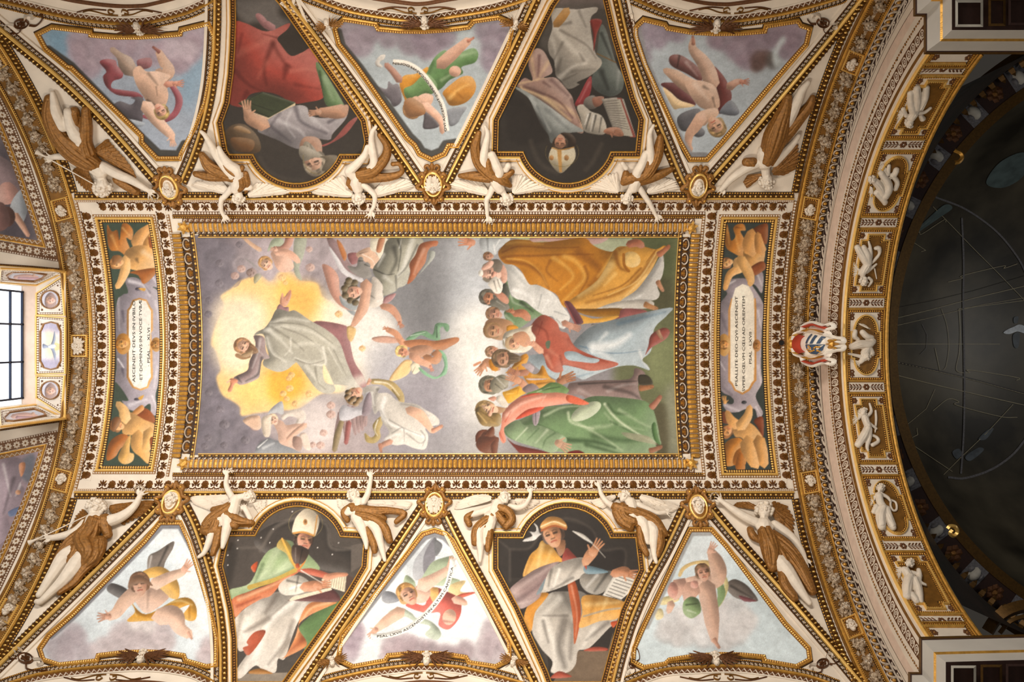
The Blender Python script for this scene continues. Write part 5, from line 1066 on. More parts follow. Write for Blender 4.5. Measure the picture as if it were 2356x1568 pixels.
def paint_T3():
    p = Paint(1455, 40, 1870, 375, 'a3acb4', light=(-.4, .6), seed=23)
    p.crop(1400, 0, 3.92); p.cloud('340,250 110 460,300 110 560,260 100 640,300 80 330,420 70 460,380 60 350,520 40', '8c8190', .18); p.cloud('1080,330 140 1250,300 130 1180,460 110 1350,380 130 1480,300 130 1240,540 90 1350,500 100 1600,300 130 1700,300 110 1620,440 100 960,360 80 1660,380 80', '857582', .2); p.cloud('1360,540 80 1330,600 50 1420,520 60', '5c4642', .2); p.cloud('1480,560 60 1470,510 40', '55504e', .2); p.wash('1480,480 1560,330 1600,360 1520,480 1560,560 1500,600', 'b5bfc4', .9, 4)
    p.P('470,760 540,740 660,770 780,920 760,945 640,900 560,830', '5a3334', r=50); p.P('490,790 560,830 640,900 780,950 640,975 580,970', 'cdb38c', r=50); p.P('560,500 640,490 760,560 840,650 830,730 700,660 580,600 545,550', '6f4a48', r=60); p.F([('640,500 620,600', 20, -.3), ('700,560 800,680', 30, .2)]); p.P('940,600 1020,660 1080,760 1110,880 1040,1000 990,1010 980,840', '663432', r=60)
    p.P('620,1060 700,1000 820,980 830,1100 720,1180 640,1160', '56565c', r=60); p.P('1000,1000 1100,900 1180,1000 1140,1040 1040,1030', '6f747e', r=40); p.E(810, 1190, 60, 45, '5f6066')
    p.limb('760,350,44 760,440,80 840,540,120 900,640,140 930,760,150', 'b99a88'); p.foot(765, 400, 265, 80, 'a97866'); p.limb('510,630,50 600,680,110 680,740,130 780,800,150', 'bb9b86')
    p.P('690,740 800,720 940,760 990,850 1000,960 920,990 820,960 740,860', 'c0a18d', r=190, k=.25); p.F([('860,780 900,800', 30, -.25), ('940,880 960,960', 20, -.25), ('780,760 900,900', 50, .15)])
    p.P('800,1020 960,970 990,1030 900,1100 850,1130', 'c0a08a', r=70); p.limb('840,1050,110 780,1140,100 730,1210,80 720,1300,60 740,1350,50', 'bb9782'); p.limb('1090,780,80 1150,740,60 1200,730,50', 'b58f7e'); p.hand(1190, 735, 0, 80, 'b37e6c', 22)
    p.head(970, 1130, 95, 60, 'bb937a', '8f7652', turn=.2); p.crop(); p.L('1470,66 1490,145 1570,324 1591,356 1622,356', 11, '86868a', .8, soft=3, sm=0); p.L('1590,358 1622,358', 16, '77777a', .9, soft=2, sm=0); return p
def paint_T4():
    p = Paint(85, 1195, 505, 1545, 'd3dde4', light=(.4, -.8), seed=24)
    p.crop(0, 1080, 3.2125); p.wash('1080,480 1360,460 1560,1200 1300,1100 1300,700', 'e6ebee', .9, 10)
    p.cloud('540,1200 70 500,1260 70 590,1240 60 420,1320 90 560,1340 90 660,1360 80 480,1370 80', 'b0a6ae', .14); p.cloud('880,1200 70 1000,1180 110 1120,1200 120 940,1260 110 1200,1220 100 1060,1290 120 1220,1290 80 850,1310 110 760,1330 90', 'c4b9bd', .16); p.cloud('1540,1300 60 1520,1380 70', 'c0b0b4', .14); p.cloud('1000,1130 60 1100,1150 60', 'e2dcdc', .1)
    p.P('1090,740 1100,640 1170,600 1280,530 1280,580 1220,690 1200,800 1130,800 1120,760', '7d736c', r=50); p.F([('1240,570 1150,760', 20, -.3), ('1120,640 1100,740', 16, .3)]); p.P('790,890 820,840 900,860 950,900 920,960 860,940', '5f5c5c', r=40)
    p.P('960,830 1080,740 1200,720 1300,800 1330,900 1300,960 1180,900 1160,800', 'e2b260', r=80, k=.25)
    p.P('970,980 1080,1070 1300,960 1400,950 1450,1010 1450,1100 1400,1120 1350,1080 1400,1000 1260,1060 1180,1110 1060,1120 940,1120 1000,1050', 'd8a040', r=70, k=.28); p.F([('1000,1040 1120,1080 1360,980', 30, -.25), ('1060,1050 1300,970 1420,1000', 22, .35), ('1400,1020 1400,1100', 20, -.3), ('960,1000 1010,1080', 20, .3)], '7a4808', 'fff0c4')
    p.P('990,930 1060,860 1150,860 1230,920 1240,960 1100,1060 1030,1020', 'e0bda9', r=140, k=.22); p.F([('1100,900 1090,1020', 26, -.15)])
    p.limb('1140,850,90 1240,800,80 1340,760,60 1370,730,40', 'e2bfa9'); p.hand(1355, 745, -50, 90, 'd9a891', 16); p.limb('1010,900,110 920,980,100 860,1060,80 800,1090,60', 'debaa4'); p.hand(810, 1085, 175, 90, 'c99a84', 22)
    p.limb('1170,1090,120 1280,1080,150 1330,1170,100 1400,1220,70', 'e0bda8'); p.foot(1390, 1200, 60, 60, 'd7a892'); p.head(1035, 850, 85, -100, 'c4977e', '7a5a44', turn=-.2); p.P('950,880 960,810 1020,780 1090,810 1130,860 1060,840 1000,850', '80604a', r=40); p.crop(); p.L('118,1464 171,1418 336,1250 372,1210 414,1210 440,1260', 13, '75747a', .9, soft=2, sm=0); return p
def paint_T5():
    p = Paint(770, 1215, 1180, 1545, 'e2e6ea', light=(.4, -.8), seed=25)
    p.crop(760, 1080, 3.2125); p.wash('500,560 660,480 960,640 860,760 560,800', 'cbd3da', .8, 10); p.cloud('160,1150 70 170,1250 80 140,1340 80 200,1200 60', 'a494a0', .16); p.cloud('460,1300 80 560,1300 90 640,1330 90 740,1350 90 860,1370 80 1000,1340 80 540,1370 90 420,1370 60 950,1390 80', 'a8989f', .16); p.cloud('1190,1180 80 1240,1250 90 1150,1280 70 1230,1350 90 1130,1370 70 1280,1300 50', 'b5a7ae', .15)
    p.P('380,960 400,900 470,910 510,960 490,980 420,990', '8b8e96', r=40); p.P('610,780 620,680 680,590 760,500 790,540 770,680 720,780 640,820', 'aeb1b8', r=80); p.P('690,640 770,500 790,560 770,660 700,780', '7d7c84', r=30); p.P('770,520 830,560 780,640', '6a6c70', r=10)
    p.P('540,860 560,780 620,820 640,860 700,760 760,680 880,640 910,650 880,780 960,820 860,860 700,850 600,870', 'a9b89c', r=60, k=.25); p.P('880,860 1000,820 960,900 1060,910 900,960', 'e2cb98', r=40); p.P('960,920 1060,905 1060,918 900,970', 'c4604e', r=10)
    p.P('430,1050 520,1020 600,1060 640,1100 720,1110 790,1160 820,1220 780,1260 700,1220 740,1160 640,1130 560,1090 460,1080', 'b9c4b4', r=50)
    p.P('720,880 780,870 860,900 960,960 960,1080 880,1180 800,1150 810,1060 700,1060 560,1010 600,980 700,1000', 'c8645a', r=90, k=.26); p.E(880, 1090, 50, 60, 'e0b9a4', 20); p.F([('740,900 700,990', 20, -.25), ('820,960 900,1020', 26, .3), ('840,1120 920,1130', 20, -.25)], '6a1a14', 'ffd6c4'); p.P('730,890 790,870 800,920 760,980', 'dcae6c', r=30)
    p.P('600,900 640,860 720,850 740,920 700,980 620,980', 'e0bba8', r=80); p.limb('680,860,110 780,800,80 870,740,60 895,700,40', 'e2bda9'); p.hand(880, 720, -70, 80, 'd9a992', 12); p.limb('520,1050,90 430,1110,80 340,1180,50', 'e2bda6'); p.hand(340, 1180, 130, 80, 'd9a892', 14); p.limb('920,960,60 960,970,60 1000,990,40', 'd9ab98')
    p.head(570, 930, 85, -120, 'cd9f86', 'b58a54', turn=.5)
    A = spl('300,1235 420,1225 540,1190 650,1120 760,1010 850,880 890,760 905,660', False, 8); N_ = np.gradient(A, axis=0); N_ /= np.linalg.norm(N_, axis=1)[:,None]; Q = np.stack([-N_[:,1], N_[:,0]], 1)
    p.P(np.vstack([A+Q*20, (A-Q*20)[::-1]]), 'efeeea', sm=0, r=24)
    p.crop(); B = A+Q*11; p.lettering = [('PSAL·LXVII·ASCENDISTI·IN·ALTVM·CAPISTICA', [(760+x/3.2125, 1080+y/3.2125) for x, y in B[3:52]], 7.4)]
    p.L('796,1464 834,1416 930,1292 964,1250 978,1236 1000,1228 1022,1236 1036,1250', 14, '7b7b80', .9, soft=2, sm=0); return p
def paint_T6():
    p = Paint(1450, 1210, 1870, 1545, 'cfdde4', light=(.4, -.8), seed=26)
    p.crop(1420, 1080, 3.2125); p.wash('520,520 700,500 800,700 500,720', 'dbe3e8', .8, 12); p.cloud('420,1120 110 540,1080 110 700,1060 130 860,1060 120 940,1130 90 360,1200 80 500,1220 90 640,1230 90 780,1230 110 880,1200 100 980,1120 60 440,1260 50', 'd6d4d6', .1)
    p.P('800,860 860,810 940,840 1000,900 1040,970 960,970 860,940', '6f6660', r=40); p.F([('840,860 1000,950', 20, -.3)]); p.P('900,930 1030,970 940,975', '7d4a50', r=10)
    p.P('450,780 480,720 560,680 660,670 700,690 690,720 580,700 500,740 470,790', 'd4b982', r=40); p.P('760,740 810,800 820,880 780,980 740,1020 760,920 790,860', 'ccc08c', r=40); p.P('700,690 740,900 740,1020 800,900', '86a070', r=30); p.P('330,950 420,930 460,960 400,990 320,1000', 'd9cb9a', r=20); p.P('280,1040 330,1030 340,1090 290,1110', 'dccfa4', r=20)
    p.P('500,810 600,780 680,770 720,800 710,870 600,900 520,880', 'ddb9a6', r=100, k=.22); p.limb('690,600,60 730,680,110 750,760,120 740,840,90', 'c9a48f'); p.hand(680, 610, -60, 80, 'd5a893', 18)
    p.limb('660,860,130 670,940,130 690,1040,120 700,1120,110 710,1200,80 720,1270,50', 'cfaa96'); p.foot(715, 1250, 60, 80, 'c99a84'); p.limb('470,850,130 440,900,100 430,940,70', 'd3a896'); p.limb('560,870,130 520,930,110', 'c9a08e'); p.limb('400,990,60 380,1050,40', 'd6b09c'); p.E(410, 890, 40, 60, 'c99486')
    p.E(570, 850, 30, 30, 'cf9c8e'); p.F([('600,900 640,860', 10, -.2)])
    p.P('490,980 540,940 600,960 620,1040 590,1080 540,1100 490,1060', '86a070', r=60, k=.3); p.F([('520,1040 580,1060', 14, .3), ('510,1000 590,990', 14, -.3)]); p.head(630, 765, 65, -100, 'c99880', '7a5c44', turn=.4); p.crop(); p.L('1488,1441 1571,1266 1592,1226 1634,1226', 13, '9b9a9a', .85, soft=2, sm=0); return p
# ---------------- the two inscription panels with putti ----------------
def scrollwork(p):
    pass
def paint_putL():
    p = Paint(226, 500, 380, 1084, '39463a', light=(-.6, -.4), seed=31)
    p.crop(0, 560, 3.015)
    # cartouche
    p.P('870,250 940,235 1010,270 1050,240 1090,210 1100,300 1060,300 1100,340 1110,480 1115,620 1110,800 1100,960 1080,1060 1095,1180 1050,1180 1040,1110 960,1160 880,1140 830,1050 800,960 810,840 800,640 800,480 830,360 890,340', 'a39aa4', r=110, k=.22)
    p.F([('900,260 1000,290 1040,360', 26, .4), ('1060,230 1090,280', 18, .35), ('850,470 860,540', 20, -.4), ('850,870 860,920', 20, -.4), ('820,380 830,600', 24, .2), ('1080,400 1110,560', 20, .3), ('1090,860 1070,1000', 20, .3), ('900,1120 1020,1080', 26, .35), ('820,800 860,860 840,820', 10, .5), ('1040,340 1000,280', 14, -.3), ('1060,1060 1090,1160', 16, .3)], '3a3440', 'f2eef4')
    p.P('800,960 840,1000 880,1060 890,1090 830,1080 800,1020', '39463a', r=0); p.P('800,300 850,330 880,330 830,370 800,360', '39463a', r=0)
    p.E(960, 315, 22, 12, '4a4450'); p.P('960,310 1010,310 1000,330', 'c99a4a'); p.E(950, 1080, 20, 10, '4a4450'); p.P('960,1070 1000,1050 980,1085', 'c99a4a')
    p.P('970,375 1020,390 1045,440 1062,460 1062,600 1050,620 1060,760 1062,930 1045,960 1030,1000 980,1020 920,1000 895,960 880,930 882,460 900,440 920,390', 'c9924e', r=20, sm=0); p.P('970,388 1015,400 1035,445 1048,465 1048,600 1040,700 1048,925 1032,950 1020,990 975,1008 930,990 908,950 895,925 896,465 912,445 930,400', 'e6e2da', sm=0)
    p.E(855, 695, 52, 74, 'b07a34', r=50); p.head(850, 695, 45, 175, 'cf9850', '9a6424', turn=0); p.E(1085, 700, 36, 50, 'b98a4c', r=40); p.head(1085, 700, 34, 175, 'c08d4c', '8a5a24')
    # lower putto
    p.P('740,1500 760,1380 840,1320 900,1340 900,1380 840,1420 800,1480', 'a8622a', r=60, k=.3); p.P('880,1360 910,1330 900,1440 930,1460 920,1510 860,1530 820,1480', 'd8a860', r=50, k=.3); p.P('930,1190 1000,1140 1060,1180 1080,1240 1000,1240', '8e4a22', r=40); p.P('980,1120 1000,1150 930,1200 910,1180', 'c98a4c', r=20)
    p.P('870,1190 910,1170 1000,1220 1080,1260 1070,1340 980,1360 920,1330 850,1310', 'dba868', r=120, k=.3); p.limb('820,1110,44 860,1160,70 870,1220,80', 'e0b274'); p.limb('960,1330,90 960,1400,100 1000,1450,80 1040,1510,50', 'd9a460'); p.limb('1040,1310,90 1030,1380,80 1010,1430,56', 'dfae6c'); p.P('1040,1360 1070,1350 1060,1480', '8e4a22', r=20)
    p.head(815, 1265, 50, 195, 'd9a468', '8a5a30', turn=.3); p.P('780,1220 820,1200 840,1230 800,1300 775,1290', '7d5230', r=30)
    # upper putto
    p.crop(0, 200, 3.92); p.P('970,1240 1010,1300 1060,1290 1080,1380 1100,1240 1150,1230 1200,1290 1190,1380 1140,1360 1180,1480 1160,1540 1080,1480 1000,1470 970,1380', 'b9722e', r=90, k=.32); p.F([('1110,1270 1170,1340', 20, .3), ('1010,1340 1060,1460', 30, .25), ('1060,1300 1080,1420', 20, -.3)], '5a2a08', 'ffd690')
    p.limb('1350,1260,60 1280,1340,120 1240,1420,130', 'd9a060'); p.limb('1370,1330,50 1330,1420,80 1350,1480,90', 'cf9654'); p.P('1340,1350 1390,1400 1390,1500 1360,1480', '9a5426', r=20)
    p.crop(0, 560, 3.015); p.P('860,90 900,30 1000,10 1080,60 1080,140 1060,200 980,190 900,170', 'dba665', r=120, k=.3); p.F([('950,110 960,130', 24, -.3), ('1000,60 1060,100', 40, .2)]); p.P('900,200 980,180 1080,170 1080,210 1000,280 960,220', 'a4602a', r=30); p.limb('870,110,70 870,180,70 840,260,50 815,300,40', 'dfae70'); p.head(815, 135, 48, 175, 'd9a468', '96683a', turn=.3); p.P('780,90 830,80 850,110 790,150', '8f6238', r=20)
    p.crop()
    f = lambda x: [(x/3.015, 560+y/3.015) for y in ()]
    L_ = lambda xs, y0, y1: [(xs[0]/3.015, 560+y0/3.015), ((xs[0]+xs[1])/2/3.015, 560+(y0+y1)/2/3.015), (xs[1]/3.015, 560+y1/3.015)]
    p.lettering = [('·ASCENDIT·DEVS·IN·IVBILO', L_((940, 940), 970, 395), 9), ('·ET·DOMINVS·IN·VOCE·TVBÆ', L_((990, 985), 955, 390), 9), ('· PSAL  ·  XLVI ·', L_((1042, 1042), 850, 560), 8.5)]
    return p
def paint_putR():
    p = Paint(1640, 500, 1778, 1090, '343b38', light=(-.6, -.4), seed=32)
    p.crop(1550, 350, 4.238)
    p.P('500,1260 600,1230 700,1230 780,1250 800,1180 870,1180 860,1370 800,1300 760,1290 860,1450 870,1600 440,1600 450,1480 520,1380 490,1330', '9f949c', r=90); p.F([('520,1290 600,1250', 24, .35), ('820,1200 860,1300', 20, .3)]); p.E(690, 1325, 26, 18, '4a4a50')
    p.crop(1550, 700, 4.238)
    p.P('440,0 870,0 860,200 850,600 860,760 800,880 820,960 870,1060 820,1110 790,1020 700,1020 620,1050 520,1040 480,960 570,970 560,900 480,860 440,780 420,500 440,200', 'a0959d', r=110, k=.22); p.F([('460,100 520,260', 40, -.25), ('820,60 850,220', 24, .35), ('450,560 500,640', 20, .3), ('820,600 850,760', 30, .25), ('500,980 640,1040', 30, .3), ('800,1000 850,1080', 18, .35), ('560,880 470,800', 30, -.2)], '3a3440', 'f2eef4'); p.P('430,820 500,880 580,920 570,970 480,960 440,980', '343b38'); p.E(685, 955, 26, 18, '3a3a40')
    p.P('560,-60 800,-60 806,60 806,740 780,770 740,840 670,880 590,840 560,780 530,750 530,60', 'c08a4c', sm=0); p.P('670,-200 730,-180 770,-110 782,-60 785,60 785,600 780,740 760,760 730,820 670,860 605,830 575,770 550,740 550,60 570,-60 600,-160', 'e4dccd', sm=0)
    p.E(490, 395, 62, 110, 'b98a4a', r=60); p.head(492, 395, 52, 180, 'cf9450', '8a5a24'); p.E(810, 400, 40, 60, 'b07a44', r=40); p.head(810, 405, 34, 180, 'bd8648', '80501f')
    p.P('480,1560 480,1400 540,1320 640,1300 690,1360 640,1420 600,1560', 'bd7a32', r=80, k=.3); p.P('580,1560 600,1440 680,1400 700,1560', 'b9722e', r=60); p.P('780,1130 870,1100 870,1300 820,1200', '7d3d22', r=30); p.P('440,1060 520,1050 540,1160 460,1140', '6a3a22', r=30)
    p.P('570,1210 600,1160 700,1140 780,1180 860,1280 870,1360 740,1380 660,1300 600,1290', 'd6a263', r=150, k=.3); p.limb('520,1050,50 560,1130,90 620,1180,100', 'd09a5c'); p.limb('740,1000,56 720,1090,90 650,1190,110', 'dba869'); p.hand(500, 960, 260, 70, 'd09a5c', 16); p.limb('720,1340,150 740,1440,150 800,1560,110', 'd6a060'); p.limb('830,1320,120 860,1430,110 880,1560,90', 'cf9858'); p.head(520, 1235, 70, 130, 'c98d55', '7a5230', turn=.3)
    p.crop(1550, 700, 4.238); p.P('690,1620 690,1500 640,1440 600,1560 620,1620', 'b06a28', r=50)
    p.crop(1550, 350, 4.238)
    p.P('490,760 520,700 540,780 560,860 600,820 580,740 620,700 680,700 700,760 650,770 690,860 690,1000 640,1010 580,980 520,940 490,860', 'b9762f', r=90, k=.32); p.F([('520,740 540,900', 20, .2), ('610,730 670,740', 16, -.35), ('600,820 640,960', 30, .2)], '5a2a08', 'ffd690'); p.P('780,740 900,690 920,760 900,900 820,800', '7d4422', r=50)
    p.P('680,960 760,940 880,900 890,1000 860,1100 780,1140 700,1080', 'cf9a5a', r=140, k=.3); p.limb('760,780,90 740,880,140 760,960,150', 'cf9656'); p.limb('820,800,60 830,880,90 850,960,110', 'c78e50'); p.P('740,1130 860,1060 900,1120 850,1170 780,1200', '8e4e2a', r=30); p.P('580,1060 640,1020 700,1090 680,1160 600,1180', 'dbab6e', r=80); p.limb('650,1040,100 720,1160,100 750,1240,80 745,1290,50', 'd6a464'); p.limb('600,1150,80 540,1200,70 500,1330,46', 'cf9a5c'); p.head(520, 1080, 62, 170, 'cf9c62', '7d5230', turn=.35)
    p.crop()
    L_ = lambda xs, y0, y1: [(1550+xs/4.238, 700+y0/4.238), (1550+xs/4.238, 700+(y0+y1)/2/4.238), (1550+xs/4.238, 700+y1/4.238)]
    p.lettering = [('·PSALLITE·DEO·QVI·ASCENDIT', L_(622, 810, -80), 8.6), ('·SVPER·CŒLVM·CŒLI·AD·ORIENTEM', L_(692, 860, -80), 8.6), ('· PSAL · LXVII ·', L_(757, 610, 235), 8.5)]
    return p
# two fields of the window wall, mostly out of the photograph
def paint_apse(top):
    if top:
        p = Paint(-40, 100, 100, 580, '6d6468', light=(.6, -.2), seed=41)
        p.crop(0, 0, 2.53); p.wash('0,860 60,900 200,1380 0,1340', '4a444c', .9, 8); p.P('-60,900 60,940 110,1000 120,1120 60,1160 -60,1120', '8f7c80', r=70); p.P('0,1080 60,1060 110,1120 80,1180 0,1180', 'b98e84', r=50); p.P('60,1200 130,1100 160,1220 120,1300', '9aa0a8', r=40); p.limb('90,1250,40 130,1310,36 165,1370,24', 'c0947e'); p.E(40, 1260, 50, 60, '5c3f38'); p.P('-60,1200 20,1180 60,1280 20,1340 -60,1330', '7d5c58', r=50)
    else:
        p = Paint(-40, 1030, 100, 1300, '8d7d86', light=(.6, -.4), seed=42)
        p.crop(0, 940, 2.496); p.wash('120,300 200,260 180,420 110,380', '5a5e68', .9, 4); p.P('-60,300 100,280 150,330 120,420 140,470 100,560 40,600 60,700 0,780 -60,780', 'a2929e', r=110); p.F([('20,320 60,500', 20, .3), ('80,400 20,600', 24, -.2), ('120,430 90,500', 16, .3)]); p.P('110,320 145,310 140,360 120,390', 'b07a5a', r=20); p.E(105, 480, 16, 14, 'b98a6c'); p.P('50,590 120,560 110,600 60,620', '5f6c8c', r=10)
    p.crop(); return p
# ---------------- the frescoes and their gilt frames ----------------
def outward(P):
    P = np.asarray(P, float); a = (P[:,0]*np.roll(P[:,1], -1)-P[:,1]*np.roll(P[:,0], -1)).sum()
    return P if a < 0 else P[::-1]      # travel with the outside on the right
def text_run(parent, root, txt, path, size, m='ink'):
    cu = bpy.data.curves.new('t', 'FONT'); cu.body = txt; cu.size = 1.0; cu.resolution_u = 2
    o = bpy.data.objects.new('t', cu); COL.objects.link(o); bpy.context.view_layer.update()
    me = bpy.data.meshes.new_from_object(o.evaluated_get(bpy.context.evaluated_depsgraph_get()))
    bpy.data.objects.remove(o); bpy.data.curves.remove(cu)
    n = len(me.vertices); co = np.empty(n*3, np.float32); me.vertices.foreach_get('co', co); co = co.reshape(-1, 3)
    P = spl(path, False, 10); s = np.concatenate([[0], np.cumsum(np.linalg.norm(np.diff(P, axis=0), axis=1))])
    x = (co[:,0]-co[:,0].min())/max(1e-6, np.ptp(co[:,0]))*s[-1]; y = co[:,1]*size
    X = np.stack([np.interp(x, s, P[:,0]), np.interp(x, s, P[:,1])], 1); e = 1.0
    D = np.stack([np.interp(x+e, s, P[:,0])-np.interp(x-e, s, P[:,0]), np.interp(x+e, s, P[:,1])-np.interp(x-e, s, P[:,1])], 1)
    D /= np.maximum(np.linalg.norm(D, axis=1), 1e-9)[:,None]
    W_ = at(X+np.stack([D[:,1], -D[:,0]], 1)*y[:,None], 2.0*U)
    me.vertices.foreach_set('co', (W_-np.array(root)).astype(np.float32).ravel()); me.materials.clear(); me.materials.append(MATS[m]); me.update()
    return link('lettering', me, parent)
mat('ink', '1d1813', .8, 0, .1)
FR = {
 'main': ('large rectangular fresco of a robed figure rising in golden light above a gathered crowd', 'paint_main', .82),
 'S1': ('dark fresco of a bearded old man in a red mantle holding a green book', 'paint_S1', .74),
 'S2': ('dark fresco of a white robed bishop in a tall mitre reading an open book', 'paint_S2', .74),
 'S3': ('fresco of a bearded bishop in green cope and mitre writing in a book', 'paint_S3', .95),
 'S4': ('fresco of a seated man in tiara and yellow cape raising a quill beside a dove', 'paint_S4', .95),
 'T1': ('triangular sky fresco of a tumbling nude angel with a dark red sash', 'paint_T1', 1.15),
 'T2': ('triangular fresco of a green clad angel unrolling a lettered white scroll among purple clouds', 'paint_T2', 1.15),
 'T3': ('triangular sky fresco of a diving nude angel with maroon drapery and dark wings', 'paint_T3', 1.15),
 'T4': ('triangular fresco of a winged youth in yellow drapery seated on a pale cloud', 'paint_T4', .95),
 'T5': ('triangular fresco of a flying angel in red and green holding a lettered scroll', 'paint_T5', .95),
 'T6': ('triangular fresco of a flying child seen from below with green drapery, arm raised', 'paint_T6', .95),
 'putL': ('narrow fresco panel of two putti around an inscription, beside the window end', 'paint_putL', 1.0),
 'putR': ('narrow fresco panel of two putti around an inscription, beside the crossing arch', 'paint_putR', 1.1)}
for key, (lab, fn, gain) in FR.items():
    pt = globals()[fn]().done(gain)
    if key[0] == 'S' or key == 'main': out = OUT[key]
    else: out = OUT[key]
    c = at([OUT[key].mean(0)])[0]; root = Vector(c)
    E_ = empty('fresco', root, lab, 'fresco')
    o = lay_fresco('painted_plaster', out, pt, None, 1.0); o.data.transform(Matrix.Translation(-root)); o.parent = E_
    Pc = dens(outward(OUT[key]), 6, True)
    if key[0] == 'T':
        moulding([('beads', -2, 5, dict(p=5.5, base='gilt', m='bright', z=3)), ('bar', 5, 9, dict(m='gold', h=4)), ('flat', 9, 11, dict(m='dark', z=1))], Pc, E_, 'gilt_frame', True, root=root)
    elif key[0] == 'S':
        moulding([('bar', -2, 1, dict(m='gold', h=3)), ('beads', 1, 9.5, dict(p=6.2, base='dark', m='gilt', z=2, r=.36)), ('bar', 9.5, 13.5, dict(m='bright', h=6)), ('flat', 13.5, 19, dict(m='white', z=3)), ('bar', 19, 21, dict(m='gold', h=3))], Pc, E_, 'gilt_frame', True, root=root)
    elif key[:3] == 'put':
        moulding([('beads', -1, 7, dict(p=5.6, base='dark', m='bright', z=2)), ('bar', 7, 13, dict(m='bright', h=6)), ('beads', 13, 18, dict(p=6, base='gilt', m='stucco'))], Pc, E_, 'gilt_frame', True, root=root)
    for txt, path, size in getattr(pt, 'lettering', []): text_run(o, root, txt, path, size)
    if key == 'main':
        # the great frame: gilt bobbins, rings or leaves, and a gadrooned torus; each run its own moulding
        def run(nm, bands, P): moulding(bands, P, E_, nm, False, root=root)
        gad = lambda a, b: ('gadroon', a, b, dict(p=11.2, base='dark', z=2, hz=15))
        for side in (0, 1):
            f = (lambda a, b: hl(0, a, b)) if side == 0 else (lambda a, b: hl(1589, b, a))
            run('gadroon_rail', [gad(511, 532)], f(436, 1580))
            run('leaf_rail', [('waterleaf', 502, 511, dict(p=13, base='brown')), ], f(420, 1598))
            run('leaf_rail', [('waterleaf', 532, 537.5, dict(p=13, base='dark', hz=5))], f(438, 1576))
            run('bobbin_rail', [('bobbin', 538, 543.5, dict(p=16, base='dark', hz=6)), ('bar', 543.5, 546, dict(m='bright', h=2))], f(457, 1563))
        v = lambda pc, y0=533, y1=1056: arcX(pc, y0, y1, 80)[::-1]
        run('gadroon_rail', [gad(-10, 10)], v(428, 535, 1054)); run('gadroon_rail', [gad(-10.5, 10.5)], v(1588, 535, 1054))
        run('ring_rail', [('heartring', -10, 10, dict(p=32.4, base='dark', hz=18, flip=0))], v(447, 545, 1043)); run('ring_rail', [('heartring', -9, 9, dict(p=32.4, base='dark', hz=18, flip=1))], v(1568, 545, 1043))
        run('bobbin_rail', [('bobbin', -4, 4, dict(p=16, base='dark', hz=7)), ('bar', 4, 6, dict(m='bright', h=2))], v(461)); run('bobbin_rail', [('bar', -6, -4, dict(m='bright', h=2)), ('bobbin', -4, 4, dict(p=16, base='dark', hz=7))], v(1556))
        b = MB()
        b.dome(0, 0, .5, .5, .5, 'gold', 8, 2)
        for i in range(6):
            a = i*PI/3+.3; b.leaf(.1*math.cos(a), .1*math.sin(a), .72*math.cos(a), .72*math.sin(a), .34, .5, 'bright')
        cm = b.mesh('corner_leaf')
        for x, y in ((425, 522), (1590, 522), (425, 1067), (1590, 1067)): link('corner_leaf', cm, E_, Matrix.Translation(-root) @ frame1(x, y, 0, 6) @ Matrix.Diagonal((22, 22, 16, 1)))
# ---------------- stucco figures ----------------
def chains(s, cr):
    ox, oy, k = cr; out = []
    for c in s.split('|'):
        c = c.strip()
        if not c: continue
        A = np.array([[float(a) for a in t.split(',')] for t in c.split()])
        A[:,0] = ox+A[:,0]/k; A[:,1] = oy+A[:,1]/k; A[:,2:] /= k
        out.append(A)
    return out
def smooth_chain(A, n=3):
    return spl(A, False, n) if len(A) > 2 else A
_ico = bmesh.new(); bmesh.ops.create_icosphere(_ico, subdivisions=2, radius=1); _ico.verts.ensure_lookup_table()
IV = np.array([v.co[:] for v in _ico.verts]); IF = [tuple(v.index for v in f.verts) for f in _ico.faces]; _ico.free()
_ico = bmesh.new(); bmesh.ops.create_icosphere(_ico, subdivisions=1, radius=1); _ico.verts.ensure_lookup_table()
JV = np.array([v.co[:] for v in _ico.verts]); JF = [tuple(v.index for v in f.verts) for f in _ico.faces]; _ico.free()
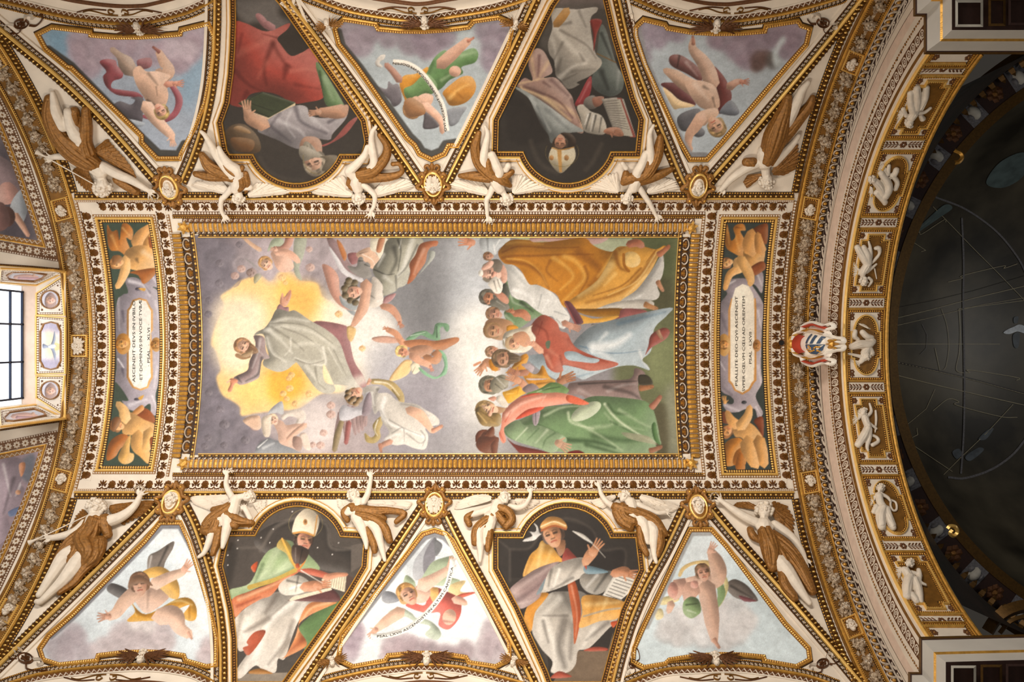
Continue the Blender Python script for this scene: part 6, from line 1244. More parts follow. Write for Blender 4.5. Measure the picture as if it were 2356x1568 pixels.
def solid(chs, vox, m, name, root, smooth=2):
    """one continuous skin over tapered chains [(x, y, height, radius) in photo pixels]"""
    V = []; Fs = []
    def put(v, f):
        k = len(V); V.extend(map(tuple, v)); Fs.extend(tuple(a+k for a in g) for g in f)
    ring = np.linspace(0, 2*PI, 11)[:-1]
    for A in chs:
        P = at(A[:,:2], A[:,2]*U); R = np.maximum(A[:,3]*U, vox*.8)
        for p, r in zip(P, R): put(IV*r+p, IF)
        for i in range(len(P)-1):
            d = P[i+1]-P[i]; L = np.linalg.norm(d)
            if L < 1e-6: continue
            d /= L; a = np.cross(d, [0, 0, 1.0]); a = a/np.linalg.norm(a) if np.linalg.norm(a) > 1e-3 else np.array([1., 0, 0]); b = np.cross(d, a)
            c = np.cos(ring)[:,None]*a+np.sin(ring)[:,None]*b
            k = 10; put(np.vstack([P[i]+c*R[i], P[i+1]+c*R[i+1]]), [(j, (j+1) % k, k+(j+1) % k, k+j) for j in range(k)]+[tuple(range(k-1, -1, -1)), tuple(range(k, 2*k))])
    me = bpy.data.meshes.new('tmp'); me.from_pydata(V, [], Fs); o = bpy.data.objects.new('tmp', me); COL.objects.link(o)
    r = o.modifiers.new('r', 'REMESH'); r.mode = 'VOXEL'; r.voxel_size = vox; r.use_smooth_shade = True
    if smooth: q = o.modifiers.new('s', 'SMOOTH'); q.factor = .5; q.iterations = smooth
    bpy.context.view_layer.update()
    me2 = bpy.data.meshes.new_from_object(o.evaluated_get(bpy.context.evaluated_depsgraph_get())); bpy.data.objects.remove(o); bpy.data.meshes.remove(me)
    me2.name = name; me2.materials.clear(); me2.materials.append(MATS[m]); me2.transform(Matrix.Translation(-root))
    me2.polygons.foreach_set('use_smooth', np.ones(len(me2.polygons), bool))
    return me2
def head_chains(x, y, h, R, up):
    """skull, jaw, nose, brows, lips of a head whose crown points to photo angle up (degrees, clockwise)"""
    a = math.radians(up); u = np.array([math.cos(a), math.sin(a)]); s = np.array([-u[1], u[0]])
    def q(p, v, hh, r): c = s*p*R+u*v*R; return [x+c[0], y+c[1], h+hh*R, r*R]
    L = [[q(0, .30, 0, .82), q(0, -.15, .1, .72), q(0, -.62, .18, .42)], [q(0, .15, .85, .12), q(0, -.12, 1.02, .15)], [q(-.16, -.48, .62, .10), q(.16, -.48, .62, .10)], [q(-.14, -.32, .66, .08), q(.14, -.32, .66, .08)],
         [q(-.46, .26, .70, .14), q(-.14, .30, .84, .12)], [q(.46, .26, .70, .14), q(.14, .30, .84, .12)], [q(-.36, -.14, .62, .22)], [q(.36, -.14, .62, .22)], [q(0, -.74, .5, .17)], [q(-.8, -.05, .05, .14)], [q(.8, -.05, .05, .14)]]
    return [np.array(c) for c in L]
def hand_chains(x, y, h, ang, L):
    L *= 1.3; a = math.radians(ang); d = np.array([math.cos(a), math.sin(a)]); s = np.array([-d[1], d[0]]); out = []
    def q(f, p, hh, r): c = d*f*L+s*p*L; return [x+c[0], y+c[1], h+hh*L, r*L]
    out.append(np.array([q(0, 0, 0, .17), q(.25, 0, .03, .19), q(.45, 0, .05, .18)]))
    for i, (p, l) in enumerate(((-.21, .42), (-.07, .52), (.07, .5), (.21, .36))): out.append(np.array([q(.40, p, .05, .08), q(.42+l*.55, p*1.9, .10, .068), q(.42+l*1.05, p*2.5, .0, .055)]))
    out.append(np.array([q(.1, -.15, 0, .1), q(.3, -.38, .08, .11), q(.5, -.46, .1, .09)]))
    return out
def fold_chains(A, n=4, seed=0):
    r = random.Random(seed); S_ = smooth_chain(A, 4); d = np.gradient(S_[:,:2], axis=0); d /= np.maximum(np.linalg.norm(d, axis=1), 1e-9)[:,None]; q = np.stack([-d[:,1], d[:,0]], 1); out = []
    for i in range(n):
        o = -.8+1.6*(i+.5)/n+r.uniform(-.1, .1); ph = r.uniform(0, 6)
        w = o+.12*np.sin(np.linspace(0, 4, len(S_))+ph); B = S_.copy(); B[:,:2] += q*(w*S_[:,3])[:,None]; B[:,2] += S_[:,3]*np.sqrt(np.clip(1-w*w, 0, 1))*1.0; B[:,3] = S_[:,3]*.17; out.append(B)
    return out
def feather_mesh(sets, root, m, name):
    """sets: list of (x0,y0,h0, x1,y1,h1, width) in photo pixels"""
    mb = MB()
    for x0, y0, h0, x1, y1, h1, w in sets:
        d = np.array([x1-x0, y1-y0]); L = np.linalg.norm(d); d /= L; q = np.array([-d[1], d[0]]); V = []
        prof = ((0, .35), (.3, .48), (.75, .5), (.93, .32), (1, .04))
        for t, ww in prof:
            c = np.array([x0, y0])+d*L*t; hh = h0+(h1-h0)*t
            for sgn, dh in ((-1, 0), (0, w*.30), (1, 0)): e = c+q*sgn*ww*w; V.append(list(e)+[hh+dh])
        V = np.array(V); P = at(V[:,:2], V[:,2]*U)-np.array(root); Fs = []
        for j in range(len(prof)-1): Fs += [(3*j, 3*j+1, 3*j+4, 3*j+3), (3*j+1, 3*j+2, 3*j+5, 3*j+4)]
        mb.add(P, Fs, m)
    return mb.mesh(name)
def wing_sets(spec, cr, h=5):
    """spec 'rx,ry tip tip tip': primaries from the wing arm, with two rows of coverts over them"""
    ox, oy, k = cr; A = pts(spec)/k+np.array([ox, oy]); rt, tips = A[0], A[1:]
    q = np.linspace(0, 1, len(tips)); n = max(7, 2*len(tips)+3); u = np.linspace(0, 1, n); T = np.stack([np.interp(u, q, tips[:,0]), np.interp(u, q, tips[:,1])], 1); out = []
    Lm = np.linalg.norm(T-rt, axis=1).mean(); w = max(3.2, Lm*.17)
    for i in range(n):
        b = rt+(T[i]-rt)*.25; out.append((*b, h+1+(i % 2)*1.2, *T[i], h-2+(i % 2)*1.2, w))
    for j, (f0, f1, dh) in enumerate(((.08, .62, 2.5), (0, .38, 4.5))):
        for i in range(n): a = rt+(T[i]-rt)*f0; b = rt+(T[i]-rt)*(f1+.05*math.sin(i*2.1)); out.append((*a, h+dh+1+(i % 2)*.9, *b, h+dh-1.5+(i % 2)*.9, w*1.05))
    return out
def curls(x, y, h, R, up, root, m, seed, n=46):
    r = random.Random(seed); a = math.radians(up); u = np.array([math.cos(a), math.sin(a)]); s = np.array([-u[1], u[0]]); mb = MB(); k = 0
    while k < n:
        v = np.array([r.gauss(0, 1), r.gauss(0, 1), r.gauss(0, 1)]); v /= np.linalg.norm(v)
        p, q, hh = v        # side, crown, out of the vault
        if hh > .35 and q < .55: continue
        if q < -.55 or hh < -.5: continue
        c = s*p*R*.95+u*(q*.95+.15)*R; P = at([(x+c[0], y+c[1])], (h+hh*R*.95)*U)[0]-np.array(root)
        mb.add(JV*R*U*r.uniform(.20, .30)*np.array([1, 1, 1])+P, JF, m); k += 1
    return mb.mesh('hair', True)
STAT = [0]
def statue(label, cr, body, drape, head, hands=(), wings=(), wing_m='white', extra=None, group=None, cat='statue', name='stucco_angel', drape_m='gilt', vox=.0115, nf=7, hairn=46):
    ox, oy, k = cr; STAT[0] += 1; sd = STAT[0]
    bc = chains(body, cr); bc = [smooth_chain(c) for c in bc]
    hx = None
    if head:
        x, y, h, R, up = head; x, y, h, R = ox+x/k, oy+y/k, h/k, R/k; hx = (x, y, h, R, up); bc += head_chains(*hx)
    for x, y, h, ang, L in hands: bc += hand_chains(ox+x/k, oy+y/k, h/k, ang, L/k)
    c0 = np.concatenate([c[:,:2] for c in bc]).mean(0); root = Vector(at([c0])[0])
    e = empty(name, root, label, cat, group)
    link('body', solid(bc, vox, 'stucco', 'body', root), e)
    if drape:
        dc = chains(drape, cr); al = []
        for i, c in enumerate(dc): al.append(smooth_chain(c)); al += fold_chains(c, nf, sd*10+i)
        link('drapery', solid(al, .0122, drape_m, 'drapery', root, 1), e)
    for w in wings: link('wing', feather_mesh(wing_sets(w, cr), root, wing_m, 'wing'), e)
    if hx and hairn: link('hair', curls(*hx, root, 'stucco', sd, hairn), e)
    if extra: extra(e, root, lambda x, y: (ox+x/k, oy+y/k))
    return e
def posy(x, y, h, r):     # small bunch of flowers held in a hand
    def f(e, root, g):
        rr = random.Random(int(x)); mb = MB(); X, Y = g(x, y)
        for i in range(16):
            p = (X+rr.gauss(0, r*.45), Y+rr.gauss(0, r*.45)); P = at([p], (h+rr.uniform(-1, 3))*U)[0]-np.array(root); mb.add(JV*U*rr.uniform(1.4, 2.3)+P, JF, 'stucco')
        link('flowers', mb.mesh('flowers', True), e)
    return f
def wreath(x, y, h, R):
    def f(e, root, g):
        mb = MB(); X, Y = g(x, y); rr = random.Random(3)
        for i in range(26):
            a = i*2*PI/26; P = at([(X+R*math.cos(a), Y+R*math.sin(a))], (h+rr.uniform(-1, 1))*U)[0]-np.array(root); mb.add(JV*U*rr.uniform(1.7, 2.6)+P, JF, 'fruit')
        link('wreath', mb.mesh('wreath', True), e)
    return f
def trumpet(x0, y0, x1, y1, h0, h1, wr):
    def f(e, root, g):
        a, b = g(x0, y0), g(x1, y1); n = 14; A = []
        for i in range(n+1):
            t = i/n; r = 1.2+.5*(1-t)+5.0*max(0, 1-t*7)**1.6; A.append([a[0]+(b[0]-a[0])*t, a[1]+(b[1]-a[1])*t, h0+(h1-h0)*t, r])
        A = np.array(A); P = at(A[:,:2], A[:,2]*U)-np.array(root); d = P[-1]-P[0]; d /= np.linalg.norm(d); s = np.cross(d, [0, 0, 1]); s /= np.linalg.norm(s); q = np.cross(d, s); ring = np.linspace(0, 2*PI, 11)[:-1]
        V = np.concatenate([P[i]+(np.cos(ring)[:,None]*s+np.sin(ring)[:,None]*q)*A[i,3]*U for i in range(n+1)]); Fs = [(i*10+j, i*10+(j+1) % 10, (i+1)*10+(j+1) % 10, (i+1)*10+j) for i in range(n) for j in range(10)]
        link('trumpet', mesh_np('trumpet', V, Fs, ['stucco'], smooth=True), e)
        if wr: wr(e, root, g)
    return f
G8 = None
ca = (420, 250, 3.92); cb = (1020, 250, 3.92); cc = (400, 1080, 3.2125); cd = (760, 1080, 3.2125); ce = (1100, 1080, 3.2125)
statue('white winged angel with gilt drapery, left of the red mantled saint, reaching down with flowers', ca,
 '188,178,60,16 225,215,60,22 275,300,60,30 330,400,62,38 470,570,64,56 | 350,320,70,20 380,390,74,32 440,470,78,44 515,525,80,48 525,600,66,50 | 525,600,60,62 515,660,60,60 500,700,60,52 | 510,700,60,34 530,740,62,28 | 465,690,60,30 400,770,66,26 372,800,70,24 372,890,72,20 395,945,72,17 | 575,690,60,30 625,690,56,28',
 '500,600,62,46 380,560,50,52 260,500,40,50 185,400,34,30 | 440,590,50,40 260,590,44,40 130,570,40,26 | 380,400,72,20 430,500,90,22 520,560,96,20 560,500,70,22 | 545,600,74,40 560,660,74,36 530,700,76,30 | 585,560,60,26 605,640,60,26 590,720,56,20',
 (530,775,66,52,110), [(392,940,72,70,62)], ['430,745 85,680 130,650 230,640 330,650', '610,770 975,745 900,705 790,670 690,665'], extra=posy(425,960,18,7))
statue('white winged angel with gilt drapery, right of the red mantled saint, arm over the frieze', ca,
 '1752,130,60,14 1720,180,60,22 1712,260,60,28 1725,360,62,36 1735,470,66,38 1700,540,50,50 | 1675,310,74,20 1650,390,78,30 1570,480,84,40 1520,530,84,46 1570,590,66,50 | 1585,590,60,60 1580,650,60,58 1590,700,60,50 | 1590,700,62,32 1600,740,64,28 | 1640,660,62,30 1710,720,68,27 1745,770,72,24 1735,860,74,20 1710,900,74,17 | 1540,640,60,28 1500,680,56,26',
 '1590,570,62,50 1720,540,52,56 1830,430,44,46 1850,320,40,34 1780,220,36,22 | 1600,600,66,42 1760,600,52,40 1900,590,46,34 1985,550,44,24 1960,480,44,18 1900,480,44,20 | 1540,590,64,30 1510,650,60,26 1545,700,60,22 | 1600,440,70,26 1530,500,88,24 1520,580,84,26',
 (1600,775,68,54,80), [(1712,895,74,100,66)], ['1535,765 1170,750 1230,700 1330,640 1430,600', '1730,770 2090,690 2060,640 1960,620 1850,630'])
statue('white winged angel with gilt drapery, left of the mitred bishop above, dangling a posy', cb,
 '378,130,60,14 402,190,62,22 385,290,64,32 365,400,68,40 370,460,66,42 430,540,52,48 | 440,390,64,36 480,480,76,42 505,550,78,44 470,600,62,50 | 470,600,60,58 490,660,60,58 510,700,60,50 | 520,700,62,34 545,745,64,28 | 445,690,60,30 415,760,68,26 392,800,72,24 395,880,74,20 400,950,74,17 | 585,490,60,30 565,530,60,26',
 '320,200,40,26 290,320,44,44 320,460,50,50 430,570,62,50 540,620,66,46 600,670,60,24 | 150,590,36,20 280,590,44,44 420,600,56,44 | 620,550,50,26 540,590,66,36 440,600,66,34 | 400,440,70,30 420,520,84,30 470,580,80,24 | 480,640,74,26 470,690,72,20',
 (570,785,66,54,70), [(400,945,74,85,62)], ['400,755 45,690 100,640 200,640 310,640', '635,745 950,715 850,665 720,590 640,590'], extra=posy(430,990,18,8))
statue('white winged angel with gilt drapery, right of the mitred bishop above, arm stretched down', cb,
 '1888,120,60,14 1855,190,62,22 1855,300,64,32 1865,430,68,40 1850,500,56,46 | 1815,380,64,32 1780,470,76,40 1735,550,80,44 1760,610,62,50 | 1740,600,60,58 1720,650,60,58 1710,690,60,50 | 1690,700,62,32 1665,740,64,28 | 1760,690,62,30 1810,770,68,26 1850,830,70,24 1885,900,74,20 1905,940,74,17 | 1610,470,60,20 1640,510,60,24',
 '1950,240,40,30 1930,360,46,50 1880,480,52,54 1800,580,62,50 1680,600,66,46 1620,640,60,34 | 2050,530,40,24 1950,570,46,40 1820,610,56,44 1700,640,66,34 | 1840,440,70,26 1810,540,80,26 1760,600,76,26 | 1640,560,56,30 1620,620,60,28',
 (1650,775,66,52,105), [(1900,935,74,60,66)], ['1570,735 1310,715 1370,660 1450,590 1560,570', '1840,745 2125,710 2090,640 1990,615 1900,640'])
statue('white winged angel with gilt drapery, left of the green coped bishop, lifting flowers overhead', cc,
 '470,240,50,42 455,300,50,46 440,360,52,46 | 490,225,52,28 530,215,54,24 | 450,225,50,24 420,170,56,22 405,120,60,19 412,60,62,15 | 540,300,56,20 565,350,58,20 580,380,58,20 | 400,370,54,44 420,400,60,40 400,490,56,32 385,550,52,24 375,595,50,15 | 350,400,50,44 320,450,52,38 280,540,48,28 240,630,44,18 200,664,44,13',
 '470,270,54,30 400,320,54,40 300,390,46,44 240,440,40,30 | 430,300,54,30 350,310,44,30 300,310,40,20 | 410,350,58,36 500,400,56,34 590,410,44,22 | 340,400,56,36 300,480,50,34 230,470,42,24 | 350,470,48,32 330,560,44,30 300,640,40,20 | 420,420,60,26 470,440,54,24',
 (570,222,58,42,-30), [(412,62,62,-85,48), (545,320,60,-110,40)], ['430,215 120,215 150,255 210,280 270,305', '600,260 690,225 685,280 640,330'], extra=posy(440,25,18,8))
statue('white winged angel with gilt drapery, right of the green coped bishop, arm raised straight up', cc,
 '1375,260,50,40 1365,310,50,44 1360,360,52,44 | 1360,250,54,26 1345,225,56,22 | 1410,260,52,26 1440,200,56,23 1455,140,60,19 1468,70,62,15 | 1325,280,52,24 1290,340,56,22 1310,340,62,18 1330,325,62,15 | 1360,370,56,44 1385,420,62,42 1415,500,56,30 1428,560,50,20 1430,600,48,13 | 1450,400,52,44 1500,450,58,40 1530,550,52,28 1550,630,46,20 1565,690,44,13',
 '1320,290,58,26 1400,320,60,34 1500,330,50,36 1600,320,44,26 1710,340,40,22 1650,400,40,20 | 1360,360,60,36 1470,390,58,42 1560,450,48,38 1600,540,42,26 | 1310,290,46,22 1260,330,42,22 1290,390,44,22 | 1430,460,52,26 1480,560,46,28 1490,620,42,22 | 1340,320,62,30 1460,360,60,30 1560,380,48,24',
 (1338,212,58,42,-100), [(1466,75,62,-85,48), (1325,330,64,-60,40)], ['1310,255 1205,220 1210,270 1240,305', '1440,255 1765,255 1740,290 1650,305 1540,310'])
statue('white winged angel with gilt drapery, left of the tiara wearing saint, flowers in raised hand', cd,
 '1240,270,50,44 1220,320,50,46 1200,370,52,46 | 1265,260,54,26 1285,245,56,22 | 1330,290,52,24 1390,300,56,23 1440,280,60,20 1475,220,62,15 1480,185,62,13 | 1200,300,50,26 1130,325,50,26 1050,350,46,22 | 1180,370,58,44 1190,410,64,40 1165,500,56,30 1150,560,50,22 | 1130,420,52,42 1100,480,56,36 1110,580,50,28 1112,640,46,20 1108,695,44,13',
 '1240,300,58,32 1310,330,58,36 1340,390,50,34 1300,440,46,26 | 1200,370,60,36 1130,420,56,38 1080,480,50,36 1070,560,44,26 | 1060,340,40,24 1010,370,40,24 1030,420,42,24 | 1180,440,54,34 1170,540,48,30 1165,610,42,20 | 1230,350,62,30 1290,420,52,30',
 (1290,232,58,42,-110), [(1478,195,62,-80,46)], ['1190,225 915,290 950,235 1040,200 1130,190', '1365,235 1440,225 1560,235 1500,280 1440,300'], extra=posy(1483,160,18,7))
statue('white winged angel with gilt drapery, right of the tiara wearing saint, both arms spread', ce,
 '1120,260,50,42 1130,310,50,46 1140,360,52,46 | 1095,245,54,26 1075,230,56,22 | 980,280,52,24 940,250,56,21 905,200,58,18 888,140,60,14 | 1180,280,52,28 1240,310,56,25 1310,340,56,21 1370,335,56,16 | 1190,390,58,44 1215,430,64,40 1235,510,56,30 1245,560,52,18 | 1260,430,52,44 1290,480,58,38 1290,580,50,28 1295,650,46,20 1310,705,44,13',
 '1000,290,54,30 1080,320,58,36 1180,350,58,40 1290,400,50,42 1370,490,44,28 | 1010,330,50,28 1050,400,52,34 1120,450,50,30 | 1330,480,46,32 1340,570,44,32 1320,650,40,22 | 1190,450,50,30 1200,560,44,30 1240,640,40,22 | 1060,290,60,30 1070,370,60,32 1150,410,60,30',
 (1070,222,58,42,-60), [(889,145,60,-100,46), (1365,335,56,5,46)], ['1010,205 830,240 860,270 910,290', '1195,205 1490,285 1440,315 1360,320 1280,290'])
statue('trumpet blowing angel in gilt dress, upper left corner field', (0, 200, 3.92),
 '490,30,40,20 505,80,50,30 530,190,60,46 590,320,64,50 | 640,190,60,36 665,300,66,48 720,400,74,62 760,440,70,56 740,520,54,70 | 880,690,56,76 930,740,56,66 | 930,760,58,44 945,810,60,40 | 830,700,54,40 720,640,60,40 650,600,66,36 560,595,72,30 510,600,74,24 | 950,690,56,44 1080,760,62,44 1200,810,66,38 1320,880,68,28 1370,910,68,22',
 '460,90,34,40 470,220,44,60 560,400,50,76 700,540,56,90 850,650,60,80 900,690,56,60 | 790,190,34,36 800,330,46,50 790,460,54,60 820,580,58,70 | 600,420,62,40 690,470,70,50 800,540,72,50 | 1060,815,44,26 1160,870,44,40 1250,930,40,34 | 690,200,34,40 700,330,34,40',
 (960,868,66,78,100), [(520,600,74,180,70), (1360,905,68,50,70)], ['880,560 990,470 1060,560 1140,650 1210,750 1235,810', '770,690 660,760 700,850 780,930 870,960'], 'gilt', trumpet(365,550,905,862,19,20, wreath(1420,960,18,9)))
statue('trumpet blowing angel in gilt dress, lower left corner field', (0, 1080, 3.2125),
 '725,390,52,66 690,470,52,62 | 735,370,54,36 735,345,56,34 | 650,420,50,38 590,480,56,36 520,510,62,30 430,530,66,24 400,530,66,20 | 830,400,54,44 900,380,60,40 970,340,64,34 1030,280,66,26 1060,220,66,20 | 560,640,54,62 500,680,56,58 430,780,54,44 360,880,48,32 310,950,44,24 | 620,680,56,60 570,760,60,58 490,850,54,44 400,930,48,30 320,1000,44,22 290,1000,44,18',
 '730,400,58,60 700,480,58,66 660,560,56,80 700,660,54,76 640,740,46,40 | 680,500,56,60 560,570,52,50 470,660,44,36 410,740,38,20 | 760,560,50,50 730,650,48,50 620,780,42,32 560,860,36,24 450,930,30,16 | 800,390,58,44 800,440,54,40 820,500,44,30 | 600,620,62,50 560,700,60,40',
 (735,308,58,66,-60), [(415,530,66,180,60), (1058,225,66,-60,60)], ['670,370 610,295 560,350 530,430 500,500', '830,290 1150,240 1110,300 1040,350 930,410'], 'gilt', trumpet(245,570,700,350,20,20, wreath(1055,165,18,10)))
statue('angel in gilt dress with gilt wings, upper right corner field beside the crossing arch', (1400, 0, 3.92),
 '1395,1440,52,70 1400,1350,52,72 | 1400,1500,54,40 1405,1560,56,36 | 1330,1450,54,44 1220,1500,56,42 1100,1590,50,34 1020,1680,46,24 | 1480,1440,54,44 1570,1350,56,38 1650,1270,50,30 1700,1200,46,22 | 1590,1080,52,56 1640,980,54,54 1690,880,50,44 1740,780,44,32 1790,720,40,22 | 1560,1160,50,60',
 '1400,1430,58,66 1440,1320,58,84 1480,1200,56,96 1530,1080,50,80 1580,960,42,60 1610,860,36,36 | 1480,1280,54,60 1600,1160,50,56 1720,1020,46,48 1800,930,40,40 1830,860,36,26 | 1430,1240,56,50 1400,1330,56,50 | 1230,1440,50,40 1290,1440,54,44',
 (1410,1602,58,68,95), [(1030,1670,46,130,64)], ['1470,1540 1600,1560 1700,1500 1720,1380 1700,1260', '1370,1560 1240,1690 1210,1640 1240,1590'], 'gilt')
statue('angel in gilt dress holding out a wreath, lower right corner field beside the crossing arch', (1420, 1080, 3.2125),
 '1070,430,52,58 1085,500,52,56 | 1070,400,54,34 1070,370,56,30 | 1010,410,54,36 930,370,58,34 850,320,60,28 780,270,62,20 750,245,62,17 | 1150,430,54,36 1220,480,58,34 1290,540,58,28 1350,630,54,22 1375,690,50,16 | 1180,700,54,58 1240,780,56,54 1310,880,52,42 1370,960,46,28 1410,1010,42,18 | 1030,450,66,24 | 1120,450,66,24',
 '1070,470,58,50 1100,560,58,64 1130,660,54,66 1140,740,44,40 | 1110,520,58,50 1200,590,54,54 1280,680,50,56 1350,780,44,48 1430,920,38,30 | 970,460,44,24 990,510,46,28 1030,540,46,22 | 1210,790,44,34 1230,880,42,34 1300,970,36,28 | 1160,600,56,50 1220,720,54,46',
 (1070,328,58,62,-80), [(765,255,62,-140,54), (1372,685,50,75,54)], ['1030,300 855,265 880,245 950,240 1010,265', '1120,285 1170,240 1260,280 1310,380 1300,470 1270,510'], 'gilt', wreath(710,220,16,10))
# ---------------- cartouches, cherub heads, garlands ----------------
def face_mesh(R, name, hairs=True, m='stucco', n=30, seed=1):
    """small moulded head, crown towards local +y, face towards +z, unit radius R"""
    me = MB(); r = random.Random(seed)
    def ball(x, y, z, rr, mm=m, q=(1, 1, 1), V=JV, FF=JF): me.add(V*np.array(q)*rr*R+np.array([x, y, z])*R, FF, mm)
    ball(0, .2, .1, .85, q=(.86, 1, .9), V=IV, FF=IF); ball(0, -.35, .25, .56, q=(1, 1, .9), V=IV, FF=IF)
    ball(0, -.02, .92, .17, q=(.8, 1.3, 1)); ball(-.3, -.2, .62, .26); ball(.3, -.2, .62, .26); ball(0, -.72, .5, .2); ball(0, -.42, .74, .14, q=(1.7, .6, .7))
    for s in (-1, 1): ball(s*.3, .24, .78, .17, q=(1.5, .5, .7)); ball(s*.29, .06, .74, .10, 'gilt')
    if hairs:
        k = 0
        while k < n:
            v = np.array([r.gauss(0, 1), r.gauss(0, 1), r.gauss(0, 1)]); v /= np.linalg.norm(v)
            if v[1] < -.35 or (v[2] > .45 and v[1] < .6) or v[2] < -.3: continue
            ball(v[0]*.92, v[1]*.98+.2, v[2]*.85+.1, r.uniform(.2, .3)); k += 1
    return me.mesh(name, True)
FACES = [face_mesh(1, 'head', True, 'stucco', 30, i) for i in range(3)]
def wing_local(tips, rt, m, h=.3, w=.34):
    mb = MB(); rt = np.array(rt)
    for j, (f0, f1, dh) in enumerate(((.1, 1, 0), (.0, .6, .18), (0, .33, .34))):
        for t in tips:
            t = np.array(t); a = rt+(t-rt)*f0; b = rt+(t-rt)*f1; mb.leaf(a[0], a[1], b[0], b[1], w, .22, m, h+dh)
    return mb.mesh('wing')
CW = {}
def cherub(x, y, R, ang, label, wm='brown', cat='cherub head', group=None, wings=True, spread=1.0):
    """winged head; ang turns the crown from photo up (degrees, anticlockwise)"""
    M = frame1(x, y, 0, 5); root = M.to_translation(); e = empty('winged_cherub_head', root, label, cat, group)
    L_ = Matrix.Translation(-root) @ M @ Matrix.Rotation(math.radians(ang), 4, 'Z') @ Matrix.Diagonal((R, R, R, 1))
    link('head', FACES[int(x) % 3], e, L_)
    if wings:
        k = (wm, spread)
        if k not in CW:
            T = [(4.4*spread, 1.1), (4.5*spread, .55), (4.3*spread, .0), (3.7*spread, -.5), (2.9*spread, -.95), (1.9*spread, -1.3), (3.5*spread, 1.5)]
            CW[k] = (wing_local(T, (.5, .25), wm), wing_local([(-a, b) for a, b in T], (-.5, .25), wm))
        for w in CW[k]: link('wing', w, e, L_)
    return e
for x, y, R, w, nm in ((318, 56, 13, 'gilt', 'upper left'), (977, 42, 13, 'gilt', 'upper middle'), (1648, 50, 14, 'gilt', 'upper right')):
    cherub(x, y, R, 180, 'white cherub head with dark gilt wings, base of the %s triangle fresco' % nm, 'brown')
for x, y, R, nm in ((327, 1519, 14, 'lower left'), (982, 1523, 14, 'lower middle'), (1646, 1524, 14, 'lower right')):
    cherub(x, y, R, 0, 'white cherub head with dark gilt wings, base of the %s triangle fresco' % nm, 'brown')
for x, y, a, nm in ((754, 49, 200, 'left end of the upper scroll fresco'), (1186, 48, 160, 'right end of the upper scroll fresco'), (765, 1528, 20, 'left end of the lower scroll fresco'), (1181, 1528, -20, 'right end of the lower scroll fresco')):
    cherub(x, y, 10, a, 'small cherub head with gilt wings at the '+nm, 'gilt', spread=.8)
# gilt cartouches with a head, at the points of the triangles
def cartouche(x, y, flip, label, kind):
    M = frame1(x, y, 0, 8); root = M.to_translation(); e = empty('cartouche', root, label, 'cartouche', None)
    s = 1 if not flip else -1
    L_ = Matrix.Translation(-root) @ M @ Matrix.Rotation(0 if s > 0 else PI, 4, 'Z')
    b = MB(); m = 'gilt'
    # local units = photo px, crown towards +y
    b.dome(0, 0, 24, 34, 6, 'ochre', 14, 2)
    for q in (-1, 1):
        b.ridge([(q*4, 44), (q*9, 36), (q*16, 40), (q*21, 34), (q*17, 28), (q*12, 31)], 7, 9, m, sp=4)
        b.ridge([(q*13, 34), (q*20, 22), (q*24, 14), (q*36, 10), (q*37, 5), (q*27, -2), (q*25, -12), (q*30, -18), (q*24, -24), (q*18, -19)], 8, 10, m, sp=4)
        b.ridge([(q*22, -14), (q*17, -26), (q*12, -30), (q*16, -38), (q*10, -42), (q*5, -36)], 7, 9, m, sp=4)
        b.dome(q*17, 33, 5, 5, 12, 'gold', 8, 2); b.dome(q*23, -19, 5, 5, 12, 'gold', 8, 2); b.dome(q*35, 7, 4, 4, 9, 'gold', 8, 1)
    b.leaf(0, 30, 0, 52, 12, 8, m); b.leaf(0, -28, 0, -48, 12, 8, m)
    b.ridge(circ(0, 0, 19, 26, 0, 2*PI, 20), 6, 10, 'bright')
    link('scroll_frame', b.mesh('scroll_frame', True), e, L_)
    o = MB(); o.dome(0, 0, 17, 24, 7, 'stucco', 16, 2); link('oval_field', o.mesh('oval_field', True), e, L_)
    if kind == 'mask':
        for i in range(1): link('head', FACES[1], e, L_ @ Matrix.Translation((0, 0, 6)) @ Matrix.Diagonal((12, 15, 11, 1)))
        c = MB()
        for i in range(9): a = PI*.1+PI*.8*i/8; c.dome(13*math.cos(a), 4+15*math.sin(a), 5, 5, 9, 'stucco', 6, 1, 4)
        c.ridge([(-12, 8), (0, 19), (12, 8)], 5, 12, 'stucco', 6); link('veil', c.mesh('veil', True), e, L_)
    else:
        link('head', FACES[2], e, L_ @ Matrix.Translation((0, 4, 6)) @ Matrix.Diagonal((10, 11, 10, 1)))
        for q in (-1, 1): link('wing', wing_local([(q*1.7, .9), (q*1.9, .1), (q*1.6, -.8), (q*1.2, -1.7), (q*.7, -2.3), (q*.3, -2.2)], (q*.6, .7), 'stucco', .3, .55), e, L_ @ Matrix.Translation((0, 2, 5)) @ Matrix.Diagonal((11, 11, 11, 1)))
    return e
cartouche(392, 427, 1, 'gilt scroll cartouche with a veiled mask, point of the upper left triangle', 'mask')
cartouche(997, 420, 1, 'gilt scroll cartouche with a winged head, point of the upper middle triangle', 'wing')
cartouche(1605, 424, 1, 'gilt scroll cartouche with a veiled mask, point of the upper right triangle', 'mask')
cartouche(397, 1158, 0, 'gilt scroll cartouche with a veiled mask, point of the lower left triangle', 'mask')
cartouche(1000, 1164, 0, 'gilt scroll cartouche with a winged head, point of the lower middle triangle', 'wing')
cartouche(1605, 1169, 0, 'gilt scroll cartouche with a veiled mask, point of the lower right triangle', 'mask')
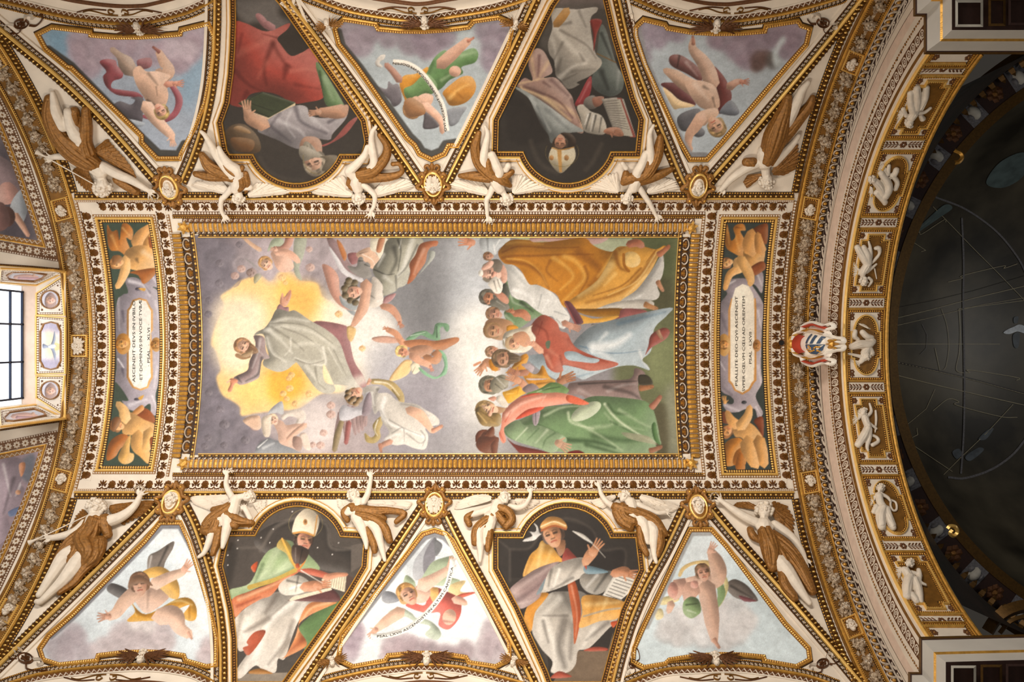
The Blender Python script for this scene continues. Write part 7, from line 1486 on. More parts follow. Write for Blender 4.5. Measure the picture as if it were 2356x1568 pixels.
# fruit garlands in the two arches
def fruit_meshes():
    out = []
    b = MB(); b.dome(0, 0, .5, .5, .62, 'fruit', 10, 3); b.ridge(circ(0, 0, .2, .2, 0, 2*PI, 8), .1, .72, 'stucco'); b.dome(0, 0, .12, .12, .66, 'brown', 6, 1); out.append(('pomegranate', b.mesh('pomegranate', True)))
    b = MB(); b.dome(0, 0, .5, .5, .6, 'fruit', 10, 3); b.dome(.0, 0, .1, .1, .66, 'brown', 5, 1); out.append(('apple', b.mesh('apple', True)))
    b = MB()
    for i in range(7): a = i*2*PI/6; k = 0 if i == 6 else 1; b.dome(.3*k*math.cos(a), .3*k*math.sin(a), .24, .24, .5-.16*k, 'fruit', 6, 2)
    out.append(('grapes', b.mesh('grapes', True)))
    b = MB(); b.leaf(-.5, 0, .5, 0, .42, .3, 'fruit'); b.leaf(-.3, 0, .1, .4, .24, .24, 'fruit'); b.leaf(-.3, 0, .1, -.4, .24, .24, 'fruit'); out.append(('leaf', b.mesh('leaf')))
    return out
FRU = fruit_meshes()
def garland(pc, y0, y1, label, seed):
    P = arcX(pc, y0, y1, max(6, int((y1-y0)/8))); m = P[len(P)//2]; root = Vector(at([m])[0]); e = empty('fruit_garland', root, label, 'garland', None); r = random.Random(seed)
    b = MB(); sweep(b, P, [(-3, 0), (-2, 4), (2, 4), (3, 0)], 'fruit'); me = b.mesh('stem'); me.transform(Matrix.Translation(-root)); link('stem', me, e)
    s = np.concatenate([[0], np.cumsum(np.linalg.norm(np.diff(P, axis=0), axis=1))]); n = max(2, int(s[-1]/36)); Mi = Matrix.Translation(-root)
    def put(k, x, y, size, h, ang):
        nm, me = FRU[k]; link(nm, me, e, Mi @ frame1(x, y, ang, h) @ Matrix.Diagonal((size, size, size, 1)))
    for c in range(n):
        q = (c+.5)*s[-1]/n; cx, cy = np.interp(q, s, P[:,0]), np.interp(q, s, P[:,1])
        for i in range(6):
            a = i*60+r.uniform(-20, 20); d = r.uniform(13, 17); put(3, cx+d*.78*math.cos(math.radians(a)), cy+d*math.sin(math.radians(a)), r.uniform(12, 16), r.uniform(1, 4), -a)
        for i in range(5):
            a = i*72+r.uniform(-15, 15); d = r.uniform(6.5, 9); put(r.choice((0, 0, 1, 2)), cx+d*.85*math.cos(math.radians(a)), cy+d*math.sin(math.radians(a)), r.uniform(10, 13), r.uniform(4, 7), r.uniform(0, 360))
        put(r.choice((0, 1)), cx+r.uniform(-2, 2), cy+r.uniform(-2, 2), r.uniform(11, 13), 10, 0)
    for q in (6, s[-1]-6):       # ribbon ends
        cx, cy = np.interp(q, s, P[:,0]), np.interp(q, s, P[:,1])
        for dx in (-9, 0, 9): put(3, cx+dx, cy, 18, 2, 90)
    return e
W5 = ['second', 'third', 'fourth', 'fifth']
for i, (a, b) in enumerate(((150, 440), (512, 768), (822, 1078), (1135, 1400))): garland(184, a, b, 'garland of pale stucco fruit, window end arch, %s from the photo top' % ['first', 'second', 'third', 'fourth'][i], i)
garland(184, 30, 118, 'short piece of fruit garland at the dark upper left corner, window end arch', 8); garland(184, 1420, 1520, 'short piece of fruit garland in the lower left corner, window end arch', 9)
for i, (a, b) in enumerate(((165, 450), (505, 760), (836, 1082), (1138, 1418))): garland(1835, a, b, 'garland of pale stucco fruit, crossing end arch, %s from the photo top' % W5[i], 20+i)
garland(1835, -10, 118, 'garland of pale stucco fruit at the photo top edge, crossing end arch', 30); garland(1835, 1470, 1580, 'garland of pale stucco fruit at the photo bottom edge, crossing end arch', 31)
# little framed heads between the garlands
def head_box(pc, y, lab, ang, w=30, hh=22, R=11, winged=False):
    P = arcX(pc, y-hh, y+hh, 9)[::-1]; c = P[len(P)//2]; a = math.degrees(math.atan2(P[-1,1]-P[0,1], P[-1,0]-P[0,0]))
    d = (P[-1]-P[0])/np.linalg.norm(P[-1]-P[0]); q = np.array([-d[1], d[0]])
    R4 = dens(outward([c+d*hh+q*w/2, c+d*hh-q*w/2, c-d*hh-q*w/2, c-d*hh+q*w/2]), 6, True)
    root = Vector(at([c])[0]); e = empty('framed_head', root, lab, 'relief', None)
    moulding([('bar', 0, 4, dict(m='bright', h=5)), ('beads', -5, 0, dict(p=5, m='gold', base='brown'))], R4, e, 'box_frame', True, root=root)
    L_ = Matrix.Translation(-root) @ frame1(c[0], c[1], 0, 4) @ Matrix.Rotation(math.radians(ang), 4, 'Z') @ Matrix.Diagonal((R, R*1.1, R, 1))
    link('head', FACES[int(y) % 3], e, L_)
    if winged:
        for s_ in (-1, 1): link('wing', wing_local([(s_*1.9, .9), (s_*1.9, .1), (s_*1.6, -.6), (s_*1.0, -1.2)], (s_*.4, .5), 'stucco', .2, .6), e, L_)
for pc, y, w, lab in ((184, 480, 30, 'white stucco head in a gilt box above the upper fruit garland, window end'), (184, 1106, 30, 'white stucco head in a gilt box below the lower middle garland, window end'), (184, 134, 28, 'white stucco head in a gilt box, dark upper left corner'), (184, 1408, 28, 'white stucco head in a gilt box, lower left corner'),
                  (1835, 478, 30, 'white stucco head in a gilt box beside the crossing arch, upper of the inner two'), (1835, 1110, 30, 'white stucco head in a gilt box beside the crossing arch, lower of the inner two'), (1835, 141, 30, 'white stucco head in a gilt box beside the crossing arch, near the photo top'), (1835, 1444, 30, 'white stucco head in a gilt box beside the crossing arch, near the photo bottom')):
    head_box(pc, y, lab, 180 if y < 793 else 0, w)
head_box(184, 795, 'white winged head in a gilt box, middle of the window end arch', 90, 30, 22, 11, True)
# painted coat of arms where the garlands meet the crossing arch
def arms():
    x, y = 1876, 791; OVR[0] = plane(raw(1812, 760, 17.75), raw(1945, 760, 16.3), raw(1812, 830, 17.75)); M = frame1(x, y, 0, 0); OVR[0] = None; root = M.to_translation(); e = empty('coat_of_arms', root, 'painted coat of arms in white red and gold scrolls under a red hat band', 'coat of arms')
    L_ = Matrix.Translation(-root) @ M
    mat('heraldic_red', 'b8422a', .5); mat('heraldic_blue', '38506e', .5); mat('enamel_white', 'f0e8dc', .45)
    b = MB()
    # local px: x right, y towards photo top. The shield's crown points to photo left
    b.dome(4, 0, 40, 43, 9, 'enamel_white', 20, 3)
    for q in (-1, 1):
        b.ridge([(-50, q*10), (-44, q*26), (-30, q*30), (-24, q*44), (-6, q*50), (20, q*42), (36, q*46), (44, q*38), (30, q*34)], 8, 12, 'enamel_white', sp=4)
        b.ridge([(-22, q*40), (0, q*45), (22, q*37), (30, q*40)], 6, 16, 'heraldic_red', 3, sp=4)
        b.ridge([(30, q*20), (46, q*14), (62, q*12), (64, q*4), (50, q*5)], 8, 12, 'enamel_white', sp=4); b.ridge([(-56, q*2), (-54, q*14), (-42, q*22), (-36, q*14)], 6, 13, 'gold', sp=4)
        b.ridge([(-20, q*30), (-8, q*34), (12, q*31), (24, q*26)], 3, 17, 'gold', 4, sp=4)
    b.dome(-54, 0, 8, 12, 14, 'gold', 8, 2); link('scroll_frame', b.mesh('scroll_frame', True), e, L_)
    h = MB(); A = circ(-12, 0, 26, 24, PI*.62, PI*1.38, 10); h.ridge(A, 10, 20, 'heraldic_red', 4); link('red_band', h.mesh('red_band'), e, L_)
    s = MB(); s.dome(8, 0, 25, 27, 15, 'enamel_white', 18, 3, 4); link('shield', s.mesh('shield', True), e, L_)
    # upper half (photo top): blue and white bends; lower half: gold and blue
    z = lambda X, Y: 4.6+15*math.sqrt(max(0, 1-((X-8)/25)**2-(Y/27)**2))
    def patch2(poly, m, nm):
        P = dens(poly, 3, True); c = P.mean(0); V = [(c[0], c[1], z(*c)+.8)]+[(p[0], p[1], z(*p)+.8) for p in P]; n = len(P)
        me = mesh_np(nm, np.array(V), [(0, 1+i, 1+(i+1) % n) for i in range(n)], [m]); link(nm, me, e, L_)
    for k in range(3): patch2([(-14+k*15, 1), (-7+k*15, 1), (3+k*13, 22-k*3), (-3+k*13, 24-k*3)], 'heraldic_blue', 'blue_bend')
    patch2([(-14, -1), (31, -1), (26, -14), (12, -24), (-4, -22), (-13, -12)], 'heraldic_blue', 'lower_field')
    g = MB(); rr = random.Random(4)
    for i in range(14): X, Y = rr.uniform(-9, 24), rr.uniform(-18, -4); g.dome(X, Y, 3, 2.4, 2, 'gold', 6, 1, z(X, Y)+.6)
    link('gold_charges', g.mesh('gold_charges'), e, L_)
    r_ = MB(); r_.dome(42, 0, 8, 9, 16, 'gold', 8, 2)
    for i in range(6): a = i*PI/3; r_.leaf(42, 0, 42+13*math.cos(a), 13*math.sin(a), 8, 14, 'gold', 2)
    link('gilt_rosette', r_.mesh('gilt_rosette'), e, L_)
arms()
# the small round hole left of the arms
b = MB(); b.add([(0, 0, .2)]+[(6*math.cos(i*PI/8), 6*math.sin(i*PI/8), .2) for i in range(16)], [(0, 1+i, 1+(i+1) % 16) for i in range(16)], 'night'); b.ridge(circ(0, 0, 6.5, 6.5, 0, 2*PI, 16), 1.5, 1.5, 'brown')
tag(link('lamp_chain_hole', b.mesh('lamp_chain_hole'), None, frame1(1796, 788, 0, 6)), 'small round black hole in the vault left of the coat of arms', 'hole')
# scroll ornaments in the odd corners
def corner_scroll(x, y, ang, sx, label):
    M = frame1(x, y, ang, 2); root = M.to_translation(); e = empty('scroll_ornament', root, label, 'ornament'); L_ = Matrix.Translation(-root) @ M @ Matrix.Diagonal((sx, sx, sx, 1))
    b = MB()
    b.ridge(circ(0, 0, .55, .42, 0, 2*PI, 16), .12, .2, 'brown'); b.ridge([(.5, .2), (.9, .5), (1.3, .3), (1.2, 0), (1.0, .1)], .14, .22, 'white', sp=4); b.ridge([(-.5, .2), (-.9, .5), (-1.3, .3), (-1.2, 0), (-1.0, .1)], .14, .22, 'white', sp=4)
    b.ridge([(.4, -.4), (.8, -.7), (1.5, -.5), (2.0, -.1), (1.8, .1)], .12, .2, 'brown', sp=4); b.ridge([(-.4, -.4), (-.8, -.6), (-1.4, -.4)], .12, .2, 'brown', sp=4)
    link('scrolls', b.mesh('scrolls'), e, L_)
    f = MB()
    for i in range(6): a = i*PI/3; f.leaf(0, 0, .38*math.cos(a), .30*math.sin(a), .2, .2, 'brown', .06)
    link('rosette', f.mesh('rosette'), e, L_)
corner_scroll(50, 52, -25, 26, 'brown and white scroll ornament, dark upper left corner'); corner_scroll(60, 1516, 28, 28, 'brown and white scroll ornament, lower left corner')
corner_scroll(1893, 50, 28, 24, 'brown and white scroll ornament, upper right rib corner'); corner_scroll(1892, 1528, -32, 24, 'brown and white scroll ornament, lower right rib corner')
corner_scroll(1452, 50, 75, 18, 'white scroll ornament left of the upper right triangle'); corner_scroll(1455, 1528, -75, 18, 'white scroll ornament left of the lower right triangle')
# ---------------- lunette arches at the photo's top and bottom edges ----------------
LUN = {'upper left': ('-30,2 0,9 128,41 200,54 268,61 320,61 357,56 430,37 478,16 500,4', 1), 'upper middle': ('690,-8 730,8 807,34 922,53 975,56 1037,46 1130,30 1205,8 1240,-6', 1), 'upper right': ('1440,-4 1459,5 1527,33 1604,52 1660,57 1706,54 1808,37 1923,5 1950,-8', 1),
       'lower left': ('0,1572 30,1561 93,1543 200,1529 330,1521 430,1533 486,1556 500,1566', -1), 'lower middle': ('730,1568 760,1556 853,1535 934,1524 984,1521 1071,1529 1196,1561 1220,1572', -1), 'lower right': ('1410,1575 1436,1565 1523,1534 1613,1526 1670,1524 1731,1527 1856,1547 1930,1572', -1)}
for k, (s, sg) in LUN.items():
    P = dens(spl(s), 7)
    if sg < 0: P = P[::-1]      # lat + points to the middle of the vault
    moulding([('beads', 3, 7, dict(p=4.4, m='gold', base='dark')), ('flower', -6, 3, dict(p=10, base='dark', hz=9)), ('bar', -11, -6.5, dict(m='gold', h=4)), ('zigzag', -22, -11.5, dict(p=6.5, base='brown', z=1)), ('bar', -25, -22, dict(m='white', h=2)), ('flat', -46, -25, dict(m='white', z=1)), ('bar', -52, -46, dict(m='brown', h=4))],
             P, label='curved gilt arch over the %s lunette, with bead, flower and zigzag bands' % k)
    m = P[len(P)//2]; x, y = m[0], m[1]-sg*30
    b = MB()
    for q in (-1, 1):
        b.ridge([(q*8, 6), (q*14, 11), (q*22, 8), (q*20, 1), (q*13, 3)], 2.5, 4, 'ochre', sp=4); b.ridge([(q*4, -2), (q*30, 0), (q*60, 9), (q*80, 6)], 2, 3, 'ochre', sp=4); b.ridge([(q*24, 10), (q*60, 12), (q*100, 4)], 2, 3, 'brown', sp=4)
    if k in ('upper left', 'upper middle', 'upper right', 'lower left', 'lower middle', 'lower right'): tag(link('volute_ornament', b.mesh('volute_ornament'), None, frame1(x, y, 0 if sg > 0 else 180, 1.5)), 'pair of thin brown volutes on the white soffit of the %s lunette' % k, 'ornament')
# ---------------- reliefs of the arch soffit ----------------
def soffit_panel(i, kind, label, fig):
    t0, t1 = BARS[i]+.030, BARS[i+1]-.030
    g = lambda L_: np.array([sof(np.array([u]), np.array([t0+(t1-t0)*v]))[0] for u, v in L_])
    edge = dens(outward(sofrect(.10, .88, t0, t1, 10)), 6, True)
    if kind == 'rect': L_ = [(.37, .10), (.63, .10), (.63, .19), (.76, .19), (.76, .81), (.63, .81), (.63, .90), (.37, .90), (.37, .81), (.24, .81), (.24, .19), (.37, .19)]
    else:
        L_ = [(.22, .34), (.28, .34)]+[(.5-.22*math.cos(a), .32-.22*math.sin(a)) for a in np.linspace(.1, PI-.1, 12)]+[(.72, .34), (.78, .34), (.78, .66), (.72, .66)]+[(.5+.22*math.cos(a), .68+.22*math.sin(a)) for a in np.linspace(.1, PI-.1, 12)]+[(.28, .66), (.22, .66)]
    q = dens(outward(g(L_)), 5, True); c = q.mean(0); root = Vector(at([c])[0]); e = empty('relief_panel', root, label, 'relief panel')
    b = MB(); V, Fs = fill_grid(edge, 7); b.add(at(V, 1.2*U)-np.array(root), [tuple(f) for f in Fs], 'white'); link('white_ground', b.mesh('white_ground'), e)
    b = MB(); V, Fs = fill_grid(q, 4); b.add(at(V, 2.0*U)-np.array(root), [tuple(f) for f in Fs], 'ochre'); link('gilt_ground', b.mesh('gilt_ground'), e)
    moulding([('beads', -5, 1, dict(p=5, m='gold', base='brown')), ('bar', 1, 4, dict(m='gold', h=3))], edge, e, 'outer_frame', True, root=root)
    moulding([('beads', -2, 3, dict(p=4.6, m='gold', base='dark', z=2)), ('bar', 3, 6.5, dict(m='bright', h=5))], q, e, 'inner_frame', True, root=root)
    nm = 'knob' if kind == 'rect' else 'drop'
    for u, v in ((.19, .09), (.81, .09), (.19, .91), (.81, .91)):
        p = g([(u, v)])[0]; link(nm, piece(nm), e, Matrix.Translation(-root) @ frame1(p[0], p[1], 0 if v < .5 else 180, 1.2) @ Matrix.Diagonal((17, 17 if kind == 'rect' else 22, 9, 1)))
    if fig:
        cr, body, head, wings = fig
        bc = chains(body, cr)
        for x in bc: x[:,3] *= .78; x[:,2] *= .8
        raw_c = bc; bc = [smooth_chain(x) for x in bc]; al = list(bc)
        for k, x in enumerate(raw_c):
            if x[:,3].max() > 5.0: al += fold_chains(x, 6, i*7+k)
        hx = None
        if head: x, y, h, R, up = head; hx = (cr[0]+x/cr[2], cr[1]+y/cr[2], h/cr[2], R/cr[2], up); al += head_chains(*hx)
        link('figure', solid(al, .0105, 'stucco', 'figure', root, 1), e)
        for w in wings: link('wing', feather_mesh(wing_sets(w, cr, 3), root, 'stucco', 'wing'), e)
        if hx: link('hair', curls(*hx, root, 'stucco', i, 24), e)
    return e
k1 = (2000, 60, 4.612); k2 = (1550, 350, 4.238); k4 = (1550, 700, 4.238); k6 = (1796, 1080, 3.2125)
soffit_panel(0, 'rect', 'stepped rectangular relief of a seated draped figure, topmost whole panel of the arch soffit', (k1, '430,690,26,36 430,770,30,40 450,860,34,46 470,900,34,44 | 500,640,26,40 500,740,34,46 490,850,36,44 | 600,640,22,36 580,740,30,44 530,840,34,44 | 470,890,36,50 430,950,36,46 | 520,900,36,26 580,890,36,22 640,850,30,18 | 350,860,32,26 380,930,36,24 | 560,970,24,34 540,940,24,26', (415,995,34,44,110), ['350,900 285,870 275,960 300,1050']))
soffit_panel(1, 'round', 'round ended relief of two struggling winged figures, second whole panel of the arch soffit', (k2, '2010,190,26,34 2060,260,34,44 2080,330,36,50 2040,420,34,46 | 2120,210,30,30 2170,280,30,28 2150,350,30,24 | 1930,250,30,36 1990,310,36,46 2030,400,32,40 | 1960,380,30,30 2040,460,30,36 2050,490,26,26 | 2090,120,26,22 2080,200,30,24 | 2160,160,30,34 2140,210,30,30', (1925,250,36,38,200), ['1920,330 1890,330 1900,420 1950,490', '2080,200 2000,130 2040,100']))
soffit_panel(2, 'rect', 'stepped rectangular relief of a falling draped figure with a horn, third whole panel of soffit', (k2, '1880,1090,34,46 1830,1010,34,46 1780,920,26,36 | 1880,1080,34,44 1870,990,36,44 1840,920,28,34 | 1890,1070,30,34 1900,980,30,34 1905,920,28,20 1890,860,26,12 | 1870,1100,36,46 1830,1160,36,44 1830,1200,36,28 | 1870,1160,36,24 1920,1120,34,20 1965,1085,30,14 | 1890,1220,34,20 1920,1250,32,18 1890,1300,30,14 | 1910,1090,24,10 1960,1030,26,18 1995,980,26,16 1990,930,26,30 1960,930,26,24 | 1950,1130,24,10 1970,1230,24,8', (1840,1245,36,42,110), ['1820,1170 1735,1050 1735,1130 1740,1210']))
soffit_panel(3, 'round', 'round ended relief of a group with children and wings, middle panel of the arch soffit', (k4, '1730,410,30,44 1800,390,36,56 1880,390,36,56 1930,360,32,40 | 1850,470,36,50 1880,420,36,44 1920,480,30,36 | 1830,270,30,36 1870,310,34,40 1920,320,30,30 | 1700,480,26,16 1760,495,30,20 1820,510,32,24 | 1760,260,26,28 1750,310,28,34 1790,340,26,20 | 1810,560,30,30 1850,520,34,36', (1860,505,38,38,70), ['1800,560 1720,540 1760,590 1810,615', '1880,230 1790,180 1850,190 1920,240']))
soffit_panel(4, 'rect', 'stepped rectangular relief of a winged figure with raised arm and palm, fifth whole panel', (k4, '1850,1110,34,44 1870,1170,34,40 1880,1200,34,40 | 1880,1210,34,46 1840,1290,34,50 1790,1370,26,44 | 1890,1220,34,40 1890,1310,32,34 1875,1390,28,22 1885,1435,26,12 | 1880,1090,34,22 1915,1045,32,20 1900,970,28,13 | 1840,1120,34,24 1900,1170,36,22 1965,1215,32,15 | 1960,1040,24,14 1965,1130,24,16 1955,1250,24,8 | 1905,1270,26,16 1970,1300,26,20 1985,1340,26,22 1930,1375,26,26', (1832,1055,36,38,-60), ['1820,1090 1725,1200 1720,1130 1760,1040 1800,1020']))
soffit_panel(5, 'round', 'round ended relief of a standing winged figure with a wreath, sixth whole panel of soffit', (k6, '715,200,26,32 725,250,28,32 745,285,28,32 | 745,290,28,40 730,360,26,42 740,430,22,36 | 770,300,28,34 790,370,26,38 820,435,22,32 | 735,190,30,18 780,215,30,16 800,240,28,12 | 810,230,20,10 845,250,20,10 850,300,20,10 825,310,20,10 805,270,20,10 810,230,20,10 | 700,280,24,24 680,320,20,20', (725,150,28,30,-60), ['700,200 650,300 655,230 680,150']))
soffit_panel(6, 'rect', 'stepped rectangular relief of a winged woman carrying a child, lowest whole panel of soffit', (k6, '910,760,28,34 935,800,28,34 | 945,810,28,40 930,880,26,42 930,950,22,32 | 980,830,28,36 1010,910,26,36 1030,985,20,22 | 960,780,34,20 1000,790,34,18 1030,800,30,12 | 1010,760,34,18 1015,800,36,22 1020,850,32,16 1065,870,28,10 | 960,940,24,28 1000,985,20,24', (940,715,30,30,-50), ['890,750 845,700 845,780 860,850']))
for y0, y1, l in ((112, 150, 'topmost partly hidden panel of the arch soffit, above the upper crossbar'), (1436, 1474, 'lowest partly hidden panel of the arch soffit, below the bottom crossbar')):
    t0, t1 = th_of(y0), th_of(y1); edge = dens(outward(sofrect(.10, .88, min(t0, t1), max(t0, t1), 6)), 6, True); c = edge.mean(0); root = Vector(at([c])[0]); e = empty('relief_panel', root, l, 'relief panel')
    b = MB(); V, Fs = fill_grid(edge, 7); b.add(at(V, 1.2*U)-np.array(root), [tuple(f) for f in Fs], 'white'); link('white_ground', b.mesh('white_ground'), e)
    moulding([('beads', -5, 1, dict(p=5, m='gold', base='brown')), ('bar', 1, 4, dict(m='gold', h=3))], edge, e, 'outer_frame', True, root=root)
    for u in (.2, .8):
        p = sof(np.array([u]), np.array([(t0+t1)/2]))[0]; link('knob', piece('knob'), e, Matrix.Translation(-root) @ frame1(p[0], p[1], 0, 1.2) @ Matrix.Diagonal((20, 17, 9, 1)))
# ---------------- window wall ----------------
mat('rosette_ground', '6e4a2a', .6, .2, .35, 25)
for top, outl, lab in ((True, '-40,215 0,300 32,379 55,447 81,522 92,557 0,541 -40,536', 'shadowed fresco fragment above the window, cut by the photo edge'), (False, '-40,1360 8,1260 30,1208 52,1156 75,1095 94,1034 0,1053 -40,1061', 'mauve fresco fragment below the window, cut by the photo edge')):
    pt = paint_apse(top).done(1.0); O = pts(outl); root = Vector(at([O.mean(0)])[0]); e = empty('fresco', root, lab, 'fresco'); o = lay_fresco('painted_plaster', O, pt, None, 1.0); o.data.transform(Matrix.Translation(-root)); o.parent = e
    Q = O if not top else O
    Pc = dens(outward(O), 6, True)
    moulding([('zigzag', -3, 6, dict(p=6, base='ochre', z=1)), ('bar', 6, 10, dict(m='gold')), ('rosette', 12, 31, dict(p=20, base='rosette_ground', hz=9)), ('beads', 31, 36, dict(p=6, m='stucco', base='brown'))], Pc, e, 'frame', True, root=root)
def quad(name, P4, m, parent, root, th=.0):
    b = MB(); b.add([np.array(p)-np.array(root) for p in P4], [(0, 1, 2, 3)], m); return link(name, b.mesh(name), parent)
ZW, XG, YA1, YB1 = 18.74, -11.74, (655-CY)/F*18.74, (932-CY)/F*18.74
A1_, B1_ = at([(151, 624)])[0], at([(151, 963)])[0]
A2_, B2_ = np.array([-11.4, YA1, ZW]), np.array([-11.4, YB1, ZW])
wr = Vector((-11.4, 0, ZW)); win = bpy.data.objects.new('window_1', None); COL.objects.link(win); win.location = wr; tag(win, 'bright barred window in a deep painted reveal at the end of the vault', kind='structure')
AT = [at([(151, 624)])[0], at([(75, 617)])[0], at([(0, 612)])[0], at([(-90, 606)])[0]]; BT = [at([(151, 963)])[0], at([(75, 974)])[0], at([(0, 986)])[0], at([(-90, 1000)])[0]]
quad('reveal_head', [A1_, B1_, B2_, A2_], 'white', win, wr)
A3_ = A1_*1.0; B3_ = B1_*1.0
SIDE_A = plane(A1_, A2_, A2_-np.array([0, 0, 2.0])); SIDE_B = plane(B1_, B2_, B2_-np.array([0, 0, 2.0]))
for sf, o_, i_, yy in ((SIDE_A, '151,624 75,617 0,612 -60,608', '83,655 50,653 0,646 -60,640', YA1), (SIDE_B, '151,963 75,974 0,986 -60,996', '83,932 50,936 0,943 -60,950', YB1)):
    OVR[0] = sf; b = MB(); V = np.vstack([at(pts(o_)), at(pts(i_))])-np.array(wr); OVR[0] = None
    b.add(V, [(k, k+1, 5+k, 4+k) for k in range(3)], 'white'); link('reveal_side', b.mesh('reveal_side'), win)
    s_ = .05 if yy < 0 else -.05
    quad('jamb', [(-11.4, yy, ZW), (-11.4, yy, 15.5), (XG-.1, yy+s_, 15.5), (XG-.1, yy+s_, ZW)], 'white', win, wr)
quad('lintel', [(-11.4, YA1, ZW), (-11.4, YB1, ZW), (XG-.1, YB1, ZW), (XG-.1, YA1, ZW)], 'pinkish', win, wr)
# panes of sky-lit glass and the leaded bars
gm = bpy.data.materials.new('sky_lit_glass'); gm.use_nodes = True; gb = gm.node_tree.nodes['Principled BSDF']; gb.inputs['Base Color'].default_value = (.8, .88, 1, 1); gb.inputs['Emission Color'].default_value = (.86, .93, 1, 1); gb.inputs['Emission Strength'].default_value = 2.2; MATS['glass'] = gm
mat('iron', '1c2a44', .5, .3)
ya, yb = [(668-CY)/F*18.2, (745-CY)/F*18.3, (833-CY)/F*18.3, (919-CY)/F*18.2], None
zs = [ZW-.02, 11.74*1800/1156.0, 17.2, 16.2]
for j in range(3):
    for i in range(3):
        e0, e1 = (YA1-.06 if i == 0 else ya[i]), (YB1+.06 if i == 2 else ya[i+1]); quad('pane', [(XG, e0, zs[j]), (XG, e1, zs[j]), (XG, e1, zs[j+1]), (XG, e0, zs[j+1])], 'glass', win, wr)
def boxm(name, lo, hi, m, parent, root):
    b = MB(); V = [(x, y, z) for x in (lo[0], hi[0]) for y in (lo[1], hi[1]) for z in (lo[2], hi[2])]; V = [np.array(v)-np.array(root) for v in V]
    b.add(V, [(0, 1, 3, 2), (4, 6, 7, 5), (0, 4, 5, 1), (2, 3, 7, 6), (0, 2, 6, 4), (1, 5, 7, 3)], m); return link(name, b.mesh(name), parent)
for y in ya: boxm('bar', (XG, y-.022, 16.2), (XG+.05, y+.022, ZW), 'iron', win, wr)
for z in zs[:3]: boxm('bar', (XG, ya[0], z-.03), (XG+.05, ya[3], z+.0), 'iron', win, wr)
# painted boxes of the reveal
def small(kind, x0, y0, x1, y1):
    p = Paint(x0-3, y0-3, x1+3, y1+3, 'd8d3da', cell=1.0, light=(-.6, -.4)); cx, cy, w, h = (x0+x1)/2, (y0+y1)/2, x1-x0, y1-y0
    if kind == 'face':
        p.E(cx, cy, w*.6, h*.6, 'c2bfc8', r=0); p.P([(cx-w*.3, cy-h*.1), (cx, cy-h*.42), (cx+w*.3, cy-h*.1), (cx+w*.25, cy+h*.4), (cx-w*.25, cy+h*.4)], '9d8076', r=8); p.head(cx+w*.02, cy+h*.05, h*.26, 190, 'e0b29c', 'a8826a', turn=.2)
    elif kind == 'dove':
        p.wash([(x0, y0), (x1, y0), (x1, y0+h*.2), (x0, y0+h*.2)], '9d93a8', .8, 6); p.wash([(x0, y1-h*.22), (x1, y1-h*.22), (x1, y1), (x0, y1)], '9d93a8', .8, 6); p.wash([(cx-w*.3, cy-h*.3), (cx+w*.3, cy-h*.2), (cx+w*.3, cy+h*.2), (cx-w*.3, cy+h*.2)], 'f2d2a4', .8, 6)
        p.E(cx+10, cy+2, 13, 9, 'f0c890', r=0); p.P([(cx-18, cy-5), (cx-4, cy), (cx+3, cy-12), (cx+8, cy-34), (cx+11, cy-16), (cx+8, cy-3), (cx+14, cy), (cx+8, cy+4), (cx+12, cy+22), (cx+9, cy+34), (cx+2, cy+12), (cx-5, cy+5), (cx-18, cy+6)], '8d93a4', r=5); p.E(cx+2, cy+1, 9, 5, 'e9ecf0', r=5)
    else:
        p.wash([(x0, y0), (x1, y0), (x1, cy), (x0, cy)], 'b9c0cc', .7, 6); p.limb([(x0+w*.2, cy+h*.1, h*.4), (cx, cy, h*.5), (x1-w*.2, cy+h*.1, h*.3)], 'd9b0a4'); p.limb([(x0+w*.3, cy+h*.2, h*.3), (x1-w*.15, cy+h*.25, h*.25)], 'cfa7b0'); p.E(x1-w*.3, cy-h*.1, h*.18, h*.16, 'd8b09a')
    return p.done(1.0, .04)
def reveal_box(surf, fld, ins, kind):
    OVR[0] = surf; fld = pts(fld); b = MB(); Pc = dens(outward(fld), 5, True)
    moulding([('flat', -3, 0, dict(m='white', z=1)), ('beads', 0, 5, dict(p=5.5, m='stucco', base='brown', z=1)), ('bar', 5, 8, dict(m='bright', h=2))], Pc, win, 'reveal_frame', True, root=wr)
    I_ = np.asarray(ins, float); q = small(kind, I_[:,0].min(), I_[:,1].min(), I_[:,0].max(), I_[:,1].max()); o = lay_fresco('painted_medallion', I_, q, None, .8); o.data.transform(Matrix.Translation(-wr)); o.parent = win
    moulding([('bar', -1, 2, dict(m='gilt', h=2))], dens(outward(I_), 4, True), win, 'medallion_rim', True, root=wr)
    c = I_.mean(0)
    for p in fld: p = p+(c-p)*.20; link('rosette', piece('knob'), win, Matrix.Translation(-wr) @ frame1(p[0], p[1], 0, .5) @ Matrix.Diagonal((6, 6, 3, 1)))
    OVR[0] = None
hd = plane(A1_, B1_, A2_)
E_pts = lambda x, y, rx, ry, n=20: [(x+rx*math.cos(2*PI*i/n), y+ry*math.sin(2*PI*i/n)) for i in range(n)]
reveal_box(hd, '92,678 138,648 143,718 92,718', E_pts(117, 689, 21, 20), 'face')
reveal_box(hd, '91,733 145,737 145,852 91,854', [(98, 757), (103, 745), (118, 741), (133, 745), (138, 757), (141, 762), (141, 830), (138, 835), (133, 845), (118, 849), (103, 845), (98, 835), (95, 830), (95, 762)], 'dove')
reveal_box(hd, '92,871 143,871 138,940 92,911', E_pts(117, 897, 21, 20), 'face')
reveal_box(SIDE_A, '8,623 128,627 84,648 6,642', [(16, 633), (30, 624), (70, 624), (104, 630), (96, 638), (78, 645), (40, 643), (20, 640)], 'figure')
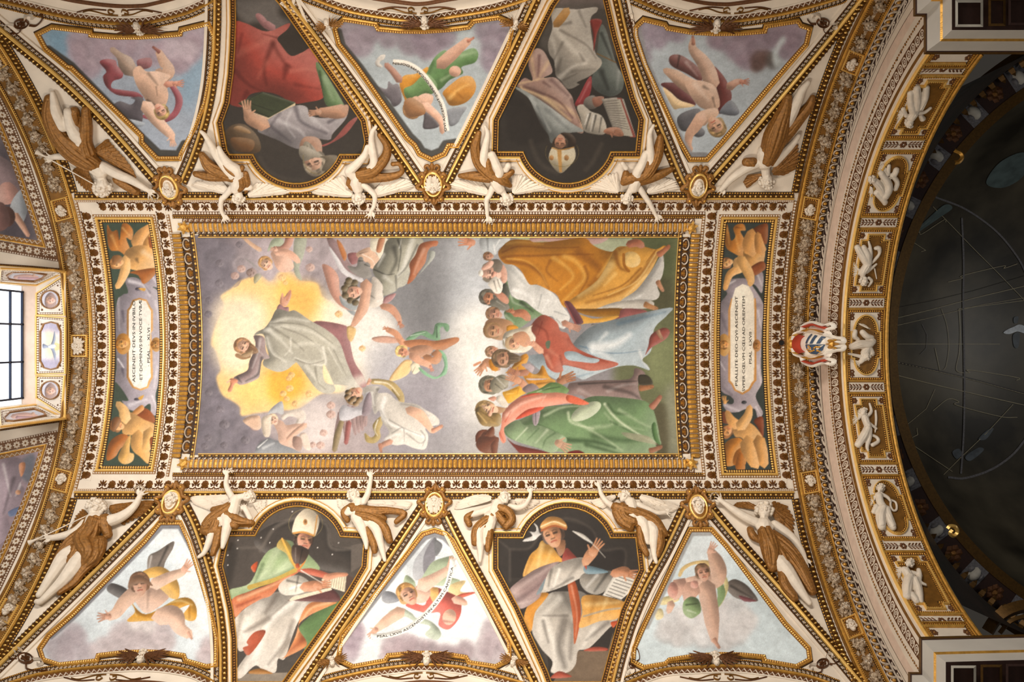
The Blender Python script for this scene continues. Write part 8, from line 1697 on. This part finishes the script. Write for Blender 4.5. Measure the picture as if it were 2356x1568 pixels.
reveal_box(SIDE_B, '6,948 84,938 126,960 8,975', [(10, 962), (22, 950), (78, 942), (100, 950), (104, 956), (70, 964), (30, 969), (14, 968)], 'figure')
for L_, lab in (('151,624 75,617 0,612 -60,608', 'upper'), ('-60,994 0,985 75,974 151,963', 'lower')):
    moulding([('bar', -2, 2.5, dict(m='bright', h=3)), ('beads', 2.5, 6, dict(p=4, m='gilt'))], dens(L_, 6), label='gilt fillet along the %s edge of the window reveal' % lab)
moulding([('bar', -3, 3, dict(m='bright', h=4))], dens([(151, 965), (151, 622)], 8), label='bright gilt edge of the window reveal beside the garlands')
# ---------------- the crossing: pendentives, drum ring and dome ----------------
ZR, XC, RD = 19.0, 16.66, 8.2; YC = .06
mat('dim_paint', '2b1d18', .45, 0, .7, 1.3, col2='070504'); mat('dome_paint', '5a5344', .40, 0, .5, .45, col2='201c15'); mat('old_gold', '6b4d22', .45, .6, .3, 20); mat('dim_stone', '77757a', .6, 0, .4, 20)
dome = bpy.data.objects.new('ceiling_dome', None); COL.objects.link(dome); dome.location = (XC, YC, ZR); tag(dome, 'dark painted dome on a gilt ring beyond the crossing arch', kind='structure'); dr = Vector((XC, YC, ZR))
ph = np.linspace(PI-1.25, PI+1.25, 61); th = np.linspace(1.05, -1.05, 61)
top_ = np.stack([XC+RD*np.cos(ph), YC-RD*np.sin(ph)*-1.0, np.full(61, ZR)], 1); bot = np.stack([np.full(61, XE+.03), YA+RS*np.sin(th), Z0+RS*np.cos(th)], 1)
if abs(top_[0,1]-bot[0,1]) > abs(top_[-1,1]-bot[0,1]): bot = bot[::-1]
V = []; nq = 9
for k in range(nq):
    t = k/(nq-1); V.append(bot*(1-t)+top_*t+np.array([0, 0, 1])*(.9*math.sin(PI*t))[..., None] if False else bot*(1-t)+top_*t)
V = np.concatenate(V)-np.array(dr); Fs = [(j*61+i, j*61+i+1, (j+1)*61+i+1, (j+1)*61+i) for j in range(nq-1) for i in range(60)]
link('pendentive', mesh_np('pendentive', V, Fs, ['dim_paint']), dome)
def ringbox(r0, z0, r1, z1, m, name, n=72):
    a = np.linspace(PI-1.35, PI+1.35, n+1); b = MB(); V = np.concatenate([np.stack([r*np.cos(a), r*np.sin(a), np.full(n+1, z)], 1) for r, z in ((r0, z0), (r1, z0), (r1, z1))])
    b.add(V, [(i, i+1, n+2+i, n+1+i) for i in range(n)]+[(n+1+i, n+2+i, 2*n+3+i, 2*n+2+i) for i in range(n)], m); return link(name, b.mesh(name), dome)
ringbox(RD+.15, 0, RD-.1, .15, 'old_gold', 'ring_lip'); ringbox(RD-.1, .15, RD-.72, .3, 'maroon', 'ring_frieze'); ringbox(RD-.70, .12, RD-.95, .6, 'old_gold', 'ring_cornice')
for i in range(64):     # leaf teeth under the ring
    a = PI-1.2+2.4*i/63; r = RD-.18; c, s = math.cos(a), math.sin(a)
    b = None
    if 'tooth' not in PIECE: q = MB(); q.leaf(0, -.5, 0, .5, .8, .5, 'old_gold'); q.dome(0, .3, .25, .25, .5, 'old_gold', 6, 1); PIECE['tooth'] = q.mesh('piece_tooth')
    M = Matrix(((-s, c, 0, r*c), (c, s, 0, r*s), (0, 0, -1, -.01), (0, 0, 0, 1)))
    link('leaf_tooth', PIECE['tooth'], dome, M @ Matrix.Diagonal((.2, .34, .2, 1)))
for i in range(27):     # heads and rosettes alternate round the drum frieze
    a = PI-1.17+2.34*i/26; r = RD-.41; c, s = math.cos(a), math.sin(a)
    M = Matrix(((-s, -c, 0, r*c), (c, -s, 0, r*s), (0, 0, -1, .14), (0, 0, 0, 1)))
    if i % 2 == 0:
        if 'mask' not in PIECE:
            q = MB(); q.add([(-.5, -.5, 0), (.5, -.5, 0), (.5, .5, 0), (-.5, .5, 0)], [(0, 1, 2, 3)], 'dim_stone'); q.dome(0, .02, .26, .34, .3, 'grey_stone', 10, 3); q.dome(0, -.02, .05, .1, .38, 'grey_stone', 6, 1)
            for z_ in (-1, 1): q.dome(z_*.3, .1, .12, .2, .2, 'dim_stone', 6, 2); q.leaf(z_*.1, -.34, z_*.4, -.46, .12, .2, 'dim_stone')
            PIECE['mask'] = q.mesh('piece_mask', True)
        link('mask', PIECE['mask'], dome, M @ Matrix.Diagonal((.5, .58, .5, 1)))
    else: link('rosette', piece('knob'), dome, M @ Matrix.Diagonal((.5, .5, .2, 1)))
# the shell of the dome
ZD = ZR+.6; RA, RB = RD-.92, 7.6
na, nb = 144, 44; aa = np.linspace(0, 2*PI, na+1)[:-1]; V = [];
for j in range(nb+1):
    f = PI/2*j/nb*.9995; V.append(np.stack([RA*math.cos(f)*np.cos(aa), RA*math.cos(f)*np.sin(aa), np.full(na, .6+RB*math.sin(f))], 1))
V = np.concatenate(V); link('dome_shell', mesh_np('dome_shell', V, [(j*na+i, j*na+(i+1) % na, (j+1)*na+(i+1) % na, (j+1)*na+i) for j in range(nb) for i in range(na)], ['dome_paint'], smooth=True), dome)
def domesurf(dx, dy):
    d = np.stack([dx, dy, np.ones_like(dx)], 1); c = np.array([XC, YC, ZD]); s = np.array([1/RA, 1/RA, 1/RB]); D = d*s; C = c*s
    a = (D*D).sum(1); b = -2*(D*C).sum(1); q = (C*C).sum()-1; t = (-b+np.sqrt(np.maximum(b*b-4*a*q, 0)))/(2*a); P = d*t[:,None]; N = (c-P)*s*s; return P, N/np.linalg.norm(N, axis=1)[:,None]
OVR[0] = domesurf
mat('pale_line', 'b3a98c', .5, .0); 
def dline(L_, w, m, name='painted_line', h=3, closed=False):
    b = MB(); P = dens(spl(L_) if len(pts(L_)) > 4 else L_, 8, closed); sweep(b, P, [(-w*.42, 2.6), (w*.42, 2.6)], m, closed); me = b.mesh(name); me.transform(Matrix.Translation(-dr)); return link(name, me, dome)
for L_, w, m in (('2042,791 2300,791', 1.2, 'pale_line'), ('2045,829 2150,851 2250,875 2370,908', 4, 'dim_paint'), ('2046,829 2150,853 2250,877 2370,910', 1.4, 'pale_line'), ('2050,860 2150,885 2250,908 2370,935', 1.8, 'pale_line'), ('2046,735 2140,712 2240,685 2370,654', 1.6, 'pale_line'), ('2046,710 2140,692 2240,668 2370,630', 1.2, 'dim_paint'), ('2046,752 2140,730 2250,702 2370,682', 1.2, 'pale_line'),
                 ('2212,500 2216,600 2215,700 2217,800 2218,900 2216,1000 2210,1090', 5, 'dim_stone'), ('2145,474 2190,520 2240,572 2300,632 2356,690', 1.5, 'pale_line'), ('2330,930 2270,995 2210,1052 2170,1092', 1.6, 'pale_line'), ('2150,452 2220,480 2290,530 2340,590 2365,640', 5, 'dim_stone'), ('2366,1000 2330,1045 2280,1080 2220,1100 2180,1098', 6, 'dim_stone'),
                 ('2092,551 2113,533 2120,537 2170,505 2175,510', 1.5, 'pale_line'), ('2092,551 2128,575 2118,578', 1.5, 'pale_line'), ('2180,648 2214,639 2214,633 2306,611 2310,616 2340,606', 1.5, 'pale_line'), ('2205,710 2208,760 2206,810 2200,852 2230,857 2230,851 2338,868 2338,875', 1.5, 'pale_line'), ('2205,710 2360,690', 1.4, 'pale_line'),
                 ('2145,945 2180,918 2205,924 2200,932 2300,958 2340,960', 1.6, 'pale_line'), ('2086,1012 2110,1000 2108,985', 1.5, 'pale_line'), ('2086,1012 2108,1030 2190,1085', 1.5, 'pale_line'), ('2075,985 2100,965 2130,940 2150,895', 1.2, 'pale_line'), ('2165,710 2178,750 2182,800 2176,840 2170,850', 1.2, 'pale_line'), ('2120,745 2132,770 2130,800 2116,815', 1.2, 'dim_stone'), ('2150,800 2162,856', 1.5, 'pale_line'), ('2068,965 2062,978', 1.5, 'pale_line')): dline(L_, w, m)
def blot(x, y, pts_, m, name):
    b = MB(); P = dens(spl(pts_, True), 6, True); c = P.mean(0); W_ = at(np.vstack([[c], P]), 2.5*U)-np.array(dr); n = len(P); b.add(W_, [(0, 1+i, 1+(i+1) % n) for i in range(n)], m); link(name, b.mesh(name), dome)
mat('glint_blue', 'dfe8f4', .4, 0, .3, 8); mat('grey_blue', '59626c', .5, 0, .4, 4); mat('teal_grey', '5d6f70', .5, 0, .4, 3)
for P_, m in (([(2308, 765), (2318, 757), (2330, 752), (2345, 746), (2358, 752), (2358, 766), (2340, 762), (2322, 768)], 'glint_blue'), ([(2332, 730), (2342, 728), (2340, 742), (2332, 742)], 'grey_blue'), ([(2330, 770), (2345, 766), (2342, 798), (2332, 796)], 'grey_blue'), ([(2190, 1040), (2205, 1032), (2212, 1045), (2200, 1056)], 'grey_blue'), ([(2220, 1050), (2250, 1030), (2262, 1036), (2232, 1060)], 'grey_blue'), ([(2250, 1010), (2270, 990), (2285, 986), (2268, 1010)], 'grey_blue'), ([(2095, 540), (2130, 505), (2172, 470), (2190, 478), (2160, 500), (2110, 534)], 'teal_grey'), ([(2268, 420), (2300, 372), (2356, 350), (2356, 400), (2310, 430)], 'teal_grey')): blot(0, 0, P_, m, 'painted_figure')  # painted dome figures; the pale blue patch is a bright highlight put in as colour
OVR[0] = None
# gilt rims in the shadows of the pendentives
def rawridge(L_, z, w, m, name):
    P = np.array([raw(x, y, z) for x, y in spl(L_)]); d = np.gradient(P, axis=0); d /= np.linalg.norm(d, axis=1)[:,None]; q = np.stack([-d[:,1], d[:,0], 0*d[:,0]], 1)*w/2; n = len(P)
    V = np.concatenate([P-q, P+np.array([0, 0, -w*.5]), P+q])-np.array(dr); link(name, mesh_np(name, V, [(i, i+1, n+i+1, n+i) for i in range(n-1)]+[(n+i, n+i+1, 2*n+i+1, 2*n+i) for i in range(n-1)], [m]), dome)
rawridge([(2195, 345), (2210, 352), (2214, 362), (2206, 372), (2196, 374)], 17.2, .09, 'gold', 'gilt_volute'); rawridge([(2180, 1216), (2186, 1210), (2198, 1212), (2203, 1224), (2194, 1232), (2186, 1226), (2191, 1219)], 17.2, .09, 'bright', 'gilt_volute')
rawridge([(2272, 1452), (2290, 1425), (2316, 1406), (2345, 1396), (2375, 1392)], 16.2, .28, 'old_gold', 'medallion_rim'); rawridge([(2300, 1456), (2318, 1434), (2340, 1422), (2375, 1414)], 16.1, .1, 'old_gold', 'medallion_rim')
spot = bpy.data.lights.new('dome_glow_fill', 'SPOT'); spot.energy = 160; spot.color = (1, .82, .55); spot.spot_size = 1.1; spot.spot_blend = 1.0; spot.shadow_soft_size = .15; so = bpy.data.objects.new('dome_glow_fill', spot); COL.objects.link(so); so.location = (9.9, 1.2, 19.7); so.rotation_euler = (Vector((10.3, 1.5, 22.5))-Vector((9.9, 1.2, 19.7))).to_track_quat('-Z', 'Y').to_euler()  # added spot hidden behind the arch, makes the warm glow on the dome
# ---------------- cornices of the crossing piers (right corners) ----------------
mat('cornice_white', 'b9b6b0', .5, 0, .08, 3, .05, 30)
def cornice(name, label, levels, coffers, zc):
    """levels: list of (polyline px, z, material of the run to the next level)"""
    base = Vector(raw(*levels[0][0][0], levels[0][1])); e = empty(name, base, label, 'cornice'); bb = np.array(base)
    for k in range(len(levels)-1):
        P0, z0_, m = levels[k]; P1, z1_, _ = levels[k+1]
        a = [raw(x, y, z0_) for x, y in P0]; c = [raw(x, y, z1_) for x, y in P1]; n = len(a); b = MB()
        b.add([p-bb for p in a+c], [(i, i+1, n+i+1, n+i) for i in range(n-1)], m); link(['lip', 'moulding', 'fillet', 'moulding', 'fillet', 'soffit'][min(k, 5)], b.mesh('run'), e)
    # vertical back of the lip so that the block has a body
    P0, z0_, _ = levels[0]; a = [raw(x, y, z0_) for x, y in P0]; b = MB(); n = len(a); b.add([p-bb for p in a]+[p*1.06-bb for p in a], [(i, i+1, n+i+1, n+i) for i in range(n-1)], 'maroon'); link('crown', b.mesh('crown'), e)
    for (x0, y0, x1, y1, ms, kind) in coffers:
        b = MB(); w = .045
        o = [raw(x, y, zc-.02)-bb for x, y in ((x0, y0), (x1, y0), (x1, y1), (x0, y1))]; s = 6
        i_ = [raw(x, y, zc-.03)-bb for x, y in ((x0+s, y0+s), (x1-s, y0+s), (x1-s, y1-s), (x0+s, y1-s))]; u = [raw(x, y, zc+.25)-bb for x, y in ((x0+s, y0+s), (x1-s, y0+s), (x1-s, y1-s), (x0+s, y1-s))]
        b.add(o+i_, [(k, (k+1) % 4, 4+(k+1) % 4, 4+k) for k in range(4)], ms); b.add(i_+u, [(k, (k+1) % 4, 4+(k+1) % 4, 4+k) for k in range(4)], 'maroon'); b.add(u, [(0, 1, 2, 3)], 'maroon'); link('coffer', b.mesh('coffer'), e)
        c = raw((x0+x1)/2, (y0+y1)/2, zc+.2)-bb; k_ = (x1-x0)/1800*zc*.55
        link('rosette', piece('gilt_knob' if False else 'knob'), e, Matrix(((1, 0, 0, c[0]), (0, -1, 0, c[1]), (0, 0, -1, c[2]), (0, 0, 0, 1))) @ Matrix.Diagonal((k_, k_, .2, 1)))
E1 = lambda a: [(a[0], -150)]+a[1:-1]+[(2600, a[-1])] if False else a
up = lambda x, xs, y0, y1: [(x, -160), (x, y0), (xs, y0), (xs, y1), (2620, y1)]
z = 9.9
cornice('pier_cornice', 'stepped white and gilt cornice of the crossing pier, upper right corner', [
    (up(2101, 2125, 38, 125), z, 'old_gold'), (up(2106, 2130, 34, 120), z-.05, 'maroon'), (up(2110, 2133, 31, 117), z-.08, 'cornice_white'), (up(2142, 2163, 3, 95), z-.45, 'gold'), (up(2147, 2169, -2, 89), z-.47, 'cornice_white'), (up(2170, 2190, -24, 69), z-.7, 'maroon'), (up(2400, 2410, -150, -130), z-.72, 'maroon')],
    [(2198, 0, 2262, 62, 'grey_stone', 0), (2274, -4, 2314, 60, 'old_gold', 0), (2320, -4, 2372, 58, 'maroon', 0)], z-.72)
dn = lambda x, xs, y0, y1, t=0: [(x, 1740), (x, y0), (xs, y0), (xs, y1), (2620, y1-12)]
cornice('pier_cornice', 'stepped white and gilt cornice of the crossing pier, lower right corner', [
    (dn(2089, 2114, 1545, 1464), z, 'old_gold'), (dn(2094, 2119, 1549, 1469), z-.05, 'maroon'), (dn(2098, 2122, 1552, 1472), z-.08, 'cornice_white'), (dn(2124, 2148, 1578, 1499), z-.45, 'gold'), (dn(2130, 2154, 1584, 1505), z-.47, 'cornice_white'), (dn(2152, 2176, 1606, 1522), z-.7, 'maroon'), (dn(2400, 2410, 1760, 1740), z-.72, 'maroon')],
    [(2188, 1530, 2246, 1590, 'grey_stone', 0), (2256, 1528, 2306, 1590, 'old_gold', 0), (2314, 1526, 2370, 1590, 'maroon', 0)], z-.72)
